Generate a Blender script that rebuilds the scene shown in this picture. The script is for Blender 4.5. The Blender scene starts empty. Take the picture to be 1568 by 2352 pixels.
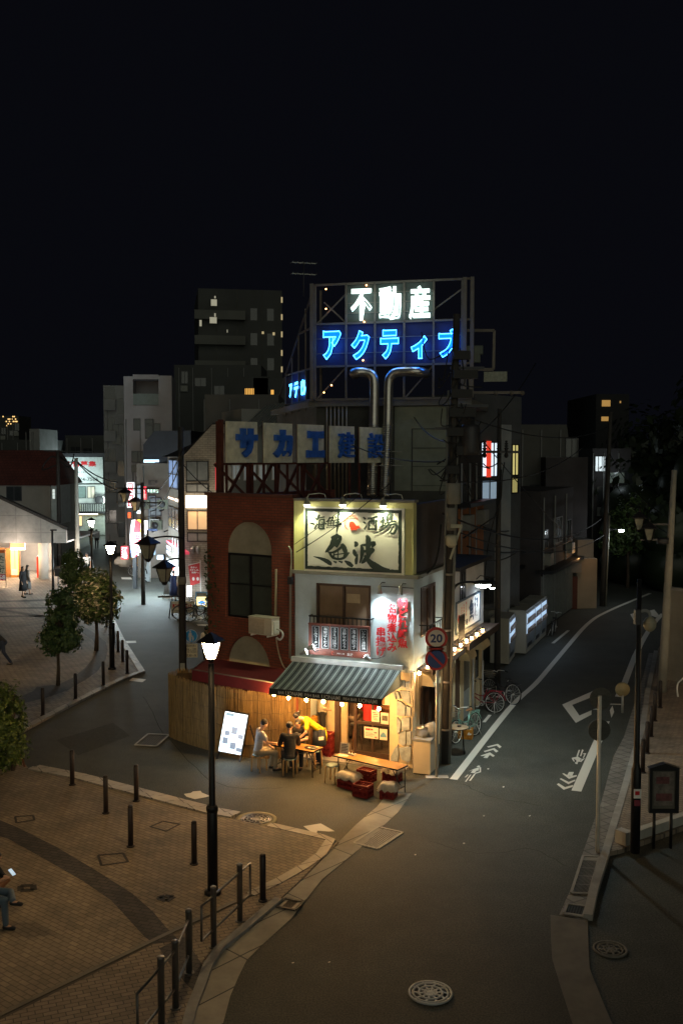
import bpy, math, random
from mathutils import Vector, Matrix, noise
R = math.radians
rnd = random.Random(7)
sc = bpy.context.scene
col = sc.collection
# ------------------------------------------------------------ camera
CAM_H, PITCH, FPX = 8.3, R(3.28), 2286.7
cd = bpy.data.cameras.new('camera'); cam = bpy.data.objects.new('camera', cd); col.objects.link(cam)
cam.location = (0, 0, CAM_H); cam.rotation_euler = (R(90) - PITCH, 0, 0)
cd.sensor_fit = 'VERTICAL'; cd.sensor_height = 36; cd.sensor_width = 24; cd.lens = 35
cd.clip_start = 0.1; cd.clip_end = 2000
sc.camera = cam
# ------------------------------------------------------------ night sky and city glow
w = bpy.data.worlds.new('World'); sc.world = w; w.use_nodes = True
wn = w.node_tree; bg = wn.nodes['Background']
bg.inputs['Color'].default_value = (0.55, 0.60, 0.95, 1); bg.inputs['Strength'].default_value = 0.0024
sd = bpy.data.lights.new('city_glow', 'SUN'); sd.energy = 0.22; sd.angle = R(60); sd.color = (0.95, 0.98, 0.78)
so = bpy.data.objects.new('city_glow', sd); col.objects.link(so); so.rotation_euler = (R(81), 0, R(8))
sc.view_settings.view_transform = 'Standard'; sc.view_settings.look = 'None'
sc.view_settings.exposure = 0.85; sc.view_settings.gamma = 1
sc.render.engine = 'CYCLES'
cy = sc.cycles
cy.use_denoising = True; cy.max_bounces = 6; cy.diffuse_bounces = 3; cy.glossy_bounces = 3
cy.transparent_max_bounces = 8; cy.sample_clamp_indirect = 3.0; cy.caustics_reflective = False; cy.caustics_refractive = False
# ------------------------------------------------------------ where a point of the photo lies in the place
CT, ST = math.cos(PITCH), math.sin(PITCH)
def ray(u, v):
    a, b = (u - 784) / FPX, (1176 - v) / FPX
    return Vector((a, CT + b * ST, -ST + b * CT))
def G(u, v, z=0.0):
    d = ray(u, v); t = (z - CAM_H) / d.z
    return Vector((d.x * t, d.y * t, z))
def D(u, v, y):
    d = ray(u, v); t = y / d.y
    return Vector((d.x * t, y, CAM_H + d.z * t))
def zp(ox, oy, k):
    return lambda a, b: ((ox + a / k) * .6272, (oy + b / k) * .6272)
ZA = zp(0, 1350, 1.96); ZB = zp(700, 950, 2.6133); ZC = zp(1000, 950, 1.6505); ZD = zp(700, 1750, 2.7673)
ZE = zp(1000, 1750, 2.24); ZF = zp(1500, 1550, 2.24); ZG = zp(1900, 1300, 2.6133); ZH = zp(750, 2350, 1.8447)
ZI = zp(0, 1950, 2.24); ZJ = zp(0, 2650, 1.96); ZK = zp(700, 2750, 1.96); ZL = zp(1400, 2350, 2.24)
ZM = zp(1900, 2100, 2.6133); ZN = zp(1400, 2950, 1.4255); ZO = zp(550, 2600, 2.6133); ZP = zp(900, 2550, 3.92)
ZQ = zp(350, 2050, 3.4844); ZR = zp(400, 1600, 3.92); ZS = zp(0, 1900, 4.48); ZT = zp(1500, 2300, 1.9911)
ZU = zp(1150, 2550, 2.24); ZV = zp(600, 2200, 2.688); ZW = zp(1100, 2250, 2.1333); ZX = zp(1080, 1820, 2.1333)
# ------------------------------------------------------------ materials
MATS = {}
def nodes(name):
    m = bpy.data.materials.new(name); m.use_nodes = True
    nt = m.node_tree; return m, nt, nt.nodes['Principled BSDF']
def lnk(nt, a, b): nt.links.new(a, b)
def mat(name, c, rough=0.7, metal=0.0, var=0.18, scale=3.0, bump=0.0, bscale=40.0, alpha=1.0, spec=0.4, trans=0.0):
    if name in MATS: return MATS[name]
    m, nt, b = nodes(name)
    b.inputs['Roughness'].default_value = rough; b.inputs['Metallic'].default_value = metal
    b.inputs['Specular IOR Level'].default_value = spec
    b.inputs['Alpha'].default_value = alpha; b.inputs['Transmission Weight'].default_value = trans
    tc = nt.nodes.new('ShaderNodeTexCoord')
    if var:
        n = nt.nodes.new('ShaderNodeTexNoise'); n.inputs['Scale'].default_value = scale; n.inputs['Detail'].default_value = 6
        n.inputs['Roughness'].default_value = .65
        lnk(nt, tc.outputs['Object'], n.inputs['Vector'])
        r = nt.nodes.new('ShaderNodeValToRGB')
        r.color_ramp.elements[0].position = .3; r.color_ramp.elements[1].position = .7
        r.color_ramp.elements[0].color = (*[x * (1 - var) for x in c], 1); r.color_ramp.elements[1].color = (*[min(1, x * (1 + var)) for x in c], 1)
        lnk(nt, n.outputs['Fac'], r.inputs['Fac']); lnk(nt, r.outputs['Color'], b.inputs['Base Color'])
    else: b.inputs['Base Color'].default_value = (*c, 1)
    if bump:
        n2 = nt.nodes.new('ShaderNodeTexNoise'); n2.inputs['Scale'].default_value = bscale; n2.inputs['Detail'].default_value = 5
        lnk(nt, tc.outputs['Object'], n2.inputs['Vector'])
        bp = nt.nodes.new('ShaderNodeBump'); bp.inputs['Strength'].default_value = bump; bp.inputs['Distance'].default_value = .02
        lnk(nt, n2.outputs['Fac'], bp.inputs['Height']); lnk(nt, bp.outputs['Normal'], b.inputs['Normal'])
    MATS[name] = m; return m
def emit(name, c, s, base=None):
    if name in MATS: return MATS[name]
    m, nt, b = nodes(name)
    b.inputs['Base Color'].default_value = (*(base or c), 1); b.inputs['Emission Color'].default_value = (*c, 1)
    b.inputs['Emission Strength'].default_value = s; b.inputs['Roughness'].default_value = .5
    MATS[name] = m; return m
def brick(name, c1, c2, mortar, bw, bh, ms=.012, rot=0.0, flat=False, offset=.5, rough=.75, bump=.4, patch=.0, both=True):
    if name in MATS: return MATS[name]
    m, nt, b = nodes(name); b.inputs['Roughness'].default_value = rough
    tc = nt.nodes.new('ShaderNodeTexCoord'); br = nt.nodes.new('ShaderNodeTexBrick')
    if flat:
        mp = nt.nodes.new('ShaderNodeMapping'); mp.inputs['Rotation'].default_value = (0, 0, rot)
        lnk(nt, tc.outputs['Object'], mp.inputs['Vector']); lnk(nt, mp.outputs['Vector'], br.inputs['Vector'])
    else:
        sx = nt.nodes.new('ShaderNodeSeparateXYZ'); cx = nt.nodes.new('ShaderNodeCombineXYZ'); ad = nt.nodes.new('ShaderNodeMath')
        lnk(nt, tc.outputs['Object'], sx.inputs[0]); lnk(nt, sx.outputs['X'], ad.inputs[0]); lnk(nt, sx.outputs['Y'], ad.inputs[1])
        lnk(nt, ad.outputs[0], cx.inputs['X']); lnk(nt, sx.outputs['Z'], cx.inputs['Y']); lnk(nt, cx.outputs[0], br.inputs['Vector'])
    br.offset = offset
    br.inputs['Color1'].default_value = (*c1, 1); br.inputs['Color2'].default_value = (*c2, 1); br.inputs['Mortar'].default_value = (*mortar, 1)
    br.inputs['Scale'].default_value = 1; br.inputs['Brick Width'].default_value = bw; br.inputs['Row Height'].default_value = bh
    br.inputs['Mortar Size'].default_value = ms; br.inputs['Bias'].default_value = -.1
    n = nt.nodes.new('ShaderNodeTexNoise'); n.inputs['Scale'].default_value = .7; n.inputs['Detail'].default_value = 8; n.inputs['Roughness'].default_value = .7
    lnk(nt, tc.outputs['Object'], n.inputs['Vector'])
    mx = nt.nodes.new('ShaderNodeMix'); mx.data_type = 'RGBA'; mx.blend_type = 'MULTIPLY'; mx.inputs['Factor'].default_value = .75
    r = nt.nodes.new('ShaderNodeValToRGB'); r.color_ramp.elements[0].position = .3; r.color_ramp.elements[1].position = .7
    r.color_ramp.elements[0].color = (.42, .42, .44, 1); r.color_ramp.elements[1].color = (1.4, 1.36, 1.3, 1)
    lnk(nt, n.outputs['Fac'], r.inputs['Fac']); lnk(nt, br.outputs['Color'], mx.inputs['A']); lnk(nt, r.outputs['Color'], mx.inputs['B'])
    lnk(nt, mx.outputs['Result'], b.inputs['Base Color'])
    bp = nt.nodes.new('ShaderNodeBump'); bp.inputs['Strength'].default_value = bump; bp.inputs['Distance'].default_value = .015; bp.invert = True
    lnk(nt, br.outputs['Fac'], bp.inputs['Height']); lnk(nt, bp.outputs['Normal'], b.inputs['Normal'])
    MATS[name] = m; return m
def worn_paint(name, c, under, amount=.45, scale=9):
    if name in MATS: return MATS[name]
    m, nt, b = nodes(name); b.inputs['Roughness'].default_value = .6
    tc = nt.nodes.new('ShaderNodeTexCoord'); n = nt.nodes.new('ShaderNodeTexNoise'); n.inputs['Scale'].default_value = scale; n.inputs['Detail'].default_value = 9
    n.inputs['Roughness'].default_value = .75
    lnk(nt, tc.outputs['Object'], n.inputs['Vector'])
    r = nt.nodes.new('ShaderNodeValToRGB'); r.color_ramp.elements[0].position = amount - .09; r.color_ramp.elements[1].position = amount
    r.color_ramp.elements[0].color = (*under, 1); r.color_ramp.elements[1].color = (*c, 1)
    lnk(nt, n.outputs['Fac'], r.inputs['Fac']); lnk(nt, r.outputs['Color'], b.inputs['Base Color'])
    MATS[name] = m; return m
def asphalt_mat():
    m, nt, b = nodes('asphalt'); b.inputs['Roughness'].default_value = .78
    tc = nt.nodes.new('ShaderNodeTexCoord')
    n1 = nt.nodes.new('ShaderNodeTexNoise'); n1.inputs['Scale'].default_value = 34; n1.inputs['Detail'].default_value = 4
    n2 = nt.nodes.new('ShaderNodeTexNoise'); n2.inputs['Scale'].default_value = .5; n2.inputs['Detail'].default_value = 10; n2.inputs['Roughness'].default_value = .82
    for n in (n1, n2): lnk(nt, tc.outputs['Object'], n.inputs['Vector'])
    r1 = nt.nodes.new('ShaderNodeValToRGB'); r1.color_ramp.elements[0].color = (.017, .019, .0155, 1); r1.color_ramp.elements[1].color = (.074, .079, .064, 1)
    r1.color_ramp.elements[0].position = .35; r1.color_ramp.elements[1].position = .68
    r2 = nt.nodes.new('ShaderNodeValToRGB'); r2.color_ramp.elements[0].color = (.55, .55, .55, 1); r2.color_ramp.elements[1].color = (1.45, 1.45, 1.45, 1)
    r2.color_ramp.elements[0].position = .3; r2.color_ramp.elements[1].position = .7
    lnk(nt, n1.outputs['Fac'], r1.inputs['Fac']); lnk(nt, n2.outputs['Fac'], r2.inputs['Fac'])
    mx = nt.nodes.new('ShaderNodeMix'); mx.data_type = 'RGBA'; mx.blend_type = 'MULTIPLY'; mx.inputs['Factor'].default_value = 1
    lnk(nt, r1.outputs['Color'], mx.inputs['A']); lnk(nt, r2.outputs['Color'], mx.inputs['B']); lnk(nt, mx.outputs['Result'], b.inputs['Base Color'])
    bp = nt.nodes.new('ShaderNodeBump'); bp.inputs['Strength'].default_value = .5; bp.inputs['Distance'].default_value = .006
    lnk(nt, n1.outputs['Fac'], bp.inputs['Height']); lnk(nt, bp.outputs['Normal'], b.inputs['Normal'])
    MATS['asphalt'] = m; return m
# ------------------------------------------------------------ mesh builder
FONT_CACHE = {}
def glyph(s, bold=0.0, ext=0.0, outline=0.0, res=3):
    k = (s, bold, ext, outline)
    if k in FONT_CACHE: return FONT_CACHE[k]
    c = bpy.data.curves.new('t', 'FONT'); c.body = s; c.size = 1; c.offset = bold; c.extrude = ext; c.resolution_u = res
    if outline: c.fill_mode = 'NONE'; c.bevel_depth = outline; c.bevel_resolution = 1
    o = bpy.data.objects.new('t', c); col.objects.link(o)
    m = bpy.data.meshes.new_from_object(o.evaluated_get(bpy.context.evaluated_depsgraph_get()))
    r = ([v.co.copy() for v in m.vertices], [tuple(p.vertices) for p in m.polygons])
    bpy.data.objects.remove(o); bpy.data.curves.remove(c); bpy.data.meshes.remove(m)
    FONT_CACHE[k] = r; return r
def catmull(pts, k=4):
    if len(pts) < 3: return pts
    out = []; P = [pts[0]] + list(pts) + [pts[-1]]
    for i in range(1, len(P) - 2):
        for j in range(k):
            t = j / k
            out.append(tuple(.5 * (2 * b + (c - a) * t + (2 * a - 5 * b + 4 * c - d) * t * t + (3 * b - a - 3 * c + d) * t ** 3)
                             for a, b, c, d in zip(P[i - 1], P[i], P[i + 1], P[i + 2])))
    out.append(tuple(pts[-1])); return out
class MB:
    def __init__(s): s.v = []; s.f = []; s.sm = []
    def add(s, vs, fs, smooth=False):
        o = len(s.v); s.v += [Vector(v) for v in vs]; s.f += [tuple(i + o for i in f) for f in fs]; s.sm += [smooth] * len(fs); return s
    def box(s, x0, x1, y0, y1, z0, z1, M=None):
        vs = [Vector((x, y, z)) for x in (x0, x1) for y in (y0, y1) for z in (z0, z1)]
        if M is not None: vs = [M @ v for v in vs]
        return s.add(vs, [(0, 1, 3, 2), (4, 6, 7, 5), (0, 4, 5, 1), (2, 3, 7, 6), (0, 2, 6, 4), (1, 5, 7, 3)])
    def bar(s, a, b, w, h=None, up=(0, 0, 1)):
        a, b = Vector(a), Vector(b); h = h or w; d = (b - a); L = d.length
        if L < 1e-6: return s
        d.normalize(); u = Vector(up)
        if abs(d.dot(u)) > .97: u = Vector((1, 0, 0))
        x = d.cross(u).normalized(); z = x.cross(d).normalized()
        vs = [p + x * sx * w / 2 + z * sz * h / 2 for p in (a, b) for sx in (-1, 1) for sz in (-1, 1)]
        return s.add(vs, [(0, 1, 3, 2), (4, 6, 7, 5), (0, 4, 5, 1), (2, 3, 7, 6), (0, 2, 6, 4), (1, 5, 7, 3)])
    def tube(s, pts, r, n=8, closed=False):
        pts = [Vector(p) for p in pts]; rs = r if isinstance(r, (list, tuple)) else [r] * len(pts)
        vs, fs = [], []; N = len(pts); prev = None
        for i, p in enumerate(pts):
            if closed: t = pts[(i + 1) % N] - pts[i - 1]
            else: t = pts[min(i + 1, N - 1)] - pts[max(i - 1, 0)]
            t = t.normalized() if t.length > 1e-9 else Vector((0, 0, 1))
            if prev is None:
                u = Vector((0, 0, 1)) if abs(t.z) < .9 else Vector((1, 0, 0)); x = t.cross(u).normalized()
            else: x = (prev - t * prev.dot(t)).normalized()
            prev = x; y = t.cross(x)
            for k in range(n):
                a = 2 * math.pi * k / n; vs.append(p + (x * math.cos(a) + y * math.sin(a)) * rs[i])
        M = N if closed else N - 1
        for i in range(M):
            j = (i + 1) % N
            for k in range(n): fs.append((i * n + k, i * n + (k + 1) % n, j * n + (k + 1) % n, j * n + k))
        s.add(vs, fs, True)
        if not closed:
            o = len(s.v) - len(vs)
            s.f.append(tuple(o + k for k in range(n))[::-1]); s.sm.append(False)
            s.f.append(tuple(o + (N - 1) * n + k for k in range(n))); s.sm.append(False)
        return s
    def prism(s, poly, y0, y1):      # polygon in x,z
        n = len(poly)
        vs = [(p[0], y0, p[1]) for p in poly] + [(p[0], y1, p[1]) for p in poly]
        return s.add(vs, [tuple(range(n)), tuple(range(2 * n - 1, n - 1, -1))] + [(i, i + n, (i + 1) % n + n, (i + 1) % n) for i in range(n)])
    def slab(s, poly, z0, z1):       # polygon in x,y
        n = len(poly)
        vs = [(p[0], p[1], z1) for p in poly] + [(p[0], p[1], z0) for p in poly]
        return s.add(vs, [tuple(range(n)), tuple(range(2 * n - 1, n - 1, -1))] + [(i, i + n, (i + 1) % n + n, (i + 1) % n) for i in range(n)])
    def lathe(s, prof, c=(0, 0, 0), n=16, smooth=True, axis='z', a0=0, sq=False):
        vs, fs = [], []; c = Vector(c)
        for r, z in prof:
            for k in range(n):
                a = 2 * math.pi * k / n + a0
                p = Vector((r * math.cos(a), r * math.sin(a), z))
                if axis == 'y': p = Vector((p.x, p.z, p.y))
                if axis == 'x': p = Vector((p.z, p.x, p.y))
                vs.append(c + p)
        for i in range(len(prof) - 1):
            for k in range(n): fs.append((i * n + k, i * n + (k + 1) % n, (i + 1) * n + (k + 1) % n, (i + 1) * n + k))
        s.add(vs, fs, smooth); o = len(s.v) - len(vs)
        if prof[0][0] > 1e-5: s.f.append(tuple(o + k for k in range(n))[::-1]); s.sm.append(False)
        if prof[-1][0] > 1e-5: s.f.append(tuple(o + (len(prof) - 1) * n + k for k in range(n))); s.sm.append(False)
        return s
    def ball(s, c, r, n=12, m=8, M=None):
        if not isinstance(r, (tuple, list)): r = (r, r, r)
        c = Vector(c); vs, fs = [], []
        for i in range(m + 1):
            t = math.pi * i / m
            for k in range(n):
                a = 2 * math.pi * k / n
                p = Vector((r[0] * math.sin(t) * math.cos(a), r[1] * math.sin(t) * math.sin(a), r[2] * math.cos(t)))
                vs.append(c + (M @ p if M is not None else p))
        for i in range(m):
            for k in range(n): fs.append((i * n + k, (i + 1) * n + k, (i + 1) * n + (k + 1) % n, i * n + (k + 1) % n))
        return s.add(vs, fs, True)
    def text(s, t, x, z, ww, hh, y=0, bold=.0, ext=.0, outline=0.0, shear=0.0):     # fit into ww x hh, centred on x,z, facing -y
        vs, fs = glyph(t, bold, ext / max(hh, .01), outline)
        xs = [v.x for v in vs]; ys = [v.y for v in vs]
        cx, cyy = (min(xs) + max(xs)) / 2, (min(ys) + max(ys)) / 2
        kx = ww / max(max(xs) - min(xs), 1e-4); kz = hh / max(max(ys) - min(ys), 1e-4)
        if outline: k = min(kx, kz)
        return s.add([(x + (v.x - cx) * kx + (v.y - cyy) * kz * shear, y - v.z * hh, z + (v.y - cyy) * kz) for v in vs], fs)
    def vtext(s, t, x, ztop, cw, ch, y=0, bold=.0, ext=.0):     # column of characters
        for i, chx in enumerate(t):
            vs, fs = glyph(chx, bold, ext / max(ch, .01)); zc = ztop - (i + .5) * ch
            if chx == 'ー': s.add([(x + (v.y - .38) * cw, y - v.z * ch, zc - (v.x - .5) * ch) for v in vs], fs)
            else: s.add([(x + (v.x - .5) * cw, y - v.z * ch, zc + (v.y - .38) * ch) for v in vs], fs)
        return s
    def stroke(s, pts, fn, y=0):     # a brush stroke: points (a, b, halfwidth), mapped by fn to x,z
        P = catmull(pts, 5); vs = []; n = len(P)
        for i, (a, b, h) in enumerate(P):
            a0, b0, _ = P[max(i - 1, 0)]; a1, b1, _ = P[min(i + 1, n - 1)]
            dx, dy = a1 - a0, b1 - b0; L = math.hypot(dx, dy) or 1
            for sg in (-1, 1):
                hh = max(.8, h) * (1 + .12 * (rnd.random() - .5)); x, z = fn(a - dy / L * hh * sg, b + dx / L * hh * sg); vs.append((x, y, z))
        return s.add(vs, [(2 * i, 2 * i + 1, 2 * i + 3, 2 * i + 2) for i in range(n - 1)])
    def build(s, name, m, parent=None, M=None):
        me = bpy.data.meshes.new(name); me.from_pydata([tuple(v) for v in s.v], [], s.f); me.validate()
        if len(me.polygons) == len(s.sm): me.polygons.foreach_set('use_smooth', s.sm)
        me.materials.append(m); me.update()
        o = bpy.data.objects.new(name, me); col.objects.link(o)
        if parent is not None: o.parent = parent
        if M is not None: o.matrix_local = M
        return o
def tag(o, label=None, cat=None, group=None, kind=None):
    if label: o['label'] = label
    if cat: o['category'] = cat
    if group: o['group'] = group
    if kind: o['kind'] = kind
    return o
class Thing:
    def __init__(s, name, label, cat, loc=(0, 0, 0), rz=0.0, group=None):
        s.e = bpy.data.objects.new(name, None); s.e.empty_display_size = .2; col.objects.link(s.e)
        s.e.location = loc; s.e.rotation_euler = (0, 0, rz); tag(s.e, label, cat, group)
        s.M = Matrix.Translation(Vector(loc)) @ Matrix.Rotation(rz, 4, 'Z'); s.I = s.M.inverted()
    def L(s, uv, y=0.0):             # the point of the photo on this thing's local plane y
        d = ray(*uv); o = s.I @ Vector((0, 0, CAM_H)); dl = s.I.to_3x3() @ d
        t = (y - o.y) / dl.y; p = o + dl * t; return p.x, p.z
    def LX(s, uv, x=0.0):            # on the local plane x
        d = ray(*uv); o = s.I @ Vector((0, 0, CAM_H)); dl = s.I.to_3x3() @ d
        t = (x - o.x) / dl.x; p = o + dl * t; return p.y, p.z
    def loc(s, p): return s.I @ Vector(p)
    def wld(s, p): return s.M @ Vector(p)
    def rect(s, a, b, y=0.0):
        x0, z0 = s.L(a, y); x1, z1 = s.L(b, y); return min(x0, x1), max(x0, x1), min(z0, z1), max(z0, z1)
    def part(s, name, mb, m, parent=None, label=None):
        o = mb.build(name, m, parent or s.e)
        if label: o['label'] = label
        return o
    def light(s, kind, p, energy, color, r=.05, target=None, spot=70, blend=.6):
        l = bpy.data.lights.new('lamp_light', kind); l.energy = energy; l.color = color; l.shadow_soft_size = r
        o = bpy.data.objects.new('lamp_light', l); col.objects.link(o); o.parent = s.e; o.location = p
        if kind == 'SPOT': l.spot_size = R(spot); l.spot_blend = blend
        if target is not None: o.rotation_euler = (Vector(target) - Vector(p)).to_track_quat('-Z', 'Y').to_euler()
        return o
def kids(o): return [c for c in o.children]
def copy_tree(o, parent=None):
    c = o.copy(); col.objects.link(c)
    if parent is not None: c.parent = parent; c.matrix_parent_inverse = o.matrix_parent_inverse
    for ch in kids(o): copy_tree(ch, c)
    return c
def struct(name, mb, m, parent=None):
    o = mb.build(name, m, parent)
    if parent is None: o['kind'] = 'structure'
    return o
# shared materials
M_black = mat('black_metal', (.012, .012, .014), .45, .2)
M_dkgrey = mat('dark_grey_metal', (.05, .05, .055), .5, .3)
M_steel = mat('stainless_steel', (.55, .54, .52), .28, .95, .08)
M_white = mat('white_paint', (.72, .72, .70), .6)
M_glassd = mat('dark_window_glass', (.03, .033, .036), .12, 0, .1, spec=.6)
M_conc = mat('concrete', (.30, .29, .27), .85, 0, .25, 2.0, .3, 30)
M_wood = mat('brown_wood', (.16, .07, .032), .55, 0, .3, 6)
M_bulb = emit('bulb_glow', (1.0, .62, .25), 90)
# ============================================================ GROUND
PZ = 0.05
def gp(lst, z=0.0, zf=None): return [G(*(zf(*p) if zf else p), z) for p in lst]
def strip_poly(pts, wd):
    L_, R_ = [], []
    for i, p in enumerate(pts):
        t = (pts[min(i + 1, len(pts) - 1)] - pts[max(i - 1, 0)]); t.z = 0; t.normalize(); n = Vector((-t.y, t.x, 0)) * wd / 2
        L_.append(p + n); R_.append(p - n)
    return L_, R_
def strip(mb, pts, wd, z0, z1):
    L_, R_ = strip_poly(pts, wd)
    for i in range(len(pts) - 1): mb.slab([L_[i], R_[i], R_[i + 1], L_[i + 1]][::-1], z0, z1)
    return mb
def smooth_uv(l, k=4): return [p for p in catmull(l, k)]
asph = asphalt_mat()
road = struct('road', MB().add([(-260, -40, 0), (260, -40, 0), (260, 420, 0), (-260, 420, 0)], [(0, 1, 2, 3)]), asph)
M_pave = brick('plaza_brick', (.22, .18, .13), (.30, .24, .17), (.11, .09, .065), .21, .105, .008, R(38), True)
M_pave2 = brick('pavement_brick', (.22, .175, .13), (.30, .24, .18), (.09, .075, .06), .21, .105, .008, R(-22), True)
M_band = brick('dark_band_brick', (.055, .05, .048), (.085, .075, .07), (.025, .024, .023), .22, .11, .010, R(20), True)
M_kerb = brick('kerb_stone', (.36, .33, .28), (.42, .38, .32), (.10, .09, .08), .6, .6, .012, R(-30), True, 0.0, .6)
M_gut = brick('gutter_concrete', (.30, .28, .23), (.37, .34, .28), (.07, .065, .06), 2.2, .62, .014, R(-49), True, 0.0, .8, .2)
M_tile = brick('drain_tile', (.17, .16, .145), (.21, .20, .18), (.10, .095, .085), .3, .3, .02, R(-27), True, 0.0, .7)
near_edge = [(61, 1758), (70, 1769), (176, 1790), (320, 1828), (480, 1870), (535, 1880), (618, 1899), (735, 1926), (759, 1933)]
tip = [(738, 1965), (700, 1992), (640, 2026), (560, 2062), (448, 2118), (340, 2168), (0, 2334)]
pl = struct('plaza_paving', MB().slab(gp(near_edge + tip + [(-300, 2480), (-900, 2400), (-900, 1765), (30, 1742)], PZ)[::-1], 0, PZ), M_pave)
inner = [(778, 1933), (721, 1990), (679, 2032), (644, 2064), (618, 2096), (503, 2189), (474, 2230), (455, 2282), (439, 2323), (415, 2420)]
outer = [(826, 1949), (740, 2019), (669, 2109), (599, 2173), (567, 2205), (548, 2243), (529, 2288), (513, 2349), (508, 2390), (500, 2440)]
struct('pavement', MB().slab(gp([(766, 1938)] + inner + [(-300, 2800), (-300, 2490), (0, 2343), (346, 2172), (450, 2122), (565, 2066), (645, 2030), (705, 1996), (743, 1968)], PZ)[::-1], 0, PZ), M_pave2)
far_pl = [(30, 1738), (48, 1682), (104, 1651), (157, 1623), (213, 1595), (280, 1562), (326, 1545), (280, 1472), (260, 1430), (243, 1400), (215, 1350), (190, 1310), (165, 1285), (-200, 1262), (-900, 1400), (-900, 1758)]
struct('station_paving', MB().slab(gp(far_pl, PZ)[::-1], 0, PZ), brick('far_plaza_brick', (.20, .175, .15), (.29, .255, .215), (.06, .055, .05), .3, .15, .014, R(20), True))
# dark bands of paving
up = [(-60, 1860), (0, 1883), (38, 1899), (128, 1944), (224, 2001), (304, 2052), (352, 2094), (381, 2129), (412, 2160)]
lo = [(-60, 1905), (0, 1921), (19, 1926), (96, 1969), (192, 2024), (256, 2068), (304, 2120), (333, 2152), (356, 2168)]
mb = MB(); z = PZ + .004
A_, B_ = gp(up, z), gp(lo, z)
for i in range(len(A_) - 1): mb.add([A_[i], B_[i], B_[i + 1], A_[i + 1]], [(0, 1, 2, 3)])
A_, B_ = gp([(425, 2150), (442, 2180), (474, 2232), (480, 2250)], z), gp([(366, 2178), (390, 2215), (430, 2262), (458, 2290)], z)
for i in range(len(A_) - 1): mb.add([A_[i], B_[i], B_[i + 1], A_[i + 1]], [(0, 1, 2, 3)])
up = [(650, 760), (720, 790), (800, 840), (870, 900), (885, 960), (870, 1040), (800, 1140), (700, 1210), (560, 1290), (400, 1350), (200, 1400), (100, 1425)]
lo = [(640, 790), (690, 830), (760, 880), (790, 930), (790, 980), (760, 1040), (700, 1110), (600, 1190), (500, 1240), (300, 1270), (280, 1300), (90, 1380)]
A_, B_ = gp(up, z, ZI), gp(lo, z, ZI)
for i in range(len(A_) - 1): mb.add([A_[i], B_[i], B_[i + 1], A_[i + 1]], [(0, 1, 2, 3)])
for a, b, c, d in (((0, 560), (430, 545), (430, 560), (0, 575)), ((0, 615), (430, 612), (430, 622), (0, 632)), ((0, 625), (420, 690), (410, 715), (0, 640)), ((0, 682), (400, 678), (400, 690), (0, 695))):
    P_ = gp([a, b, c, d], z, ZI); mb.add(P_, [(3, 2, 1, 0)])
struct('paving_band', mb, M_band)
# kerbs, gutters and the drain line across the plaza
mb = MB(); E_ = gp(near_edge[1:6], 0); strip(mb, E_, .2, 0, .075); strip(mb, [p + Vector((.1, .27, 0)) for p in E_], .2, 0, .03)
E_ = gp([(618, 1899), (735, 1926), (759, 1934), (738, 1967), (700, 1995), (640, 2029), (575, 2060)], 0); strip(mb, E_, .22, 0, .062)
strip(mb, gp(far_pl[1:10]), .24, 0, .075)
struct('kerb', mb, M_kerb)
mb = MB(); E_ = gp([(575, 2060), (448, 2121), (343, 2171), (0, 2339), (-120, 2400)], 0)
strip(mb, E_, .40, 0, .046)
struct('drain_channel', mb, mat('drain_channel', (.075, .065, .05), .7, 0, .3, 4))
mb = MB(); strip(mb, E_, .09, 0, .058); struct('drain_rail', mb, mat('drain_rail', (.17, .145, .11), .5, .3))
gi = [(890, 1822), (865, 1853), (817, 1894)] + inner; go = [(945, 1822), (913, 1866), (868, 1908)] + outer
mb = MB(); A_, B_ = gp(gi, .03), gp(go, .012)
for i in range(len(A_) - 1): mb.add([A_[i], B_[i], B_[i + 1], A_[i + 1]], [(0, 1, 2, 3)])
struct('gutter', mb, M_gut)
mb = MB(); strip(mb, gp([(640, 2072), (560, 2140), (505, 2185), (478, 2225), (458, 2280), (440, 2325), (418, 2420)]), .16, 0, .085); struct('kerb_edge', mb, M_conc)
# right-hand side: gutter tiles, kerb, pavement, apron
rl = [(1489, 1500), (1478, 1545), (1456, 1615), (1432, 1692), (1408, 1737), (1379, 1845), (1366, 1877), (1340, 1951), (1309, 2044), (1283, 2101)]
rr = [(1505, 1500), (1497, 1545), (1485, 1600), (1475, 1677), (1456, 1737), (1426, 1845), (1415, 1881), (1393, 1956), (1362, 2055), (1349, 2114)]
mb = MB(); A_, B_ = gp(rl, .015), gp(rr, .03)
for i in range(len(A_) - 1): mb.add([A_[i], A_[i + 1], B_[i + 1], B_[i]], [(3, 2, 1, 0)])
struct('side_gutter', mb, M_tile)
mb = MB(); strip(mb, gp(rr), .16, 0, .11); struct('side_kerb', mb, M_conc)
mb = MB().slab(gp([(1397, 1956), (1419, 1881), (1460, 1737), (1479, 1677), (1490, 1600), (1502, 1545), (1510, 1490), (1540, 1440), (1900, 1440), (2000, 1800), (1575, 1896), (1425, 1950)], .1), 0, .1)
struct('side_pavement', mb, M_pave2)
mb = MB(); A_, B_ = gp([(1263, 2101), (1264, 2150), (1267, 2202), (1287, 2268), (1314, 2352), (1335, 2420)], .012), gp([(1349, 2114), (1350, 2160), (1353, 2224), (1388, 2312), (1406, 2352), (1440, 2420)], .03)
for i in range(len(A_) - 1): mb.add([A_[i], A_[i + 1], B_[i + 1], B_[i]], [(3, 2, 1, 0)])
struct('apron', mb, mat('apron_concrete', (.15, .145, .13), .85, 0, .25, 2))
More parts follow.
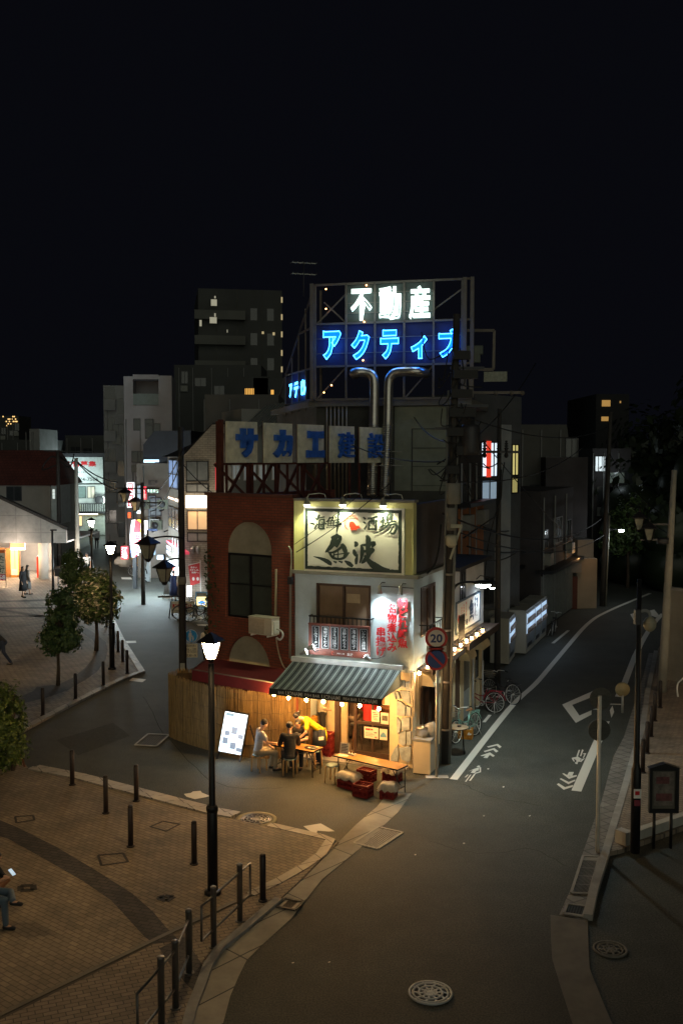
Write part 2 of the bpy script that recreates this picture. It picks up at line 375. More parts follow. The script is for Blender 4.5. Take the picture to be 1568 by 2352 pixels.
# painted markings
M_line = worn_paint('road_paint', (.60, .58, .52), (.10, .10, .095), .33, 7)
def marking(polys, zf, name, m=M_line, z=.006):
    mb = MB()
    for p in polys:
        P_ = gp(p, z, zf); a = sum(P_[i - 1].x * P_[i].y - P_[i].x * P_[i - 1].y for i in range(len(P_)))
        mb.add(P_, [tuple(range(len(P_))) if a > 0 else tuple(range(len(P_)))[::-1]])
    return mb.build(name, m, road)
def line_mark(pts, wd, name='lane_line'):
    mb = MB(); L_, R_ = strip_poly([G(u, v, .006) for u, v in pts], wd)
    for i in range(len(L_) - 1): mb.add([L_[i], R_[i], R_[i + 1], L_[i + 1]], [(0, 1, 2, 3)])
    return mb.build(name, M_line, road)
line_mark(smooth_uv([(1041, 1790), ZL(1030, 560), ZM(150, 1060), ZM(310, 875), ZM(500, 650), ZM(620, 515), ZM(720, 430), ZM(820, 375), ZM(950, 315), ZM(1130, 240), ZM(1250, 190)]), .20)
line_mark([ZM(945, 1180), ZM(1010, 1040), ZM(1105, 790), ZM(1170, 660), ZM(1240, 540), ZM(1310, 450), ZM(1370, 385)], .22)
line_mark([ZM(545, 2082), ZM(755, 1595)], .24)
line_mark([ZM(320, 668), ZM(470, 545)], .14)
line_mark([ZL(830, 660), ZL(880, 600)], .10)
marking([[(410, 1255), (715, 1120), (690, 1185), (505, 1258), (540, 1430)], [(505, 1258), (575, 1360), (540, 1430)], [(575, 1360), (690, 1310), (690, 1352), (540, 1430)]], ZM, 'road_arrow')
marking([[(865, 1310), (890, 1265), (907, 1325), (880, 1382)], [(815, 1418), (865, 1415), (850, 1450)], [(700, 1302), (740, 1290), (760, 1306)]], ZM, 'road_arrow')
marking([[(1060, 390), (1105, 378), (1112, 440), (1100, 460)], [(1225, 360), (1290, 345), (1335, 400), (1310, 422), (1255, 400), (1262, 380)]], ZM, 'road_arrow')
marking([[(855, 860), (945, 838), (940, 850), (868, 868)], [(945, 838), (975, 862), (958, 873), (935, 852)], [(828, 897), (915, 872), (912, 885), (838, 906)], [(915, 872), (948, 898), (930, 908), (905, 886)],
         [(800, 935), (880, 908), (880, 925), (820, 938)], [(880, 908), (920, 935), (905, 945), (872, 925)], [(845, 932), (880, 925), (858, 955), (825, 952)]], ZL, 'cycle_chevron')
marking([[(675, 1148), (685, 1148), (728, 1090), (716, 1092)], [(708, 1140), (722, 1140), (762, 1085), (748, 1086)], [(672, 1112), (684, 1112), (705, 1090), (695, 1090)], [(722, 1075), (745, 1045), (775, 1055), (752, 1078)],
         [(745, 1045), (790, 1030), (785, 1058), (765, 1058)], [(792, 1030), (806, 1030), (806, 1070), (796, 1070)], [(752, 1078), (806, 1060), (806, 1070), (756, 1084)], [(768, 1028), (782, 1016), (800, 1018), (796, 1028)], [(700, 1065), (745, 1045), (740, 1052)]], ZL, 'cycle_mark')
marking([[(410, 1915), (425, 1912), (480, 1942), (475, 1966)], [(480, 1942), (550, 1928), (548, 1942), (475, 1966)], [(475, 1900), (522, 1900), (505, 1940), (455, 1935)], [(385, 1967), (400, 1960), (472, 1995), (470, 2017)], [(472, 1995), (535, 1972), (533, 1986), (470, 2017)],
         [(358, 2018), (376, 2008), (437, 2045), (425, 2070)], [(437, 2045), (515, 2024), (510, 2042), (425, 2070)]], ZM, 'cycle_chevron')
marking([[(545, 1752), (560, 1752), (580, 1690), (568, 1688)], [(580, 1748), (592, 1748), (614, 1690), (600, 1684)], [(606, 1765), (618, 1762), (640, 1720), (612, 1722), (610, 1730), (624, 1730)], [(500, 1765), (560, 1752), (600, 1778), (555, 1790)],
         [(545, 1782), (580, 1770), (585, 1800), (545, 1806)], [(500, 1770), (515, 1765), (530, 1800), (520, 1800)], [(600, 1775), (628, 1768), (590, 1806), (580, 1800)], [(530, 1808), (562, 1806), (555, 1824), (538, 1822)]], ZM, 'cycle_mark')
for p in ([(1060, 1215), (1090, 1192), (1200, 1205), (1170, 1228)], [(1030, 890), (1115, 888), (1120, 905), (1040, 908)], [(995, 368), (1075, 368), (1086, 385), (1002, 383)]): marking([p], ZI, 'edge_mark')
marking([[(1290, 822), (1440, 822), (1440, 843), (1310, 843)]], ZQ, 'edge_mark')
marking([[(805, 540), (930, 520), (960, 537), (870, 556)], [(870, 556), (960, 537), (1030, 576), (985, 578), (905, 572)], [(805, 540), (870, 556), (905, 572), (900, 590), (925, 600), (880, 596)]], ZK, 'paint_patch', worn_paint('torn_paint', (.55, .54, .5), (.06, .06, .06), .36, 2.5))
marking([[(1320, 505), (1370, 497), (1385, 487), (1440, 482), (1450, 495), (1512, 520), (1480, 527), (1400, 542), (1340, 525)]], ZJ, 'paint_patch')
for a, b in ((1205, 1428), (990, 1515), (455, 1065), (730, 1520)):
    marking([[(a - 9, b), (a + 5, b - 5), (a + 10, b), (a - 4, b + 5)]], ZK if a != 1205 else ZL, 'road_stud')
for a, b in ((990, 1191), (830, 1428), (668, 1653), (268, 1747), (865, 1043)): marking([[(a - 9, b + 2), (a - 3, b - 5), (a + 9, b - 3), (a + 4, b + 5)]], ZL, 'road_stud')
for a, b in ((424, 197), (528, 53)): marking([[(a - 6, b + 2), (a - 2, b - 4), (a + 6, b - 2), (a + 2, b + 4)]], ZN, 'road_stud')
# covers
M_iron = mat('cast_iron', (.20, .20, .20), .42, .75, .25, 12)
M_irond = mat('worn_iron', (.05, .05, .05), .6, .5)
def round_cover(loc, r, ring, label, m_top, spokes=12, rings=(.35, .62, .86)):
    t = Thing('manhole_cover', label, 'manhole cover', loc)
    if ring: t.part('concrete_ring', MB().lathe([(r + .02, .0), (r + .02, .018), (ring, .018), (ring, 0)], n=40), mat('ring_concrete', (.30, .27, .17), .85, 0, .2, 5))
    t.part('lid', MB().lathe([(r, 0), (r, .012), (0.0001, .012)], n=40), M_irond)
    p = MB()
    for k in rings: p.tube([(r * k * math.cos(a), r * k * math.sin(a), .014) for a in [2 * math.pi * i / 36 for i in range(36)]], .018 * r / .33, 6, True)
    p.tube([(r * .99 * math.cos(a), r * .99 * math.sin(a), .014) for a in [2 * math.pi * i / 36 for i in range(36)]], .02, 6, True)
    for i in range(spokes):
        a = 2 * math.pi * i / spokes
        for k0, k1, da in ((.12, .35, .0), (.35, .62, .12), (.62, .86, -.1), (.88, .97, .05)):
            p.bar((r * k0 * math.cos(a), r * k0 * math.sin(a), .014), (r * k1 * math.cos(a + da), r * k1 * math.sin(a + da), .014), .03, .018)
    p.ball((0, 0, .012), (.06, .06, .015))
    t.part('relief', p, m_top); return t
round_cover(G(588, 1883, PZ * .4), .335, .475, 'round iron manhole cover set in a wide yellowish concrete ring', M_iron)
round_cover(G(988, 2282), .33, 0, 'round manhole cover with a bright floral pattern alone in the near road', mat('bright_iron', (.50, .51, .50), .5, .1), 10, (.3, .55, .82))
round_cover(G(1400, 2182), .27, 0, 'dim round manhole cover on the dark asphalt beside the concrete apron', mat('dim_iron', (.16, .15, .13), .7), 8, (.4, .75))
c = [G(*ZK(*p)) for p in ((1155, 665), (1350, 550), (1510, 590), (1345, 705))]
def rect_cover(c, label, m_frame, m_plate, nx, ny, hole, name='drain_cover'):
    o = sum(c, Vector()) / 4; ex = ((c[1] - c[0]) + (c[2] - c[3])) / 2; ey = ((c[3] - c[0]) + (c[2] - c[1])) / 2
    t = Thing(name, label, 'drain cover', o)
    f = MB(); P_ = [o - ex / 2 - ey / 2, o + ex / 2 - ey / 2, o + ex / 2 + ey / 2, o - ex / 2 + ey / 2]; P_ = [p - o for p in P_]
    for i in range(4):
        f.bar(P_[i] + Vector((0, 0, .012)), P_[(i + 1) % 4] + Vector((0, 0, .012)), .055, .02)
    t.part('frame', f, m_frame)
    s = MB().slab([p * .97 for p in P_], 0, .008); t.part('plate', s, m_plate)
    h = MB()
    for i in range(nx):
        for j in range(ny):
            q = ex * ((i + .5 + (.5 if j % 2 and hole == 'hex' else 0)) / (nx + .5) - .5) + ey * ((j + .5) / ny - .5)
            if hole == 'hex':
                r = min(ex.length / nx, ey.length / ny) * .36
                h.add([q + Vector((r * math.cos(k * math.pi / 3), r * math.sin(k * math.pi / 3), .012)) for k in range(6)], [tuple(range(6))])
            else:
                a = ex.normalized() * ex.length / nx * .42; b = ey.normalized() * ey.length / ny * .25
                h.add([q + Vector((0, 0, .012)) + k for k in (-a - b, a - b, a + b, -a + b)], [(0, 1, 2, 3)])
    t.part('slots', h, mat('slot_black', (.008, .008, .008), .9)); return t
M_cov = mat('cover_stone', (.42, .38, .32), .7, 0, .15, 8)
rect_cover(c, 'pale perforated rectangular drain cover across the concrete gutter', M_cov, M_cov, 17, 11, 'hex')
rect_cover([G(*ZI(*p)) for p in ((1110, 1745), (1215, 1655), (1390, 1662), (1285, 1755))], 'dark rectangular grating in the road in front of the reed screen', mat('grate_edge', (.3, .27, .22), .6, .2), mat('grate_dark', (.14, .135, .12), .7, .2), 14, 9, 'hex')
rect_cover([G(*ZK(*p), .03) for p in ((612, 1115), (672, 1068), (805, 1080), (745, 1150))], 'narrow slotted grating let into the gutter near the handrail', M_irond, mat('grate_grey', (.24, .23, .21), .6, .4), 14, 1, 'slot')
rect_cover([G(*ZN(*p), .03) for p in ((945, 565), (965, 515), (1062, 530), (1048, 580))], 'black slotted grating at the end of the tiled side gutter', M_conc, mat('grate_black', (.03, .03, .03), .6, .4), 6, 7, 'slot')
rect_cover([G(*ZN(*p), .035) for p in ((985, 455), (1045, 268), (1130, 268), (1075, 465))], 'long row of light drain slabs below the white sign pole', M_conc, M_conc, 4, 14, 'slot')
def seam(pts, zf, wd=.05):
    mb = MB(); P_ = gp(pts, PZ, zf)
    for i in range(len(P_)): mb.bar(P_[i], P_[(i + 1) % len(P_)], wd, .012)
    o = mb.build('inspection_cover', mat('seam_dark', (.04, .035, .03), .7), pl)
seam([(110, 668), (240, 660), (248, 692), (120, 712)], ZJ); seam([(705, 945), (885, 930), (920, 992), (730, 1018)], ZJ); seam([(1080, 740), (1170, 700), (1290, 722), (1195, 772)], ZJ, .04)
seam([(1140, 1250), (1185, 1238), (1245, 1242), (1195, 1275)], ZJ, .12); seam([(150, 1165), (240, 1160), (245, 1195), (150, 1200)], ZJ, .12)
# repairs, cracks and stains in the asphalt
M_patch = mat('asphalt_patch', (.038, .038, .031), .85, 0, .35, 9, .3, 60); M_patch2 = mat('asphalt_old', (.048, .047, .038), .85, 0, .4, 9, .3, 60)
for P_, m_ in (([(130, 1700), (260, 1660), (300, 1690), (180, 1735)], M_patch),):
    o = marking([P_], None, 'asphalt_patch', m_, .0035)
M_crack = mat('crack_tar', (.014, .014, .012), .95, spec=.05)
for P_, wd in (([(985, 1930), (1100, 1960), (1220, 1950), (1300, 1990)], .010), ([(330, 1600), (390, 1700), (500, 1800), (650, 1810)], .014), ([(1060, 1800), (1130, 1830), (1240, 1850)], .012)):
    Q_ = []
    for i, (u, v) in enumerate(catmull(P_, 7)): g_ = G(u, v, .0045); Q_.append(g_ + Vector((rnd.uniform(-.05, .05), rnd.uniform(-.05, .05), 0)))
    mb = MB(); L_, R_ = strip_poly(Q_, wd)
    for i in range(len(Q_) - 1): mb.add([L_[i], R_[i], R_[i + 1], L_[i + 1]], [(0, 1, 2, 3)])
    mb.build('crack', M_crack, road)
# ============================================================ THE CORNER RESTAURANT
TA = Thing('restaurant_building', 'white plaster corner restaurant with a lit calligraphy signboard above its striped awning', 'restaurant', G(948, 1765), R(-22))
M_plas = mat('white_plaster', (.44, .51, .52), .85, 0, .12, 1.5, .5, 18)
M_cream = mat('cream_wall', (.62, .60, .27), .8, 0, .08, 2.5, .2, 25)
M_creamw = mat('cream_boards', (.66, .53, .33), .7, 0, .12, 4)
M_dark = mat('dark_wall', (.085, .075, .078), .85, 0, .25, 1.2, .25, 12)
M_frame = mat('dark_wood_frame', (.055, .03, .02), .5, 0, .3, 8)
x0 = -3.42
wx0, wx1, wz0, wz1 = TA.rect(ZE(345, 860), ZE(800, 1215)); wx0 += .02
wz0 = 3.45; zc = 5.06
mb = MB(); f = (-.0, .14)
mb.box(x0, wx0, 0, .14, 2.55, zc); mb.box(wx1, 0, 0, .14, 2.55, zc); mb.box(wx0, wx1, 0, .14, 2.55, wz0); mb.box(wx0, wx1, 0, .14, wz1, zc)
mb.box(-.14, 0, .142, 3.6, 2.55, 3.4); mb.box(-.14, 0, .142, .6, 3.4, 4.75); mb.box(-.14, 0, 1.9, 3.6, 3.4, 4.75); mb.box(-.14, 0, .142, 3.6, 4.75, zc)
mb.box(x0, -.15, 3.45, 3.6, .0, zc); mb.box(x0, x0 + .14, .142, 3.44, .0, zc)
TA.part('wall', mb, M_plas)
TA.part('sign_wall', MB().box(x0, 0.0, -.06, .2, 5.16, 7.05), M_cream)
mb = MB().box(-.2, -.001, .203, 3.6, 5.165, 7.0).box(x0, -.2, 3.4, 3.6, 5.165, 6.9).box(x0, -.22, .25, 3.38, 5.165, 5.4)
TA.part('upper_side_wall', mb, M_dark)
TA.part('cornice', MB().box(x0 - .04, .16, -.16, .14, 5.065, 5.155).box(.005, .14, .142, 3.6, 5.065, 5.155), mat('grey_trim', (.20, .19, .16), .7)); TA.part('coping', MB().box(x0, .04, -.09, .25, 7.055, 7.12), MATS['grey_trim'])
# signboard and its painted calligraphy
by = -.14
bx0, bx1, bz0, bz1 = -3.0, -.42, 5.28, 6.88
tl = TA.L(ZX(70, 75), by); br_ = TA.L(ZX(850, 625), by); bx0, bx1 = tl[0], br_[0]; bz1 = tl[1]; bz0 = TA.L(ZX(70, 575), by)[1]
bd = TA.part('signboard', MB().box(bx0, bx1, by + .002, -.062, bz0, bz1), mat('board_white', (.66, .64, .58), .6, 0, .06, 3))
ring = MB(); iw = .085
def jag(n, a, b): return [a + (b - a) * i / n for i in range(n + 1)]
ox0, ox1, oz0, oz1 = bx0 + .03, bx1 - .07, bz0 + .05, bz1 - .04
def jstrip(p, q, nrm, n=44):
    vs = []
    for i in range(n + 1):
        t = i / n; x, z_ = p[0] + (q[0] - p[0]) * t, p[1] + (q[1] - p[1]) * t
        a = iw * (1 + .12 * rnd.uniform(-1, 1))
        vs += [(x, by - .003, z_), (x + nrm[0] * a, by - .003, z_ + nrm[1] * a)]
    ring.add(vs, [(2 * i, 2 * i + 1, 2 * i + 3, 2 * i + 2) for i in range(n)])
jstrip((ox0, oz0), (ox0, oz1), (1, 0)); jstrip((ox1, oz0), (ox1, oz1), (-1, 0)); jstrip((ox0 + iw * .9, oz0), (ox1 - iw * .9, oz0), (0, 1)); jstrip((ox0 + iw * .9, oz1), (ox1 - iw * .9, oz1), (0, -1))
M_ink = mat('ink_black', (.018, .03, .026), .6, 0, .1)
ring.build('painted_border', M_ink, bd)
fx = lambda a, b: TA.L(ZX(a, b), by)
S_ = [
 [(150,155,8),(172,178,5)],[(112,202,4),(140,208,8),(155,217,3)],[(152,250,7),(165,225,6),(172,205,3)],[(190,138,8),(180,165,9),(170,182,3)],[(180,166,5),(232,155,6)],[(192,178,6),(185,245,7)],[(190,180,5),(232,173,6)],[(228,173,7),(222,250,8)],[(166,216,4),(250,208,6)],[(185,247,5),(235,248,6)],[(208,190,4),(211,202,5)],[(206,224,4),(209,236,5)],
 [(275,155,6),(262,180,5),(248,197,2)],[(272,166,5),(300,160,5),(286,183,4)],[(262,188,4),(258,225,4)],[(262,188,4),(305,183,4)],[(305,183,5),(300,222,5)],[(262,205,3),(302,203,3)],[(282,185,3),(280,222,3)],[(258,226,3),(305,222,4)],[(247,243,4),(258,234,5)],[(268,234,3),(271,244,4)],[(284,232,3),(288,242,4)],[(299,230,3),(306,240,5)],
 [(313,150,4),(324,168,5)],[(343,112,9),(344,130,10),(336,155,5)],[(310,182,4),(355,172,5)],[(313,202,4),(352,194,5)],[(305,224,5),(335,218,6),(367,212,7)],[(338,150,6),(335,220,8),(328,270,5),(324,296,1)],
 [(533,157,5),(552,173,9)],[(533,193,5),(552,206,7)],[(543,255,8),(552,238,7),(562,218,3)],[(568,166,6),(605,162,5),(645,150,8)],[(582,188,6),(576,258,7)],[(578,190,5),(642,184,6)],[(638,184,8),(633,262,9)],[(600,162,5),(597,205,4),(585,222,2)],[(618,160,5),(617,205,5),(630,210,2)],[(585,228,3),(630,225,3)],[(578,252,5),(636,251,6)],
 [(663,189,6),(705,178,6)],[(688,150,8),(686,225,7)],[(658,237,7),(685,228,6),(710,214,3)],[(722,140,9),(717,190,6)],[(722,140,5),(740,132,8),(755,130,8)],[(752,130,9),(748,182,8)],[(720,160,4),(748,156,4)],[(718,184,4),(748,181,4)],[(698,206,6),(750,196,6),(792,188,8)],[(738,206,7),(700,245,7),(660,270,6),(612,286,2)],[(740,222,5),(780,212,9),(796,235,9),(772,285,10),(745,279,3)],[(752,226,5),(730,255,5),(703,278,3)],[(772,226,5),(752,262,5),(725,288,3)],
 [(335,286,8),(312,328,22),(290,378,20),(255,418,12),(238,432,3)],[(285,322,10),(320,310,16),(356,312,12),(345,345,16),(318,388,18)],[(258,430,5),(300,432,9),(345,408,10),(372,378,8)],[(272,436,9),(298,472,10),(345,484,9),(388,472,10),(425,432,7)],[(366,366,12),(388,402,20),(398,440,14),(384,474,10)],[(308,440,5),(304,470,8)],[(340,418,4),(338,478,4)],[(300,452,4),(388,440,5)],
 [(146,464,2),(200,478,10),(250,500,17),(278,520,15),(286,534,4)],[(303,502,4),(328,512,9)],[(343,500,4),(374,511,9)],[(390,498,5),(425,520,17),(455,542,10)],
 [(468,348,6),(482,368,18),(468,388,6)],[(462,408,8),(470,440,16),(486,466,6)],[(480,526,8),(482,490,13),(494,445,2)],[(520,372,9),(528,420,16),(520,480,11),(508,516,4)],[(520,374,6),(560,374,12),(620,362,18),(602,394,6)],[(560,298,9),(576,330,20),(572,400,18),(566,450,9)],[(530,428,8),(585,415,14),(612,412,14),(600,440,6)],[(608,410,10),(572,462,18),(535,506,13),(518,516,3)],[(545,455,8),(585,505,20),(630,540,28),(690,557,12),(742,563,3)]]
mb = MB()
for i, st in enumerate(S_): mb.stroke(st, fx, by - .004 - .0004 * i)
mb.build('brush_lettering', M_ink, bd)
fish = MB(); pts = [(425, 215), (430, 196), (445, 189), (460, 193), (470, 205), (478, 222), (490, 228), (500, 218), (503, 232), (515, 246), (498, 244), (485, 250), (478, 262), (468, 252), (462, 260), (452, 254), (446, 261), (440, 250), (432, 250), (436, 240), (428, 232)]
fish.prism([fx(*p) for p in pts], by - .03, by - .02)
for rr_, a0, a1, h in ((60, 150, 300, 3), (52, 170, 330, 2.6), (66, 120, 250, 2.2), (46, 190, 340, 2.4)):
    fish.stroke([(452 + rr_ * math.cos(R(a)), 200 + rr_ * .95 * math.sin(R(a)), h * (1 - abs(a - (a0 + a1) / 2) / (a1 - a0))) for a in range(a0, a1 + 1, 10)], fx, by - .028)
fish.build('fish_emblem', mat('emblem_red', (.62, .05, .02), .5, 0, .05), bd)
M_spotw = emit('flood_white', (.86, .95, 1.0), 60)
# three gooseneck lamps over the board
def goose(px, i, lab):
    (x, z) = TA.L(ZX(*px), -.30)
    t = Thing('sign_lamp', lab, 'lamp', TA.wld((x, -.30, z)), R(-22), 'gooseneck lamps over the signboard')
    t.part('arm', MB().tube([(.02, 0, .20), (.05, .02, .27), (.30, .16, .30), (.42, .24, .27), (.45, .26, .16)], .014, 8), mat('lamp_arm', (.5, .5, .42), .4, .5, .1))
    t.part('shade', MB().lathe([(.035, .20), (.045, .17), (.05, .10), (.10, .02), (.108, .0)], n=16), mat('lamp_shade_grey', (.30, .30, .24), .5, .4, .1))
    t.part('bulb', MB().ball((0, 0, -.01), (.085, .085, .05)), emit('warm_flood', (1, .96, .74), 14))
    t.light('SPOT', (0, -.03, -.05), 120, (1, 1.0, .56), .05, (0, .10, -1), 128, .9)
goose((93, 58), 0, 'left gooseneck lamp above the calligraphy signboard beside the brick wall')
goose((372, 60), 1, 'middle gooseneck lamp above the calligraphy signboard, by the small aerial')
goose((687, 66), 2, 'right gooseneck lamp above the calligraphy signboard near its far corner')
# window
wf = TA.part('window', MB().box(wx0, wx0 + .07, .0 + .03, .12, wz0, wz1).box(wx1 - .07, wx1, .03, .12, wz0, wz1).box(wx0 + .07, wx1 - .07, .03, .12, wz1 - .07, wz1).box(wx0 + .07, wx1 - .07, .03, .12, wz0, wz0 + .06).box((wx0 + wx1) / 2 - .03, (wx0 + wx1) / 2 + .03, .025, .11, wz0 + .06, wz1 - .07), M_frame)
MB().box(wx0 + .07, wx1 - .07, .09, .10, wz0 + .06, wz1 - .07).build('pane', mat('brown_blind', (.17, .115, .075), .3, 0, .15, 3), wf)
xa, za = TA.L(ZE(605, 950), .08); xb, zb = TA.L(ZE(712, 1030), .08)
MB().box(xa, xb, .076, .084, zb, za).build('paper_notice', mat('old_paper', (.42, .32, .2), .8), wf)
mb = MB()
rz_ = TA.L(ZE(295, 1130), -.22); rx0 = rz_[0]; rx1 = TA.L(ZE(800, 1170), -.22)[0]; rt = rz_[1]
mb.bar((rx0, -.22, rt), (rx1, -.22, rt), .05, .04)
for i in range(15): xx = rx0 + .02 + (rx1 - rx0 - .04) * i / 14; mb.bar((xx, -.22, rt - .5), (xx, -.22, rt), .02)
mb.bar((rx0, -.22, rt), (rx0, .0, rt), .03); mb.bar((rx1, -.22, rt), (rx1, 0, rt), .03)
TA.part('balcony_rail', mb, M_black)
# side windows of the upper floor
mb = MB().box(-.05, .03, .6, .68, 3.4, 4.75).box(-.05, .03, 1.82, 1.9, 3.4, 4.75).box(-.05, .03, .68, 1.82, 4.67, 4.75).box(-.05, .03, 1.2, 1.26, 3.46, 4.67).box(-.05, .03, .68, 1.82, 3.4, 3.46)
sw = TA.part('side_window', mb, M_frame); MB().box(-.03, -.02, .68, 1.82, 3.46, 4.67).build('pane', mat('brown_blind2', (.09, .07, .06), .3, 0, .3, 3), sw)
mb = MB()
for i in range(9): yy = .55 + 1.3 * i / 8; mb.bar((.28, yy, 3.2), (.28, yy, 3.75), .018)
mb.bar((.28, .5, 3.75), (.28, 1.9, 3.75), .03); mb.bar((.28, .5, 3.2), (.28, 1.9, 3.2), .03); mb.bar((0, .5, 3.75), (.28, .5, 3.75), .025); mb.bar((0, 1.9, 3.75), (.28, 1.9, 3.75), .025)
TA.part('side_rail', mb, M_black)
# menu board
my = -.33
m0 = TA.L(ZE(290, 1187), my); m1 = TA.L(ZE(793, 1222), my); m2 = TA.L(ZE(300, 1447), my)
menu = Thing('menu_board', 'reddish wooden menu board of six black panels lettered in white', 'menu board', TA.wld((m0[0], my, m2[1])), R(-22))
mw = m1[0] - m0[0]; mh = m0[1] - m2[1]
menu.part('backing', MB().box(0, mw, 0, .05, 0, mh).box(0, mw, -.03, 0, mh - .035, mh), mat('menu_wood', (.11, .03, .018), .5, 0, .3, 7))
tx = ['しじみラーメン', '海鮮ばくだん', 'さざえつぼ焼き', '活鯵なめろう', '海老餃子', 'いかわた漁師焼']
M_mw = mat('menu_white', (.36, .37, .36), .6, 0, 0)
for i, t in enumerate(tx):
    cx = mw * (.045 + .156 * i + .078) ; hw = mw * .066; top = mh * .93; bot = mh * .21
    p = menu.part('menu_panel', MB().box(cx - hw, cx + hw, -.012, -.001, bot, top), mat('panel_black', (.008, .009, .010), .85, spec=.1))
    q = MB(); e = .007
    for a in ((cx - hw + .015, cx - hw + .015 + e, bot + .015, top - .015), (cx + hw - .015 - e, cx + hw - .015, bot + .015, top - .015), (cx - hw + .027, cx + hw - .027, bot + .015, bot + .015 + e), (cx - hw + .027, cx + hw - .027, top - .015 - e, top - .015)): q.box(a[0], a[1], -.016, -.0125, a[2], a[3])
    n = len(t); ch = min((top - bot - .07) / n, .155); zt = (top + bot) / 2 + n * ch / 2
    q.vtext(t, cx, zt, .115, ch * .96, -.0165, .0)
    q.build('panel_lettering', M_mw, p)
q = MB().text('海鮮酒場', mw * .53, mh * .095, .22, .05, -.004, .02).text('魚波', mw * .68, mh * .09, .17, .085, -.004, .03)
q.build('shop_name', M_mw, menu.part('name_strip', MB().box(mw * .3, mw * .9, -.0035, -.0005, mh * .03, mh * .17), MATS['menu_wood']))
MB().tube([(mw * .40 + .035 * math.cos(a), -.006, mh * .10 + .035 * math.sin(a)) for a in [R(x) for x in range(20, 300, 20)]], .006, 5).build('ring_emblem', MATS['emblem_red'], menu.e)
def flood(px, lab, y, tgt, arm, e=22):
    x, z = TA.L(ZE(*px), y)
    t = Thing('flood_lamp', lab, 'flood lamp', TA.wld((x, y, z)), R(-22), 'flood lamps round the menu board')
    d = Vector(tgt).normalized(); q = d.to_track_quat('Z', 'Y').to_matrix().to_4x4()
    m = MB(); mm = MB()
    mm.lathe([(.03, -.16), (.045, -.12), (.05, -.04), (.085, 0), (.088, .03)], n=14); mm.v = [q @ v for v in mm.v]
    t.part('housing', mm, mat('flood_grey', (.35, .36, .36), .4, .5, .1))
    mm = MB(); mm.lathe([(.08, .025), (.075, .04), (.0001, .055)], n=14); mm.v = [q @ v for v in mm.v]
    t.part('lens', mm, M_spotw)
    t.part('bracket', MB().tube(arm, .012, 6), M_dkgrey)
    t.light('SPOT', d * .08, e, (.86, .95, 1.0), .05, d * 3, 110, .8)
flood((264, 1428), 'flood lamp at the lower left outside the menu board', -.62, (.7, .35, .35), [(0, 0, -.05), (0, .2, -.12), (0, .55, -.1)], 12)
flood((322, 1390), 'flood lamp in front of the menu board lower left panel', -.72, (.75, .5, .3), [(0, 0, -.05), (0, .2, -.15), (0, .6, -.15)], 8)
flood((768, 1472), 'flood lamp reaching in at the right end of the menu board', -.62, (-.75, .3, .35), [(0, 0, -.02), (.25, .1, -.04), (.30, .55, -.04)], 12)
# two spots over the red lettering
def wallspot(px, lab):
    x, z = TA.L(ZE(*px), -.24)
    t = Thing('wall_spot', lab, 'spot lamp', TA.wld((x, -.24, z)), R(-22), 'spot lamps over the red lettering')
    t.part('housing', MB().lathe([(.035, .16), (.05, .13), (.052, .02), (.075, -.06)], n=14), mat('spot_grey', (.30, .29, .26), .4, .5, .1))
    t.part('lens', MB().lathe([(.068, -.055), (.0001, -.068)], n=14), M_spotw)
    t.part('bracket', MB().tube([(0, 0, .15), (.02, .1, .22), (.06, .24, .20)], .014, 6), M_dkgrey)
    t.light('SPOT', (0, 0, -.09), 80, (.78, .93, 1.0), .04, (0, .10, -.6), 115, 1)
wallspot((873, 930), 'left wall spot shining over the shorter red characters'); wallspot((1045, 940), 'right wall spot shining over the tallest red characters')
TA.part('spot_cable', MB().tube([TA.loc(TA.wld((TA.L(ZE(*p), -.02)[0], -.02, TA.L(ZE(*p), -.02)[1]))) for p in ((890, 890), (960, 893), (1060, 900), (1150, 905))], .012, 6), M_dkgrey)
M_red = mat('sign_red', (.55, .015, .02), .45, 0, .06)
ly = -.09
for t, lx, ztp, zbt in (('朝どれ鮮魚', 1062, 990, 1388), ('名物煮込み', 974, 1030, 1422), ('串揚げ', 882, 1222, 1458)):
    a = TA.L(ZE(lx, ztp), ly); b = TA.L(ZE(lx, zbt), ly); ch = (a[1] - b[1]) / len(t)
    TA.part('raised_lettering', MB().vtext(t, a[0], a[1], ch * 1.1, ch * 1.02, ly, .018, .018), M_red)
# awning
d_ = 1.55; zt_, zb_ = 2.62, 2.19
aw = Thing('striped_awning', 'grey and dark green striped canvas awning over the restaurant front', 'awning', TA.wld((0, 0, 0)), R(-22))
m, nt, b = nodes('awning_stripe'); b.inputs['Roughness'].default_value = .85
tc = nt.nodes.new('ShaderNodeTexCoord'); sx = nt.nodes.new('ShaderNodeSeparateXYZ'); lnk(nt, tc.outputs['Object'], sx.inputs[0])
mu = nt.nodes.new('ShaderNodeMath'); mu.operation = 'MULTIPLY'; mu.inputs[1].default_value = 1 / .205; lnk(nt, sx.outputs['X'], mu.inputs[0])
fr = nt.nodes.new('ShaderNodeMath'); fr.operation = 'FRACT'; lnk(nt, mu.outputs[0], fr.inputs[0])
rp = nt.nodes.new('ShaderNodeValToRGB'); rp.color_ramp.interpolation = 'CONSTANT'
gl, gd = (.21, .24, .23, 1), (.006, .012, .013, 1)
el = rp.color_ramp.elements; el[0].position = 0; el[0].color = gl; el[1].position = .36; el[1].color = gd
for p, c_ in ((.47, gl), (.53, gd), (.80, gl), (.86, gd), (.97, gl)):
    e = el.new(p); e.color = c_ if p != .97 else gd
lnk(nt, fr.outputs[0], rp.inputs['Fac']); lnk(nt, rp.outputs['Color'], b.inputs['Base Color'])
ax0, ax1 = -3.46, -.31
mb = MB(); n = 40
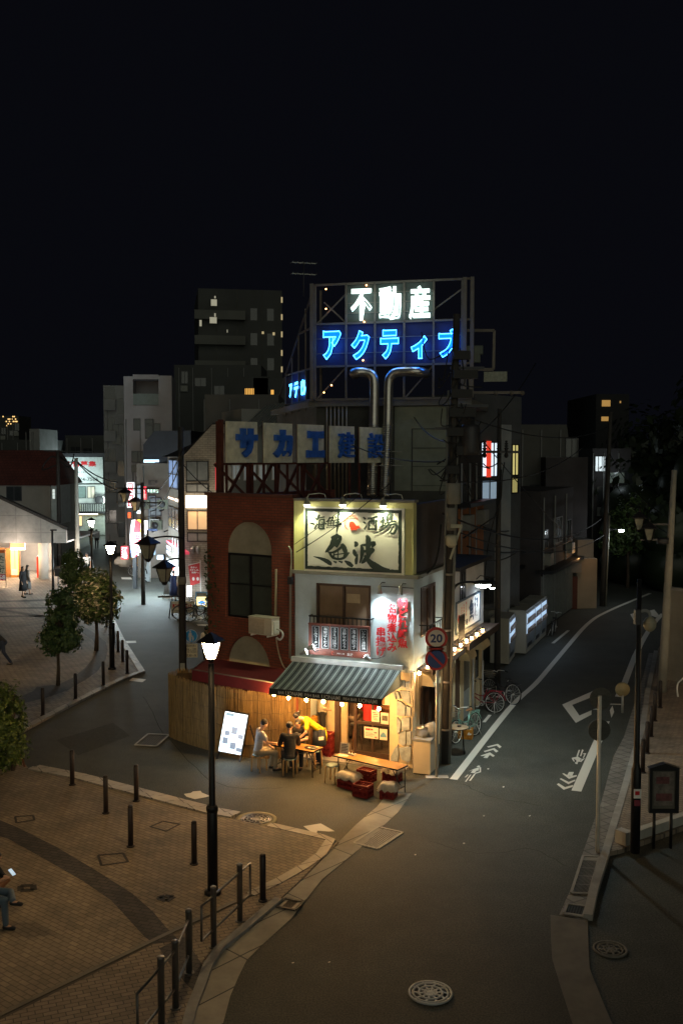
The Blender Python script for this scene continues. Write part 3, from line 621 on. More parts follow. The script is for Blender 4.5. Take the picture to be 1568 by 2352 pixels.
for i in range(n):
    for j in range(6):
        P_ = []
        for ii, jj in ((i, j), (i + 1, j), (i + 1, j + 1), (i, j + 1)):
            t = jj / 6; sag = -.03 * math.sin(math.pi * t)
            P_.append((ax0 + (ax1 - ax0) * ii / n, -.1 - (d_ - .1) * t, zt_ + (zb_ - zt_) * t + sag))
        mb.add(P_, [(0, 1, 2, 3)], True)
mb.add([(ax0, -.1, zt_), (ax0, -d_, zb_), (ax0, -.1, zb_)], [(0, 1, 2)]); mb.add([(ax1, -.1, zt_), (ax1, -d_, zb_), (ax1, -.1, zb_)], [(0, 2, 1)])
aw.part('canvas', mb, m)
va = aw.part('valance', MB().box(ax0, ax1, -d_ - .012, -d_, zb_ - .17, zb_ - .002), mat('valance_black', (.018, .02, .02), .8))
q = MB(); yv = -d_ - .014
for t, a0, a1, hh in (('BAR', 495, 537, .075), ('UONAMI', 541, 664, .105), ('FISH BAR', 670, 778, .075), ('UONAMI', 784, 918, .105), ('FISH BAR', 931, 1030, .075), ('UONAMI', 1034, 1168, .105)):
    xa = aw.L(ZH(a0, 380), yv)[0]; xb = aw.L(ZH(a1, 380), yv)[0]; MB().text(t, (xa + xb) / 2, zb_ - .085, (xb - xa) * .93, hh, yv, .004).build('valance_lettering', mat('valance_text', (.55, .55, .52), .8, 0, 0), va)
aw.part('cassette', MB().box(ax0 - .03, ax1 + .05, -.12, -.0, zt_ + .005, zt_ + .13), mat('cassette_white', (.62, .63, .62), .5))
aw.part('front_bar', MB().tube([(ax0, -d_ + .03, zb_ - .02), (ax1, -d_ + .03, zb_ - .02)], .025, 8), M_dkgrey)
# warm festoon bulbs under the awning
fs = Thing('festoon_lights', 'string of seven warm bulbs hanging under the awning valance', 'string lights', TA.wld((0, 0, 0)), R(-22))
bp = [(467, 357), (565, 379), (685, 394), (800, 405), (925, 422), (1045, 433), (1175, 453)]
M_sock = mat('socket_black', (.01, .01, .01), .5)
cb = []
for p in bp:
    x, z = fs.L(ZH(*p), -d_ + .12); cb.append((x, -d_ + .12, z + .14))
    bu = fs.part('bulb', MB().ball((x, -d_ + .12, z), (.042, .042, .05)), M_bulb)
    MB().lathe([(.02, z + .04), (.022, z + .12)], (x, -d_ + .12, 0), 8).build('socket', M_sock, bu)
    fs.light('POINT', (x, -d_ + .16, z - .03), 44, (1, .50, .15), .04)
fs.part('cable', MB().tube([p for p in cb], .008, 5), M_sock)
# ground floor: pillar with crazy-paving stone, glazed screen, room behind
TA.part('floor', MB().box(x0, -.05, .05, 3.4, 0.0, .06), mat('interior_floor', (.10, .07, .05), .6, 0, .2, 4))
TA.part('ceiling', MB().box(x0 + .14, -.15, .3, 3.44, 2.50, 2.545), M_creamw)
px0 = -.66
TA.part('pillar', MB().box(px0, -.02, 0, .42, .0, 2.545), M_creamw)
mb = MB(); kst = 0
for P_ in ([(1315, 330), (1380, 335), (1385, 420), (1342, 400)], [(1298, 395), (1328, 408), (1355, 432), (1352, 500), (1298, 495)], [(1360, 430), (1392, 450), (1392, 500), (1360, 505)], [(1330, 515), (1382, 513), (1382, 590), (1340, 602), (1328, 585)], [(1298, 510), (1322, 535), (1320, 605), (1300, 622)],
           [(1312, 622), (1335, 605), (1355, 602), (1355, 690), (1340, 703), (1308, 682)], [(1362, 610), (1390, 605), (1392, 690), (1366, 702)], [(1312, 718), (1355, 712), (1392, 710), (1390, 800), (1375, 812), (1328, 792)], [(1255, 775), (1280, 725), (1302, 695), (1308, 770), (1300, 806), (1257, 806)],
           [(1285, 335), (1308, 340), (1320, 385), (1300, 388)], [(1270, 272), (1320, 262), (1348, 265), (1350, 310), (1300, 322), (1272, 310)], [(1352, 275), (1385, 270), (1390, 325), (1355, 325)], [(1262, 325), (1280, 330), (1292, 388), (1265, 350)]):
    kst += 1; poly = [TA.L(ZH(*p), -.05) for p in P_]; mb.prism(poly, -.045 - .012 * (kst % 3) - .02, -.001)
TA.part('stone_cladding', mb, mat('blue_grey_stone', (.30, .34, .36), .8, 0, .45, 5, .6, 14))
mb = MB()
for k in range(5):
    a = 1395 + k * 11; P_ = []
    for j in range(7):
        b_ = 190 + j * 52 + rnd.uniform(-10, 10); x, z = TA.L(ZH(a + rnd.uniform(-16, 16), b_), -.1); P_.append((min(x, .1), -.12 - .03 * k, z))
    mb.tube(catmull(P_, 3), [.03 - .0012 * i for i in range(len(catmull(P_, 3)))], 6)
TA.part('driftwood', mb, mat('driftwood', (.5, .44, .34), .85, 0, .35, 9))
gx0, gx1 = -1.75, px0
scr = TA.part('glazed_screen', MB().bar((gx0, .3, .06), (gx0, .3, 2.5), .07).bar((gx1 - .04, .3, .06), (gx1 - .04, .3, 2.5), .08).bar((gx0, .3, 1.0), (gx1, .3, 1.0), .06, .07).bar((gx0, .3, 2.45), (gx1, .3, 2.45), .06, .08).bar((gx0, .3, .14), (gx1, .3, .14), .06, .14).bar((-1.25, .3, .1), (-1.25, .3, 2.45), .05), M_frame)
MB().box(gx0 + .03, gx1 - .08, .30, .306, .2, .97).build('lower_pane', mat('smoked_glass', (.02, .018, .016), .1, 0, 0, alpha=.45), scr)
def poster(rc, name, m, lines, y=.255):
    xa, xb, za, zb = TA.rect(ZU(rc[0], rc[1]), ZU(rc[2], rc[3]), y)
    p = TA.part(name, MB().box(xa, xb, y, y + .006, za, zb), m); q = MB()
    for (a, b_, c_, e) in lines: q.box(xa + (xb - xa) * a, xa + (xb - xa) * c_, y - .003, y - .0005, za + (zb - za) * b_, za + (zb - za) * e)
    return p, q
M_pap = mat('poster_paper', (.70, .62, .50), .7, 0, .05)
M_txt = mat('poster_ink', (.06, .05, .05), .7, 0, 0)
p, q = poster((470, 112, 533, 212), 'poster', M_pap, [(.15, .75, .6, .82), (.25, .6, .8, .66), (.15, .45, .85, .5), (.2, .3, .7, .35), (.3, .15, .85, .2)]); q.build('poster_print', M_txt, p)
p, q = poster((545, 132, 610, 232), 'poster', M_pap, [(.15, .3, .85, .75)]); q.build('poster_print', mat('photo_dark', (.10, .09, .06), .5, 0, .8, 30), p)
p, q = poster((410, 248, 525, 352), 'poster', M_pap, [(.1, .45, .6, .49), (.1, .33, .75, .37), (.1, .2, .6, .24), (.7, .5, .9, .6)]); q.build('poster_print', M_txt, p)
p2_, q = poster((410, 248, 525, 352), 'poster_title', M_pap, [(.1, .72, .42, .88), (.46, .74, .62, .86), (.75, .10, .9, .2)], .25); q.build('red_print', M_red, p)
bpy.data.objects.remove(p2_)
p, q = poster((535, 265, 598, 362), 'poster', M_pap, []); xa, xb, za, zb = TA.rect(ZU(535, 265), ZU(598, 362), .255); w_, h_ = xb - xa, zb - za
q.prism([(xa + w_ * a, za + h_ * c_) for a, c_ in ((.1, .25), (.1, .4), (.3, .6), (.5, .72), (.7, .6), (.9, .4), (.9, .25))], .25, .2545); q.build('poster_print', mat('print_blue', (.12, .28, .42), .6), p)
xa, xb, za, zb = TA.rect(ZH(1180, 345), ZH(1245, 430), .25); p = TA.part('poster', MB().box(xa, xb, .25, .256, za, zb), M_pap)
MB().box(xa + .02, xa + .15, .245, .249, za + .02, zb - .03).build('poster_print', mat('photo_warm', (.35, .16, .06), .5, 0, .5, 12), p)
# room: back wall, counter, post
TA.part('back_wall', MB().box(x0 + .15, -.15, 3.2, 3.4, .06, 2.5), mat('room_wall', (.30, .20, .12), .8, 0, .25, 1.5))
TA.part('partition', MB().box(-3.25, -2.35, 1.15, 1.25, .06, 2.5), M_creamw)
TA.part('post', MB().box(-2.36, -2.22, .28, .42, .06, 2.5), M_frame)
TA.part('corner_post', MB().box(-3.46, -3.3, -.12, .06, .0, 2.5), mat('red_wood', (.17, .035, .02), .55, 0, .2, 6))
ct = TA.part('counter', MB().box(-2.1, -.7, 1.9, 2.3, .06, 1.0).box(-2.15, -.65, 1.82, 2.35, 1.0, 1.05), M_wood)
MB().box(-1.95, -1.45, 1.8, 1.83, 1.35, 1.62).build('picture_frame', mat('frame_gold', (.4, .28, .13), .5), ct)
mb = MB()
for k in range(14): xx = -2.05 + .1 * k; mb.lathe([(.03, 1.05), (.032, 1.2 + .05 * (k % 3)), (.014, 1.28 + .05 * (k % 3)), (.014, 1.33 + .05 * (k % 3))], (xx, 2.2, 0), 8)
mb.build('bottle_row', mat('bottle_green', (.03, .06, .03), .15, 0, .2), ct)
def bar_stool(x, y, i, lab):
    t = Thing('bar_stool', lab, 'stool', TA.wld((x, y, .06)), 0, 'stools inside the restaurant')
    t.part('seat', MB().lathe([(.17, .66), (.19, .69), (.18, .73), (.0001, .74)], n=16), mat('seat_black', (.02, .018, .016), .5))
    for k in range(4): a = R(45 + 90 * k); t.part('leg', MB().tube([(.12 * math.cos(a), .12 * math.sin(a), .66), (.19 * math.cos(a), .19 * math.sin(a), 0)], .016, 6), M_wood)
    t.part('ring', MB().tube([(.16 * math.cos(R(a)), .16 * math.sin(R(a)), .25) for a in range(0, 360, 30)], .01, 5, True), M_wood)
bar_stool(-1.95, .95, 0, 'dark round stool nearest the inner post inside the restaurant'); bar_stool(-1.45, 1.2, 1, 'dark round stool behind the glazed screen of posters')
for p in ((-2.9, .75, 2.3), (-1.3, 1.1, 2.3)):
    t = Thing('ceiling_lamp', 'bare warm bulb hanging inside the restaurant ' + ('by the cream partition' if p[0] < -2 else 'behind the glazed screen'), 'lamp', TA.wld(p), 0, 'bulbs hanging in the restaurant')
    t.part('bulb', MB().ball((0, 0, 0), .045), M_bulb); t.part('cord', MB().tube([(0, 0, .05), (0, 0, .2)], .006, 5), M_sock)
    t.light('POINT', (0, 0, -.08), 85, (1, .52, .17), .05)
# side ground floor along the lane
TA.part('side_base', MB().box(-.14, -.001, .425, .6, .0, 2.545).box(-.14, -.001, 1.9, 3.6, .0, 2.545).box(-.14, -.001, .6, 1.9, 0, .72).box(-.14, -.001, .6, 1.9, 2.05, 2.545), M_creamw)
mb = MB().box(-.06, .05, .6, .68, .72, 2.05).box(-.06, .05, 1.82, 1.9, .72, 2.05).box(-.06, .05, .68, 1.82, .72, .8).box(-.06, .05, .68, 1.82, 1.97, 2.05).box(-.06, .05, 1.2, 1.27, .8, 1.97)
sw = TA.part('shop_window', mb, M_frame); MB().box(-.05, -.04, .68, 1.82, .8, 1.97).build('pane', mat('warm_dark_glass', (.06, .04, .025), .1, 0, .2), sw)
TA.part('side_eave', MB().box(.0, .42, .3, 3.6, 2.55, 2.62).box(.40, .44, .3, 3.6, 2.46, 2.62), mat('eave_brown', (.06, .04, .03), .7))
def dome_hood(par, y0, y1, z, name='hood'):
    mb = MB(); n = 8
    for i in range(n):
        a0, a1 = math.pi / 2 * i / n, math.pi / 2 * (i + 1) / n
        mb.add([(.34 * math.sin(a0), y0, z + .34 * math.cos(a0)), (.34 * math.sin(a1), y0, z + .34 * math.cos(a1)), (.34 * math.sin(a1), y1, z + .34 * math.cos(a1)), (.34 * math.sin(a0), y1, z + .34 * math.cos(a0))], [(0, 1, 2, 3)], True)
    for yy in (y0, y1): mb.add([(0, yy, z), (0, yy, z + .34)] + [(.34 * math.sin(math.pi / 2 * i / n), yy, z + .34 * math.cos(math.pi / 2 * i / n)) for i in range(1, n + 1)], [tuple(range(n + 2))])
    return par.part(name, mb, M_creamw)
dome_hood(TA, .75, 1.5, 2.05)
def lane_string(pts, lab, plane_x, e=8):
    t = Thing('festoon_lights', lab, 'string lights', TA.wld((0, 0, 0)), R(-22), 'strings of warm bulbs along the lane side')
    c_ = []
    for zf, p in pts:
        y, z = t.LX(zf(*p), plane_x); c_.append((plane_x, y, z + .16))
        b_ = t.part('bulb', MB().ball((plane_x, y, z), (.042, .042, .05)), M_bulb); MB().lathe([(.02, z + .04), (.022, z + .13)], (plane_x, y, 0), 8).build('socket', M_sock, b_)
        t.light('POINT', (plane_x + .02, y, z - .07), e, (1, .6, .26), .04)
    t.part('cable', MB().tube(c_, .008, 5), M_sock)
lane_string([(ZH, (1447, 212)), (ZL, (370, 210))], 'pair of warm bulbs under the eave beside the stone pillar', .25, 10)
# ------------------------------------------------ the white annex beyond the utility pole
TX = Thing('annex_building', 'low white annex with a blue and white calligraphy sign facing the lane', 'restaurant', TA.wld((0, 3.62, 0)), R(-22))
M_annex = mat('annex_plaster', (.50, .52, .55), .85, 0, .12, 2, .2, 20)
L_ = 3.95
TX.part('wall', MB().box(-3.4, 0, 0, .15, 0, 4.85).box(-3.4, 0, L_ - .15, L_, 0, 4.85).box(-.15, -.001, .151, L_ - .151, 2.72, 4.85), M_annex)
TX.part('roof', MB().box(-3.4, .25, -.0, L_ + .1, 4.855, 4.97), mat('dark_roof', (.03, .028, .03), .8))
TX.part('eave', MB().box(-.14, .5, .1, L_ + .05, 2.62, 2.715).box(.47, .53, .1, L_ + .05, 2.50, 2.72), MATS['eave_brown'])
TX.part('ground_wall', MB().box(-.14, -.002, .151, .5, 0, 2.615).box(-.14, -.002, 1.15, 1.5, 0, 2.615).box(-.14, -.002, 2.35, 2.9, 0, 2.615).box(-.14, -.002, 3.5, L_ - .151, 0, 2.615).box(-.14, -.002, .5, 3.5, 2.2, 2.615), M_creamw)
TX.part('sliding_door', MB().box(-.1, -.03, .5, 1.15, 0, 2.2), mat('door_brown', (.10, .06, .04), .6)); dd = TX.part('door', MB().box(-.1, -.04, 1.5, 2.35, 0, 2.2), mat('door_blue_grey', (.34, .38, .40), .6))
MB().box(-.039, -.02, 1.6, 2.25, .9, 2.1).build('pane', mat('door_pane', (.2, .19, .16), .2), dd)
TX.part('vent_window', MB().box(-.1, -.03, 2.9, 3.5, 1.0, 2.2), M_glassd)
dome_hood(TX, .9, 1.75, 2.02); dome_hood(TX, 2.6, 3.55, 2.05)
TX.part('downpipe', MB().tube([(.06, 2.42, 0), (.06, 2.42, 2.6)], .035, 8).tube([(.08, 3.6, .0), (.08, 3.6, 1.5)], .03, 8), M_annex)
y0, z0 = TX.LX(ZF(420, 1215), 0); y1, z1 = TX.LX(ZF(470, 1400), 0)
wf = TX.part('window', MB().box(-.05, .03, .95, 1.02, 3.55, 4.75).box(-.05, .03, 1.5, 1.57, 3.55, 4.75).box(-.05, .03, 1.02, 1.5, 4.68, 4.75).box(-.05, .03, 1.02, 1.5, 3.55, 3.62).box(-.05, .035, 1.24, 1.29, 3.62, 4.68), M_dkgrey)
MB().box(.001, .01, 1.02, 1.5, 3.62, 4.68).build('pane', M_glassd, wf)
mb = MB()
for i in range(8): yy = .1 + .6 * i / 7; mb.bar((.22, yy, 2.75), (.22, yy, 3.5), .02)
mb.bar((.22, .1, 3.5), (.22, .7, 3.5), .03); mb.bar((.22, .1, 2.76), (.22, .7, 2.76), .03); TX.part('balcony_rail', mb, M_black)
# its signboard, on the lane side (local frame turned so that x runs away along the lane)
ss = Thing('lane_signboard', 'white signboard with blue calligraphy and a red fish above the lane bulbs', 'sign', TX.wld((.02, 0, 0)), R(68))
a = ss.L(ZF(388, 1468), -.06); b_ = ss.L(ZF(580, 1620), -.06); sx0, sx1, sz1, sz0 = a[0], b_[0], a[1] - .02, b_[1] - .0
ss.part('frame', MB().box(sx0, sx1, -.05, .0, sz0, sz0 + .05).box(sx0, sx1, -.05, 0, sz1 - .05, sz1).box(sx0, sx0 + .05, -.05, 0, sz0 + .05, sz1 - .05).box(sx1 - .05, sx1, -.05, 0, sz0 + .05, sz1 - .05), mat('sign_frame_blue', (.05, .09, .14), .5))
ss.part('panel', MB().box(sx0 + .05, sx1 - .05, -.03, -.005, sz0 + .05, sz1 - .05), mat('sign_white', (.72, .76, .78), .5, 0, .04))
fw, fh = sx1 - sx0, sz1 - sz0; M_navy = mat('ink_navy', (.02, .05, .10), .6, 0, 0)
q = MB().text('魚', sx0 + fw * .62, sz0 + fh * .52, .62, .72, -.034, .05).text('波', sx0 + fw * .83, sz0 + fh * .55, .52, .72, -.034, .05).text('海鮮酒場', sx0 + fw * .26, sz0 + fh * .22, fw * .42, .20, -.034, .03)
ss.part('lettering', q, M_navy)
q = MB().vtext('朝どれ鮮魚', sx0 + fw * .40, sz1 - .12, .12, .09, -.034, .02).vtext('名物煮込み', sx0 + fw * .30, sz1 - .15, .12, .09, -.034, .02).vtext('串揚げ', sx0 + fw * .21, sz1 - .2, .12, .09, -.034, .02)
q.prism([(sx0 + fw * (.12 + .07 * x), sz0 + fh * (.45 + .13 * z)) for x, z in ((-.9, 0), (-.4, 1), (.2, .9), (.6, .2), (1, .7), (1, -.7), (.6, -.2), (.2, -.9), (-.4, -1))], -.036, -.031)
ss.part('red_lettering', q, M_red)
def gooseneck(px, lab, e=26):
    y, z = TX.LX(ZF(*px), .55)
    t = Thing('sign_lamp', lab, 'lamp', TX.wld((.55, y, z)), R(-22), 'lamps over the lane signboard')
    t.part('arm', MB().tube([(-.53, 0, .25), (-.4, 0, .38), (-.1, 0, .34), (0, 0, .14)], .014, 6), M_black)
    t.part('shade', MB().lathe([(.04, .14), (.06, .08), (.12, 0)], n=14), M_dkgrey); t.part('bulb', MB().ball((0, 0, .0), (.09, .09, .04)), M_spotw)
    t.light('SPOT', (0, 0, -.05), e, (.8, .92, 1), .05, (-.25, 0, -1), 140, .8)
gooseneck((676, 1350), 'small bright lamp on the far end of the lane signboard', 30)
lane_string([(ZF, (367, 1852)), (ZF, (417, 1820)), (ZF, (463, 1784)), (ZF, (505, 1764)), (ZF, (550, 1730)), (ZF, (595, 1702))], 'row of six warm bulbs along the annex eave', .40, 9)
# ------------------------------------------------ the red brick building
S0 = TA.wld((-3.45, .0, 0))
TB = Thing('brick_building', 'dark red brick building with an arched window and plaster lunettes', 'building', S0, R(-34))
M_br = brick('red_brick', (.18, .045, .025), (.23, .06, .033), (.085, .042, .03), .22, .075, .008, 0, False, .5, .8, .5)
bx0, bzt = -3.16, 7.12
ax_0, ax_1 = TB.L(ZD(345, 745))[0], TB.L(ZD(815, 760))[0]; az0, azs, aza = 3.62, 5.60, 6.42
bx_0, bx_1, bzs, bza = TB.L(ZD(360, 1850))[0], TB.L(ZD(800, 1890))[0], 2.2, TB.L(ZD(545, 1600))[1]
mb = MB(); yf, yb = 0, .22
mb.box(bx0, min(ax_0, bx_0) - .0, yf, yb, 0, bzt); mb.box(max(ax_1, bx_1), -.005, yf, yb, 0, bzt)
def arch_fill(xa, xb, zs, za, ztop):
    n = 16; arc = [(xa + (xb - xa) * (1 - math.cos(math.pi * i / n)) / 2, zs + (za - zs) * math.sin(math.pi * i / n)) for i in range(n + 1)]
    for i in range(n): mb.prism([arc[i], arc[i + 1], (arc[i + 1][0], ztop), (arc[i][0], ztop)], yf, yb)
xl, xr = min(ax_0, bx_0), max(ax_1, bx_1)
if ax_0 > xl + .003: mb.box(xl, ax_0, yf, yb, az0, bzt)
if ax_1 < xr - .003: mb.box(ax_1, xr, yf, yb, az0, bzt)
arch_fill(ax_0, ax_1, azs, aza, bzt)
if bx_0 > xl + .003: mb.box(xl, bx_0, yf, yb, 0, az0)
if bx_1 < xr - .003: mb.box(bx_1, xr, yf, yb, 0, az0)
arch_fill(bx_0, bx_1, bzs, bza, az0); mb.box(bx_0, bx_1, yf, yb, 0, bzs)
TB.part('wall', mb, M_br)
TB.part('side_wall', MB().box(bx0, bx0 + .22, .221, 6.3, 0, bzt).box(bx0 + .22, 1.2, 6.1, 6.3, 0, 6.6), M_br)
TB.part('roof', MB().box(bx0 + .22, -.02, .222, 6.1, 6.7, 6.85), mat('dark_roof', (.03, .028, .03), .8))
TB.part('coping', MB().box(bx0 - .05, .0, -.05, .25, bzt + .004, bzt + .09).box(-1.5 - .3, -.0, -.03, -.001, 6.40, 6.44), mat('brick_coping', (.12, .045, .03), .8))
n = 20; M_lun = mat('lunette_plaster', (.27, .255, .20), .85, 0, .2, 2, .3, 20)
arc = [(ax_0 + (ax_1 - ax_0) * (1 - math.cos(math.pi * i / n)) / 2, azs + (aza - azs) * math.sin(math.pi * i / n)) for i in range(n + 1)]
TB.part('lunette', MB().prism(arc + [(ax_1, azs - .12), (ax_0, azs - .12)], .14, .2), M_lun)
arc = [(bx_0 + (bx_1 - bx_0) * (1 - math.cos(math.pi * i / n)) / 2, bzs + (bza - bzs) * math.sin(math.pi * i / n)) for i in range(n + 1)]
TB.part('lunette', MB().prism(arc, .10, .2), M_lun)
wz1 = azs - .125; xm = (ax_0 + ax_1) / 2
wf = TB.part('window', MB().box(ax_0, ax_0 + .06, .12, .2, az0, wz1).box(ax_1 - .06, ax_1, .12, .2, az0, wz1).box(xm - .04, xm + .04, .11, .2, az0, wz1).box(ax_0 + .06, ax_1 - .06, .12, .2, wz1 - .06, wz1).box(ax_0 + .06, ax_1 - .06, .12, .2, az0, az0 + .06).box(ax_0 + .06, ax_1 - .06, .125, .2, az0 + .95, az0 + .99), M_black)
MB().box(ax_0 + .06, ax_1 - .06, .15, .16, az0 + .06, wz1 - .06).build('pane', mat('curtain_glass', (.055, .065, .06), .18, 0, .2, 1.5), wf)
# vines down the left edge
mb = MB()
for i in range(190):
    z = rnd.uniform(2.3, 5.6); x = bx0 + rnd.random() ** 1.6 * .45 * (1 + .3 * math.sin(z * 2)); s_ = rnd.uniform(.03, .075); a = rnd.uniform(0, 6.28)
    c_ = Vector((x, -.03 - rnd.random() * .12, z)); u = Vector((math.cos(a), -.3, math.sin(a))) * s_; v_ = Vector((-math.sin(a), -.4, math.cos(a))) * s_ * .8
    mb.add([c_ - u, c_ + v_ * .6, c_ + u, c_ - v_ * .6], [(0, 1, 2, 3)])
tag(mb.build('climbing_vine', mat('vine_leaf', (.035, .05, .02), .7), None, TB.M), 'sparse dark vine creeping up the left edge of the brick wall', 'vine')
# air conditioner
ay = -.42; a = TB.L(ZD(583, 1395), ay); b_ = TB.L(ZD(818, 1605), ay)
ac = Thing('air_conditioner', 'beige outdoor air conditioner unit hung under the arched brick window', 'air conditioner', TB.wld((a[0], ay, b_[1])), R(-34))
aw_, ah_ = b_[0] - a[0], a[1] - b_[1] - .03
M_ac = mat('ac_beige', (.42, .40, .34), .5, 0, .1)
ac.part('casing', MB().box(0, aw_, 0, .34, 0, ah_).box(-.01, aw_ + .01, -.01, .35, ah_, ah_ + .02), M_ac)
ac.part('front_panel', MB().box(.03, aw_ * .68, -.014, -.002, .03, ah_ - .03), mat('ac_grille', (.33, .30, .25), .6, 0, .15, 20))
ac.part('side_cover', MB().box(aw_ - .12, aw_ + .03, .06, .3, .05, ah_ - .08), mat('ac_white', (.55, .56, .54), .5))
ac.part('bracket', MB().bar((.1, -.02, -.03), (.1, .42, -.03), .04).bar((aw_ - .15, -.02, -.03), (aw_ - .15, .42, -.03), .04), M_white)
def pth(pts, y, zf=ZD, T=None): T = T or ac; return [(T.L(zf(*p), y)[0], y, T.L(zf(*p), y)[1]) for p in pts]
ac.part('hose', MB().tube(catmull(pth([(868, 1530), (915, 1555), (928, 1600), (900, 1640), (865, 1620)], .1), 4), .028, 8), MATS['ac_white'])
TB.part('pipe', MB().tube([(TB.L(ZD(*p), -.06)[0], -.06, TB.L(ZD(*p), -.06)[1]) for p in ((855, 1400), (858, 1150), (862, 940), (858, 925))], .035, 8), mat('pipe_beige', (.33, .29, .2), .6))
TB.part('pipe', MB().tube(catmull([(TB.L(ZD(*p), -.05)[0], -.05, TB.L(ZD(*p), -.05)[1]) for p in ((860, 1620), (875, 1720), (905, 1840), (945, 1925), (985, 1930))], 4), .018, 6), MATS['pipe_beige'])
TB.part('conduit', MB().tube(catmull([(TB.L(ZD(*p), -.05)[0], -.05, TB.L(ZD(*p), -.05)[1]) for p in ((985, 690), (1012, 740), (1015, 860), (1002, 1000), (1000, 1400), (995, 1830))], 4), .02, 6).tube([(TB.L(ZD(*p), -.05)[0], -.05, TB.L(ZD(*p), -.05)[1]) for p in ((1015, 870), (1012, 1300), (1010, 1850))], .014, 6), mat('conduit_grey', (.22, .2, .16), .6))
TB.part('junction_box', MB().box(-.14, -.02, -.12, -.005, 4.75, 4.95), M_dkgrey)
# red canvas canopy
rc = Thing('red_canopy', 'long dark red canvas canopy along the foot of the brick wall', 'canopy', S0, R(-34))
M_rc = mat('red_canvas', (.13, .012, .014), .8, 0, .2, 2.5)
mb = MB(); dc = 1.16; xs0, xs1 = -2.72, .25
mb.add([(xs0 - .42, -.01, 2.34), (xs1, -.01, 2.34), (xs1, -dc, 2.24), (xs0, -dc, 2.24)], [(3, 2, 1, 0)])
mb.box(xs0, xs1, -dc - .012, -dc, 1.94, 2.235); mb.add([(xs0 - .42, -.01, 2.34), (xs0, -dc, 2.24), (xs0, -dc, 1.94), (xs0 - .42, -.01, 1.98)], [(0, 1, 2, 3)])
rc.part('canvas', mb, M_rc); rc.part('edge_tube', MB().tube([(xs0 - .42, -.01, 2.35), (xs0, -dc, 2.25), (xs1, -dc, 2.25)], .02, 6), mat('tube_grey', (.2, .17, .15), .5, .4))
# reed screen wrapped round the terrace
rs = Thing('reed_screen', 'tall golden reed screen wrapped round the terrace under the red canopy', 'reed screen', (0, 0, 0))
path = [TB.wld(p) for p in ((-3.35, .3, 0), (-3.9, -.15, 0), (-4.12, -.62, 0), (-3.2, -.92, 0), (-2.0, -1.06, 0), (-.9, -.98, 0), (-.15, -.62, 0), (.05, -.2, 0), (.3, .35, 0))]
P_ = catmull([tuple(p) for p in path], 14); mb = MB(); back = MB(); acc = 0
for i in range(len(P_) - 1):
    a, b_ = Vector(P_[i]), Vector(P_[i + 1]); L = (b_ - a).length; k = max(1, int(L / .011)); t_ = (b_ - a).normalized(); nn = Vector((t_.y, -t_.x, 0))
    h = 1.92 if i < 20 else 1.86
    back.add([a, b_, b_ + Vector((0, 0, h - .1)), a + Vector((0, 0, h - .1))], [(0, 1, 2, 3)])
    for j in range(k):
        p = a + (b_ - a) * ((j + rnd.uniform(.2, .8)) / k) + nn * rnd.uniform(.006, .03); ht = h + rnd.uniform(-.04, .05)
        tp = p + Vector((rnd.uniform(-.018, .018), rnd.uniform(-.012, .012), ht)); wd = rnd.uniform(.004, .009)
        mb.add([p - t_ * wd, p + t_ * wd, tp + t_ * wd, tp - t_ * wd, p + nn * .009, tp + nn * .009], [(0, 4, 5, 3), (4, 1, 2, 5)])
m, nt, b = nodes('reed'); b.inputs['Roughness'].default_value = .6
tc = nt.nodes.new('ShaderNodeTexCoord'); mp = nt.nodes.new('ShaderNodeMapping'); mp.inputs['Scale'].default_value = (60, 60, .7)
ns = nt.nodes.new('ShaderNodeTexNoise'); ns.inputs['Detail'].default_value = 3; rp = nt.nodes.new('ShaderNodeValToRGB')
lnk(nt, tc.outputs['Object'], mp.inputs['Vector']); lnk(nt, mp.outputs[0], ns.inputs['Vector']); lnk(nt, ns.outputs['Fac'], rp.inputs['Fac']); lnk(nt, rp.outputs['Color'], b.inputs['Base Color'])
rp.color_ramp.elements[0].position = .36; rp.color_ramp.elements[0].color = (.11, .062, .022, 1); rp.color_ramp.elements[1].position = .62; rp.color_ramp.elements[1].color = (.37, .24, .085, 1)
rs.part('reeds', mb, m); rs.part('backing', back, mat('reed_back', (.06, .04, .02), .9))
tie = MB()
for zz in (.35, .8, 1.25, 1.6): tie.tube([Vector(p) + Vector((0, -.035, zz + .02 * math.sin(i * .7))) for i, p in enumerate(P_)], .006, 4)
rs.part('binding', tie, mat('binding', (.09, .06, .03), .8))
# stone plinth and step between the terrace and the road
TA.part('step', MB().box(x0, -.1, -.35, .0, 0, .055), M_conc)
# white storage counter with a pot, beside the pillar
fc = [TA.loc(G(*ZH(*p))) for p in ((1405, 893), (1520, 906))]
cb_ = Thing('storage_counter', 'cream storage counter with a grey top beside the stone pillar', 'counter', G(*ZH(1405, 893)), R(-22 + 14))
cw = (G(*ZH(1520, 906)) - G(*ZH(1405, 893))).length
cb_.e.rotation_euler.z = math.atan2(*(G(*ZH(1520, 906)) - G(*ZH(1405, 893))).yx); cb_.M = Matrix.Translation(G(*ZH(1405, 893))) @ Matrix.Rotation(cb_.e.rotation_euler.z, 4, 'Z'); cb_.I = cb_.M.inverted()
chh = cb_.L(ZH(1405, 655))[1]
cb_.part('cabinet', MB().box(0, cw, 0, .62, .03, chh - .06), mat('cabinet_cream', (.60, .52, .38), .45, 0, .06))
cb_.part('worktop', MB().box(-.02, cw + .02, -.02, .64, chh - .055, chh), mat('worktop_grey', (.30, .31, .31), .35, .3)); cb_.part('plinth', MB().box(.02, cw - .02, .02, .6, 0, .03), M_black)
pt = Thing('steel_pot', 'large lidded steel pot standing on the storage counter', 'pot', cb_.wld((cw * .35, .36, chh)))
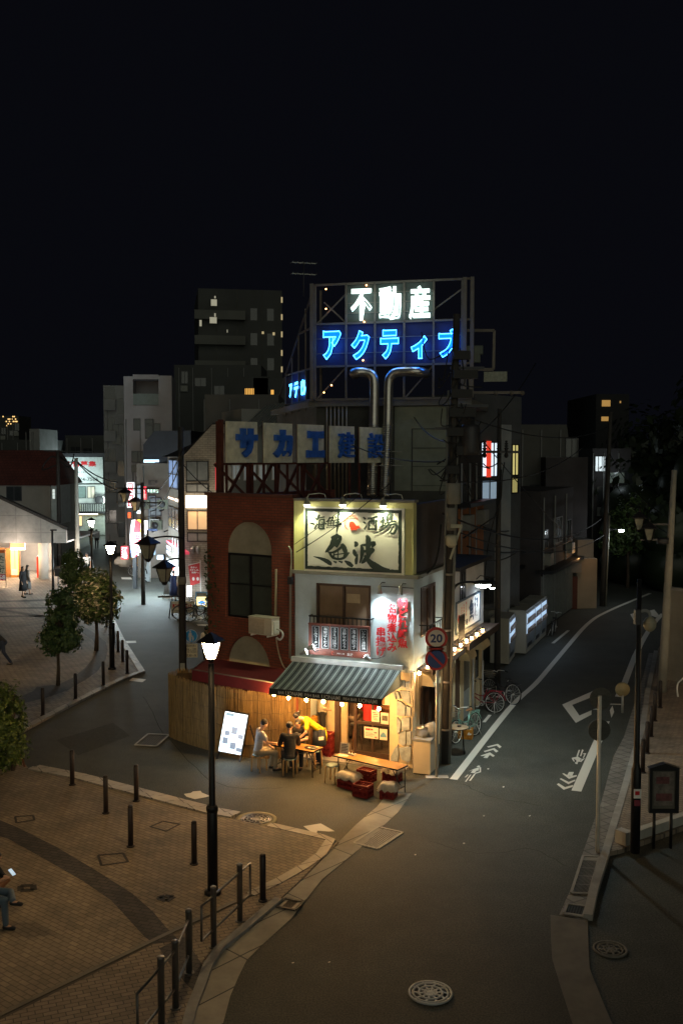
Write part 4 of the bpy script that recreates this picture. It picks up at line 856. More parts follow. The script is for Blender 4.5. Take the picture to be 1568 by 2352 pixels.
pt.part('body', MB().lathe([(.17, 0), (.19, .02), (.19, .20), (.20, .21)], n=20), M_steel); pt.part('lid', MB().lathe([(.20, .215), (.16, .25), (.03, .28), (.03, .30), (.0001, .31)], n=20), M_steel)
for sx in (-1, 1): pt.part('handle', MB().tube([(sx * .19, -.05, .15), (sx * .24, -.04, .16), (sx * .24, .04, .16), (sx * .19, .05, .15)], .01, 6), M_steel)
mb = MB(); mb.ball((0, 0, .16), (.2, .17, .18), 14, 9)
for v_ in mb.v: v_ += Vector((noise.noise(v_ * 9), noise.noise(v_ * 9 + Vector((5, 0, 0))), noise.noise(v_ * 9 + Vector((0, 7, 0))))) * .06
o = mb.build('plastic_bag', mat('clear_plastic', (.6, .58, .5), .15, 0, .2, 6, alpha=.55)); o.location = cb_.wld((cw * .78, .42, chh + .02)); tag(o, 'crumpled translucent plastic bag on the storage counter behind the pot', 'bag')
# ============================================================ OTHER BUILDINGS
def uvbox(T, mb, zf, a, b, y0, y1, yp=None):
    x0, x1, z0, z1 = T.rect(zf(*a), zf(*b), y0 if yp is None else yp); return mb.box(x0, x1, y0, y1, z0, z1)
def win(T, x0, x1, z0, z1, mframe, mpane, y=0.0, nx=2, nz=1, name='window', fw=.05, d=.06):
    mb = MB().box(x0, x0 + fw, y - d, y, z0, z1).box(x1 - fw, x1, y - d, y, z0, z1).box(x0 + fw, x1 - fw, y - d, y, z1 - fw, z1).box(x0 + fw, x1 - fw, y - d, y, z0, z0 + fw)
    for i in range(1, nx): xx = x0 + (x1 - x0) * i / nx; mb.box(xx - fw * .4, xx + fw * .4, y - d - .004, y, z0 + fw, z1 - fw)
    for i in range(1, nz): zz = z0 + (z1 - z0) * i / nz; mb.box(x0 + fw, x1 - fw, y - d - .002, y - .002, zz - fw * .35, zz + fw * .35)
    w_ = T.part(name, mb, mframe)
    MB().box(x0 + fw, x1 - fw, y - d * .5, y - d * .3, z0 + fw, z1 - fw).build('pane', mpane, w_); return w_
# ---- building behind with the roof sign tower
N0 = D(720, 918, 36); zb0 = N0.z
TN = Thing('sign_tower_building', 'dark grey building behind the restaurant carrying the neon roof frame', 'building', (N0.x, N0.y, 0), R(-14))
M_tw = mat('tower_wall', (.20, .215, .17), .85, 0, .3, .8, .3, 10); M_twd = mat('tower_wall_dark', (.06, .06, .055), .85, 0, .3, 1)
W_ = 5.55
lf = Vector((-.227, .974, 0)); tl_ = Matrix.Rotation(R(14), 3, 'Z') @ lf       # direction of the left face in local axes
ex = TN.L((1040, 1000))[0]
pl_ = [(0, .4), (ex, .4), (ex, 8), (tl_.x * 8, tl_.y * 8)]
TN.part('wall', MB().slab(pl_[::-1], 0, zb0 - .25), M_twd)
TN.part('roof_slab', MB().slab([(-.25, .2), (ex + .6, .2), (ex + .6, 8.2), (tl_.x * 8.2 - .25, tl_.y * 8.2)][::-1], zb0 - .24, zb0 - .02), mat('slab_grey', (.14, .135, .12), .8))
mb = MB(); uvbox(TN, mb, ZC, (733, 890), (1042, 1400), .36, .398); TN.part('wall_panel', mb, M_tw)
mb = MB()
for z_ in (1022, 1138, 1250, 1365): x0, x1, a_, b_ = TN.rect(ZC(838, z_), ZC(1042, z_ + 4), .34); mb.box(x0, x1, .34, .358, a_, b_)
x0, x1, a_, b_ = TN.rect(ZC(836, 1022), ZC(841, 1400), .34); mb.box(x0, x1, .335, .357, a_, b_); TN.part('panel_joint', mb, M_twd)
mb = MB()
for u0, u1 in ((322, 326), (346, 350), (370, 374), (394, 398), (417, 421), (441, 445)):
    x, z1_ = TN.L(ZC(u0 + 2, 885), .25); z0_ = TN.L(ZC(u0 + 2, 1440), .25)[1]; mb.tube([(x, .25, z1_), (x + rnd.uniform(-.02, .02), .25, z0_)], .03, 6)
TN.part('pipe_bundle', mb, mat('pipe_pale', (.42, .36, .26), .45, .5))
def duct(pts, wd, name='duct'):
    q = [(TN.L(ZC(*p), -.35)[0], -.35, TN.L(ZC(*p), -.35)[1]) for p in pts]; q[0] = (q[0][0], .3, q[0][2])
    c_ = catmull(q, 6); o = TN.part(name, MB().tube(c_, wd, 12), mat('duct_silver', (.48, .46, .42), .3, .9, .15, 6))
    rb = MB(); L0 = q[-2]; L1 = q[-1]; n = 34
    for i in range(n): z = L0[2] + (L1[2] - L0[2]) * i / n; rb.lathe([(wd + .002, z - .025), (wd + .02, z - .012), (wd + .02, z + .012), (wd + .002, z + .025)], (L0[0] + (L1[0] - L0[0]) * i / n, -.35, 0), 12)
    rb.build('duct_band', MATS['duct_silver'], o)
duct([(470, 690), (490, 684), (560, 684), (600, 705), (611, 760), (608, 1000), (597, 1430)], .17)
duct([(905, 680), (880, 680), (760, 680), (712, 705), (697, 760), (692, 1000), (672, 1430)], .17)
# neon roof frame
NS = Thing('neon_sign', 'tall roof frame with glowing white and blue neon characters against the night sky', 'neon sign', (N0.x, N0.y, 0), R(-14))
def nl(a, b, y=0.0): return NS.L(ZC(a, b), y)
M_fr = mat('frame_steel', (.16, .14, .12), .6, .3, .2); M_nb = mat('neon_blue_board', (.01, .022, .085), .5, 0, .2, 2); M_nbd = mat('neon_dark_board', (.02, .022, .03), .6, 0, .2, 2)
zt = NS.L((720, 655))[1]; z1_ = nl(260, 392)[1]; z2_ = nl(260, 648)[1]; zb_ = NS.L((720, 918))[1]
xs = [0.06] + [nl(a, 400)[0] for a in (440, 614, 790, 968)] + [nl(1140, 400)[0]]
mb = MB()
for x in xs: mb.bar((x, .03, zb_), (x, .03, zt), .07)
for z in (zt, z1_, z2_, zb_): mb.bar((xs[0], .03, z), (xs[-1] + .35, .03, z), .07)
for x in (-.05, xs[-1] + .1, xs[-1] + .35): mb.bar((x, .0, zb_), (x, 0, zt + .05), .13)
mb.bar((-.05, 0, zb_), (-.05, 1.2, zb_), .1); mb.bar((-.05, 1.2, zb_), (-.05, 1.2, zt), .08)
for a, b in (((xs[0], z1_), (xs[1], zt - .3)), ((xs[0] + .3, zt - .6), (xs[1], z1_)), ((xs[4], z1_ + .4), (xs[5], zt - .3)), ((xs[3], z2_), (xs[4], z1_ - .2)), ((xs[3] + .3, z1_ - .2), (xs[4], z2_ + .3)), ((xs[0], zb_), (xs[1], z2_)), ((xs[3], zb_), (xs[4], z2_))): mb.bar((a[0], .15, a[1]), (b[0], .15, b[1]), .05)
NS.part('steel_frame', mb, M_fr)
for k in range(5):
    for f_ in (.3, .65): z = z2_ + (z1_ - z2_) * f_; NS.part('cross_wire', MB().bar((xs[k], -.01, z), (xs[k + 1], -.01, z), .025), M_fr)
for k in (1, 2, 3):
    for f_ in (.25, .5, .75): z = z1_ + (zt - z1_) * f_; NS.part('cross_wire', MB().bar((xs[k], -.01, z), (xs[k + 1], -.01, z), .025), M_fr)
NS.part('blue_backing', MB().box(xs[0] + .04, xs[-1] - .04, .07, .09, z2_ + .04, z1_ - .04), M_nb)
for k in (1, 2, 3):
    o = NS.part('letter_board', MB().box(xs[k] + .04, xs[k + 1] - .04, .06, .08, z1_ + .05, zt - .05), mat('neon_grey_board', (.07, .085, .08), .5, 0, .2, 3))
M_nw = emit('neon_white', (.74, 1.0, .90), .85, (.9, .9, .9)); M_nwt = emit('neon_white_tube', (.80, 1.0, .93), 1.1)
M_nf = emit('neon_cyan_face', (.0, .16, 1.0), .62, (.0, .2, .8)); M_nt = emit('neon_blue_tube', (.05, .36, 1.0), 5.5)  # cyan letter faces are given emission to imitate the light of their tubes
for ch, a0, a1, b0, b1 in (('不', 468, 597, 180, 368), ('動', 640, 772, 165, 362), ('産', 820, 948, 160, 358)):
    x0, z1c = nl(a0, b0, -.08); x1, z0c = nl(a1, b1, -.08); cx, cz = (x0 + x1) / 2, (z0c + z1c) / 2
    l = NS.part('neon_character', MB().text(ch, cx, cz, x1 - x0, z1c - z0c, -.06, .012, .02), M_nw)
    MB().text(ch, cx, cz, x1 - x0, z1c - z0c, -.11, .012, 0, .02).build('neon_tube', M_nwt, l)
    NS.light('POINT', (cx, -.5, cz), 7, (.8, 1, .92), .3)
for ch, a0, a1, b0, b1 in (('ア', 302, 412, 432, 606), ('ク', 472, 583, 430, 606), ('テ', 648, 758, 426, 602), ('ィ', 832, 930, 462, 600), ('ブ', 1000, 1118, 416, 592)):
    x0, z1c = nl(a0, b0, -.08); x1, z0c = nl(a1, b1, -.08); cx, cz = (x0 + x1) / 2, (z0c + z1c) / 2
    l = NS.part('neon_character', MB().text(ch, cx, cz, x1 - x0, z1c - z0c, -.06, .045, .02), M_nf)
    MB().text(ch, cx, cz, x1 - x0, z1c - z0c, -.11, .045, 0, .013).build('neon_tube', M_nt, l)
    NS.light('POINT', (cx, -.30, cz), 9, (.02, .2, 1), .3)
mb = MB()
for a, b in ((325, 183), (325, 302), (358, 762), (313, 806), (548, 612), (568, 160), (555, 380)): x, z = nl(a, b, .12); NS.part('pilot_lamp', MB().ball((x, -.02, z), .028), emit('pilot_glow', (1, .45, .15), 6))
# left wing of the neon frame
NL_ = Thing('side_neon_sign', 'narrow side wing of the roof frame with small blue neon characters', 'neon sign', (N0.x, N0.y, 0), math.atan2(-.974, .227))
def sl(a, b): return NL_.L(ZB(a, b), 0)
xe0, xe1 = sl(903, 1200)[0], sl(1090, 1200)[0]; zA, zB_ = sl(1000, 1090)[1], sl(1000, 1375)[1]
NL_.part('blue_backing', MB().box(xe0, xe1, .03, .05, zB_, zA), M_nb)
mb = MB(); xx0, xx1 = min(xe0, xe1), -.05
top0 = NL_.L((716, 668))[1]
mb.bar((xx1, 0, top0), (sl(905, 1110)[0], 0, sl(905, 1110)[1]), .06); mb.bar((sl(905, 1110)[0], 0, sl(905, 1110)[1]), (sl(850, 1300)[0], 0, sl(850, 1300)[1]), .06)
for a in (903, 965, 1028, 1095): x = sl(a, 1300)[0]; mb.bar((x, 0, zB_ - .4), (x, 0, sl(a, 1090 if a < 960 else (940 if a < 1000 else (735 if a < 1060 else 470)))[1]), .05)
for b0, b1 in ((715, 650), (1110, 1040), (1390, 1340)): mb.bar((sl(1028, b0)[0] if b0 == 715 else xx0, 0, sl(1028 if b0 == 715 else 905, b0)[1]), (xx1, 0, sl(1160, b1)[1]), .06)
NL_.part('steel_frame', mb, M_fr)
for ch, a0, a1, b0, b1 in (('ア', 938, 962, 1195, 1315), ('テ', 985, 1020, 1180, 1315), ('ビル', 1050, 1090, 1155, 1290)):
    x0, z1c = NL_.L(ZB(a0, b0), -.06); x1, z0c = NL_.L(ZB(a1, b1), -.06)
    l = NL_.part('neon_character', MB().text(ch, (x0 + x1) / 2, (z0c + z1c) / 2, abs(x1 - x0), z1c - z0c, -.05, .03, .01), M_nt)
NL_.light('POINT', ((xe0 + xe1) / 2, -.5, (zA + zB_) / 2), 7, (.02, .2, 1), .3)
# aerial on top and stair roof
def yagi(base, h, lab, n=5, L=.9, rz=0.3):
    t = Thing('tv_aerial', lab, 'aerial', base, rz); t.part('mast', MB().tube([(0, 0, 0), (0, 0, h)], .02, 6), M_dkgrey)
    m_ = MB()
    for k, z in enumerate((h - .05, h - .45)):
        m_.bar((-L / 2, 0, z), (L / 2, 0, z), .025)
        for i in range(n): x = -L / 2 + L * i / (n - 1); m_.bar((x, -.22 + .02 * i, z), (x, .22 - .02 * i, z), .014)
    t.part('elements', m_, mat('aerial_metal', (.3, .3, .27), .4, .7)); return t
yagi(NS.wld((-.5, .5, zt - .3)), 1.25, 'thin television aerial on the neon roof frame', 6, .9)
yagi(TA.wld((-1.5, 2.4, 7.0)), 1.45, 'small television aerial behind the calligraphy signboard', 5, .7)
# right flank of the tower building: lit stair window, small frames
TNR = Thing('stairwell_building', 'tall dark building along the lane with two brightly lit stairwell windows', 'building', D(1098, 1150, 40), R(48))
TNR.e.location.z = 0; TNR.M = Matrix.Translation(TNR.e.location) @ Matrix.Rotation(R(48), 4, 'Z'); TNR.I = TNR.M.inverted()
zt_r = TNR.L((1110, 905))[1]
xr1 = TNR.L((1195, 1100))[0]; xl = TNR.L((1088, 1100))[0]
TNR.part('wall', MB().box(xl, xr1, .0, 6, 0, zt_r), mat('stair_wall', (.085, .09, .10), .85, 0, .25, 1))
TNR.part('column', MB().box(*TNR.rect(ZF(745, 100), ZF(822, 800), -.1)[:2], -.12, -.001, 0, zt_r - 1.2), mat('stair_column', (.30, .32, .34), .8, 0, .2, 1))
M_lit = emit('stairwell_glow', (.72, .86, 1.0), .62); M_litd = emit('stairwell_glow_dim', (.55, .75, .95), .16); M_lity = emit('yellow_window_glow', (1, .86, .32), .28)
def litwin(a, b, m_, nx=2, nz=1):
    x0, x1, z0, z1 = TNR.rect(ZF(*a), ZF(*b), -.02); return win(TNR, x0, x1, z0, z1, M_black, m_, -.003, nx, nz)
w1 = litwin((578, 150), (735, 440), M_lit, 3); litwin((572, 465), (725, 625), M_litd, 2); litwin((832, 170), (886, 430), M_lity, 2); litwin((828, 440), (882, 575), emit('yellow_window_dim', (1, .86, .32), .13), 1)
x0, x1, z0, z1 = TNR.rect(ZF(633, 145), ZF(667, 442), -.1); q = MB().box(x0, x1, -.09, -.07, z0, z1); b_ = TNR.part('banner', q, emit('red_banner_lit', (.8, .06, .03), .5))
x0, x1, z0, z1 = TNR.rect(ZF(480, 790), ZF(553, 915), -.02); win(TNR, x0, x1, z0, z1, M_dkgrey, mat('blue_dim_glass', (.15, .2, .25), .2), -.003, 2)
# roof-top frames beside the neon
RF = Thing('roof_frame', 'empty steel sign frame on the roof right of the neon characters', 'frame', D(1080, 920, 37), R(-10))
mb = MB()
def rp_(a, b): x, z = RF.L(ZC(a, b)); return (x, 0, z)
for a, b in (((1160, 430), (1335, 430)), ((1335, 430), (1330, 665)), ((1150, 665), (1330, 665)), ((1160, 430), (1150, 860)), ((1140, 805), (1510, 805)), ((1185, 670), (1190, 800))): mb.bar(rp_(*a), rp_(*b), .10)
for a in (1345, 1440, 1505): mb.ball(rp_(a, 808), .09)
mb.bar(rp_(1150, 860), (rp_(1150, 860)[0], 0, -RF.e.location.z + zb0 - .1), .1)
RF.part('steel_frame', mb, M_fr)
x0, x1, z0, z1 = RF.rect(ZC(1272, 680), ZC(1412, 738)); RF.part('corrugated_sheet', MB().box(x0, x1, -.06, -.02, z0, z1), mat('sheet_grey', (.26, .27, .22), .6, .2, .3, 12))
x0, x1, z0, z1 = RF.rect(ZC(1165, 520), ZC(1265, 570)); RF.part('tank', MB().box(x0, x1, .1, .5, z0, z1).box(x0 + .1, x1 - .1, .12, .48, z0 - .3, z0 - .001), mat('tank_grey', (.14, .16, .14), .8))
# ---- panels of the construction firm on the brick roof
P0, P1 = D(520, 1063, 29.2), D(880, 1063, 35.2)
SK = Thing('roof_panel_sign', 'five grey roof panels with blocky blue characters on a rusty lattice above the brick building', 'sign', (P0.x, P0.y, 0), math.atan2(P1.y - P0.y, P1.x - P0.x))
M_pan = mat('panel_grey', (.72, .70, .55), .8, 0, .25, 3); M_pblue = mat('panel_blue', (.03, .13, .55), .6, 0, .25, 5); M_rust = mat('rust_red_steel', (.10, .03, .022), .7, .2, .3, 6)
pans = [(520, 590), (606, 670), (684, 742), (757, 812), (826, 879)]
for (a, b), ch in zip(pans, 'サカエ建設'):
    zt1 = SK.L((a, 970), 0)[1]; x0, zz0 = SK.L((a, 1063)); x1, _ = SK.L((b, 1063)); z0 = zz0; z1 = z0 + 1.22
    p = SK.part('panel', MB().box(x0, x1, -.03, .03, z0, z1), M_pan)
    bold = .055 if ch in 'サカエ' else .010
    wf_ = .66; MB().text(ch, x0 + (x1 - x0) * .56, (z0 + z1) / 2 - .02, (x1 - x0) * wf_, .86, -.14, bold, .05).build('raised_character', M_pblue, p)
    mb = MB(); mb.bar((x0 + .1, .1, 6.85), (x0 + .1, .1, z1), .06); mb.bar((x1 - .1, .1, 6.85), (x1 - .1, .1, z1), .06)
    p_ = SK.part('post', mb, M_rust)
xa, xb = SK.L((512, 1063))[0], SK.L((762, 1063))[0]; zz = SK.L((520, 1066))[1]
mb = MB()
for k in range(4):
    x0 = xa + (xb - xa) * k / 4; x1 = xa + (xb - xa) * (k + 1) / 4
    mb.bar((x0, .0, 6.85), (x1, .35, zz), .07); mb.bar((x1, .0, 6.85), (x0, .35, zz), .07); mb.bar((x0, .2, 6.85), (x0, .2, zz + 1.25), .09); mb.bar((x0 + .3, .45, 6.85), (x0 + .1, .1, zz + .9), .06)
mb.bar((xa, .2, zz), (xb, .2, zz), .06); mb.bar((xa + .02, .1, 6.85), (xa + .02, .1, zz + 1.3), .12)
SK.part('lattice', mb, M_rust)
# ---- left street: beige corner building
C1 = G(425, 1392)
LB = Thing('beige_building', 'beige tiled three storey corner building with a glowing cream sign', 'building', C1, R(-4))
M_bt = brick('beige_tile', (.36, .33, .28), (.42, .38, .32), (.22, .2, .17), .3, .12, .012, 0, False, .5, .7, .2)
M_btb = mat('brown_render', (.17, .145, .12), .85, 0, .2, 1)
ztop = LB.L((440, 975))[1]
SD = Vector((-.285, .958, 0)).normalized(); sdl = Matrix.Rotation(R(4), 3, 'Z') @ SD
fl = [(0, 0), (6.5, 0), (6.5, 10), (sdl.x * 7, sdl.y * 7)]
LB.part('wall', MB().slab(fl[::-1], 0, ztop - 1.7).prism([(-.0, ztop - 1.695), (6.5, ztop - 1.695), (6.5, ztop), (1.6, ztop)], .0, 6), M_bt)
LB.part('roof', MB().add([(-.15, -.12, ztop - 1.75), (1.6, -.12, ztop + .04), (1.6, 6, ztop + .04), (sdl.x * 7 - .2, 6, ztop - 1.75)], [(0, 1, 2, 3)]).box(1.62, 6.6, -.1, 6.05, ztop + .005, ztop + .1), mat('slate_roof', (.035, .035, .04), .7))
def lw(a, b, mf, mp, nx=2, nz=1, name='window'):
    x0, x1, z0, z1 = LB.rect(ZR(*a), ZR(*b), 0); return win(LB, x0, x1, z0, z1, mf, mp, -.002, nx, nz, name)
M_bl = mat('blue_grey_glass', (.17, .19, .20), .2, 0, .15)
lw((1105, 345), (1430, 640), M_black, M_bl); lw((1105, 670), (1430, 800), M_black, mat('spandrel', (.20, .21, .21), .5))
lw((1120, 1055), (1418, 1340), M_black, emit('warm_window_glow', (1, .62, .32), .22)); lw((1120, 1370), (1420, 1505), M_black, mat('spandrel2', (.30, .27, .24), .4))
x0, x1, z0, z1 = LB.rect(ZR(1095, 838), ZR(1412, 1022), -.25)
bs = LB.part('lightbox_sign', MB().box(x0, x1, -.25, -.02, z0, z1), emit('lightbox_cream', (1, .86, .66), .95))
MB().text('ふじな', x0 + (x1 - x0) * .66, z0 + (z1 - z0) * .36, (x1 - x0) * .45, .20, -.256, .0).build('sign_lettering', mat('sign_gold', (.45, .2, .05), .6), bs)
LB.light('POINT', ((x0 + x1) / 2, -.9, (z0 + z1) / 2), 28, (1, .82, .58), .4)
mb = MB()
for a in (1200, 1272): x, z = LB.L(ZR(a, 1610), -.1); mb.ball((x, -.12, z), (.13, .13, .17)); mb.box(x - .05, x + .05, -.1, -.001, z - .25, z - .1)
LB.part('vent_hood', mb, M_steel)
LF = Thing('street_facade', 'narrow brown street face of the beige building with a lit dark red shop fascia', 'shopfront', C1, math.atan2(-SD.y, -SD.x))
def lfr(a, b, zf=ZR, y=-.04): return LF.rect(zf(*a), zf(*b), y)
fx = LF.L(ZR(800, 900), 0)[0]
LF.part('wall', MB().box(-6.9, -.02, -.05, -.005, 0, ztop - 1.75), M_btb)
x0, x1, z0, z1 = lfr((868, 325), (1068, 780)); win(LF, x0, x1, z0, z1, M_dkgrey, emit('blue_window_glow', (.45, .6, 1), .045), -.06, 3, 2)
x0, x1, z0, z1 = lfr((862, 985), (1065, 1400)); win(LF, x0, x1, z0, z1, M_dkgrey, mat('brown_glass', (.13, .10, .085), .25, 0, .4, 2), -.06, 4, 2)
x0, x1, z0, z1 = lfr((860, 845), (1030, 945)); LF.part('wall_lettering', MB().text('旬菜酒房', x0 + (x1 - x0) * .28, (z0 + z1) / 2, (x1 - x0) * .52, (z1 - z0) * .5, -.1, .03, .02).text('ふじ', x0 + (x1 - x0) * .8, (z0 + z1) / 2, (x1 - x0) * .36, (z1 - z0) * .9, -.1, .05, .02), emit('letters_warm', (1, .82, .66), 2.0))
x0, x1, z0, z1 = lfr((822, 1480), (1072, 1690), y=-.35)
fa = LF.part('fascia_sign', MB().box(x0, x1, -.35, -.06, z0, z1), emit('fascia_red', (.55, .05, .09), .55))
q = MB()
for k in range(3): cx = x0 + (x1 - x0) * (.40 + .15 * k); q.prism([(cx + .15 * math.cos(R(a)), (z0 + z1) / 2 + .10 + .42 * math.sin(R(a))) for a in range(0, 360, 30)], -.362, -.352)
q.box(x0 + .1, x0 + (x1 - x0) * .25, -.36, -.352, z1 - .45, z1 - .28).box(x0 + .1, x0 + (x1 - x0) * .27, -.36, -.352, z1 - .75, z1 - .58)
q.text('中華飯店', x0 + (x1 - x0) * .86, z0 + .55, (x1 - x0) * .24, .34, -.36, .04)
q.build('fascia_lettering', emit('fascia_white', (.75, .82, 1), .7), fa)
x0, x1, z0, z1 = lfr((835, 1755), (1070, 1960)); z0 = .12
sh = LF.part('shop_opening', MB().box(x0, x1, -.07, -.052, z0, z1 + .1), emit('shop_interior_glow', (.80, .95, 1), 1.15)); q = MB()
for k in range(1, 5): xx = x0 + (x1 - x0) * k / 5; q.box(xx - .03, xx + .03, -.1, -.072, z0, z1 + .1)
q.box(x0, x1, -.1, -.074, z0, z0 + .7); q.build('door_frame', M_dkgrey, sh)
MB().box(x0 + (x1 - x0) * .42, x0 + (x1 - x0) * .52, -.12, -.101, z0 + .9, z1).build('red_strip', emit('strip_red', (.8, .08, .05), .6), sh)
LF.light('POINT', ((x0 + x1) / 2, -1.1, 1.9), 420, (.72, .93, 1.0), .6); LF.light('POINT', ((x0 + x1) / 2 - .8, -3.2, 2.6), 520, (.72, .95, 1.0), .6)
# next along: sign-covered building
B2 = Thing('signs_building', 'dark slant roofed building covered in red and white shop signs up the street', 'building', D(318, 1330, 67), R(-2)); B2.e.location.z = 0; B2.M = Matrix.Translation(B2.e.location) @ Matrix.Rotation(R(-2), 4, 'Z'); B2.I = B2.M.inverted()
def b2(a, b, y=0): return B2.rect(ZR(*a), ZR(*b), y)
xb = B2.L(ZR(850, 500))[0]; zt2 = B2.L(ZR(500, 380))[1]; xa = B2.L(ZR(395, 500))[0]
B2.part('wall', MB().box(xa, xb, 0, 6, 0, zt2), M_btb)
B2.part('roof', MB().prism([(B2.L(ZR(480, 150))[0], zt2 + .01), (B2.L(ZR(480, 150))[0] , B2.L(ZR(430, 110))[1]), (B2.L(ZR(640, -90))[0], B2.L(ZR(640, -90))[1]), (xb + 1.5, B2.L(ZR(640, -90))[1]), (xb + 1.5, zt2 + .01)], .2, 7), mat('slate_roof2', (.028, .028, .034), .7))
x0, x1, z0, z1 = b2((500, 325), (718, 372)); B2.part('strip_light', MB().box(x0, x1, -.06, -.02, z0 + .05, z0 + .22).box(x0, x1 - .3, -.06, -.02, z1 - .2, z1 - .1), emit('strip_blue_white', (.55, .8, 1), 1.0))
x0, x1, z0, z1 = b2((560, 840), (680, 1290)); win(B2, x0, x1, z0, z1, M_dkgrey, mat('pale_blue_glass', (.22, .27, .32), .3, 0, .2, 1), -.003, 1, 3)
x0, x1, z0, z1 = b2((545, 730), (720, 815)); win(B2, x0, x1, z0, z1, M_dkgrey, emit('green_white_glow', (.7, 1, .85), .42), -.003, 4)
x0, x1, z0, z1 = b2((400, 690), (470, 1060)); win(B2, x0, x1, z0, z1, M_dkgrey, emit('cool_glow', (.7, .85, 1), .12), -.003, 2, 3)
x0, x1, z0, z1 = b2((560, 610), (700, 700)); B2.part('fascia_lettering', MB().text('居酒屋', (x0 + x1) / 2, (z0 + z1) / 2, (x1 - x0), (z1 - z0) * .8, -.05, .02), mat('dim_letters', (.06, .05, .05), .7))
B2.light('POINT', (xa + 1.2, -1.8, 3.0), 190, (.75, .9, 1), .5)
# hanging shop signs
def shop_sign(name, lab, a, b, depth, mface, txt=None, mtxt=None, vert=True, rz=0.0, extra=None, border=None, zf=ZR, tw=.6):
    p = D(*zf(*a), depth); t = Thing(name, lab, 'sign', (p.x, p.y, 0), rz)
    x0, x1, z0, z1 = t.rect(zf(*a), zf(*b)); w_, h_ = x1 - x0, z1 - z0
    t.e.location = (p.x, p.y, z0); t.M = Matrix.Translation(t.e.location) @ Matrix.Rotation(rz, 4, 'Z'); t.I = t.M.inverted()
    t.part('panel', MB().box(x0, x1, 0, .16, 0, h_), mface)
    if border: t.part('border', MB().box(x0 - .06, x0, -.01, .17, -.06, h_ + .06).box(x1, x1 + .06, -.01, .17, -.06, h_ + .06).box(x0, x1, -.01, .17, h_, h_ + .06).box(x0, x1, -.01, .17, -.06, 0), border)
    q = MB()
    if txt:
        if vert: q.vtext(txt, (x0 + x1) / 2, h_ * .72 if extra else h_ * .95, w_ * .82, (h_ * (.5 if extra else .9)) / len(txt), -.01, .03)
        else: q.text(txt, (x0 + x1) / 2, h_ * .5, w_ * .84, h_ * tw, -.01, .03)
    if extra: extra(q, x0, x1, h_)
    if q.v: t.part('lettering', q, mtxt)
    t.part('bracket', MB().bar(((x0 + x1) / 2, .17, h_ * .8), ((x0 + x1) / 2, .8, h_ * .8), .05).bar(((x0 + x1) / 2, .17, h_ * .2), ((x0 + x1) / 2, .8, h_ * .2), .05), M_dkgrey)
    return t, (x0, x1, h_)
M_sgw = emit('sign_white_glow', (.92, .95, 1), .95); M_sgr = emit('sign_red_glow', (.85, .02, .05), .6)
def tooth(q, x0, x1, h):
    c_ = (x0 + x1) / 2; w_ = (x1 - x0) * .36
    q.prism([(c_ + w_ * a, h * (.87 + .09 * b)) for a, b in ((-1, .7), (-.6, 1), (0, .8), (.6, 1), (1, .7), (.8, -.2), (.5, -1), (.2, -.3), (-.2, -.3), (-.5, -1), (-.8, -.2))], -.02, -.003)
    q.prism([(c_ + w_ * .8 * math.cos(R(a)), h * .10 + w_ * .8 * math.sin(R(a))) for a in range(0, 360, 24)], -.02, -.003)
t, g_ = shop_sign('dental_sign', 'tall glowing red sign with a white tooth hanging over the shopping street', (268, 665), (348, 1000), 68, M_sgr, '歯科', M_sgw, True, 0, tooth, M_sgw)
t.part('storey_mark', MB().text('2F', (g_[0] + g_[1]) / 2, g_[2] * .10, .3, .26, -.022, .02), M_sgr)
shop_sign('red_banner_sign', 'glowing plain red upright sign beside the blue-grey shop windows', (472, 712), (540, 990), 65, M_sgr, '不動産', emit('sign_pink_glow', (1, .55, .5), .9), True, R(14))
t = Thing('curved_sign', 'tall bowed white and red illuminated sign standing at the shop corner', 'sign', G(ZR(360, 1735)[0], 1352)); 
def cs(a, b): return t.L(ZR(a, b), 0)
left = [(330, 1195), (315, 1300), (306, 1420), (310, 1560), (340, 1730)]; mid = [(380, 1190), (362, 1300), (352, 1420), (352, 1560), (365, 1725)]; right = [(440, 1230), (440, 1380), (440, 1480), (425, 1600), (390, 1720)]
q = MB(); 
for i in range(4): q.prism([cs(*left[i]), cs(*left[i + 1]), cs(*mid[i + 1]), cs(*mid[i])], -.1, .2)
t.part('white_side', q, emit('sign_white_bright', (.9, .95, 1), 1.2)); q = MB()
for i in range(4): q.prism([cs(*mid[i]), cs(*mid[i + 1]), cs(*right[i + 1]), cs(*right[i])], -.08, .2)
t.part('red_side', q, emit('sign_red_dim', (.6, .03, .05), .55))
q = MB(); c_ = cs(398, 1500); q.vtext('眼科', c_[0], cs(398, 1370)[1], .62, .72, -.12, .05); t.part('lettering', q, M_sgw)
q = MB(); c_ = cs(332, 1450); q.vtext('コンタクト', c_[0], cs(332, 1400)[1], .2, .28, -.12, .04); t.part('side_lettering', q, emit('letter_blue', (.05, .2, .8), .6))
t.part('base', MB().box(cs(340, 1730)[0], cs(390, 1730)[0], -.05, .25, 0, cs(365, 1722)[1]), M_dkgrey); t.light('POINT', (cs(350, 1500)[0], -1.0, cs(350, 1500)[1]), 70, (.9, .92, 1), .4)
shop_sign('yellow_sign', 'slanting yellow illuminated sign beyond the bowed sign', (402, 1190), (498, 1385), 66, emit('yellow_glow', (1, .60, .03), .65), None, emit('yellow_print', (.5, .6, .6), .3), True, R(18), lambda q, x0, x1, h: q.box(x0 + (x1 - x0) * .3, x0 + (x1 - x0) * .75, -.03, -.005, h * .3, h * .75))
shop_sign('standing_sign', 'small glowing red and white lightbox standing on the street by the bicycles', (172, 1572), (272, 1755), 62.5, emit('lightbox_red', (.9, .05, .07), .7), '酒場', M_sgw, True)
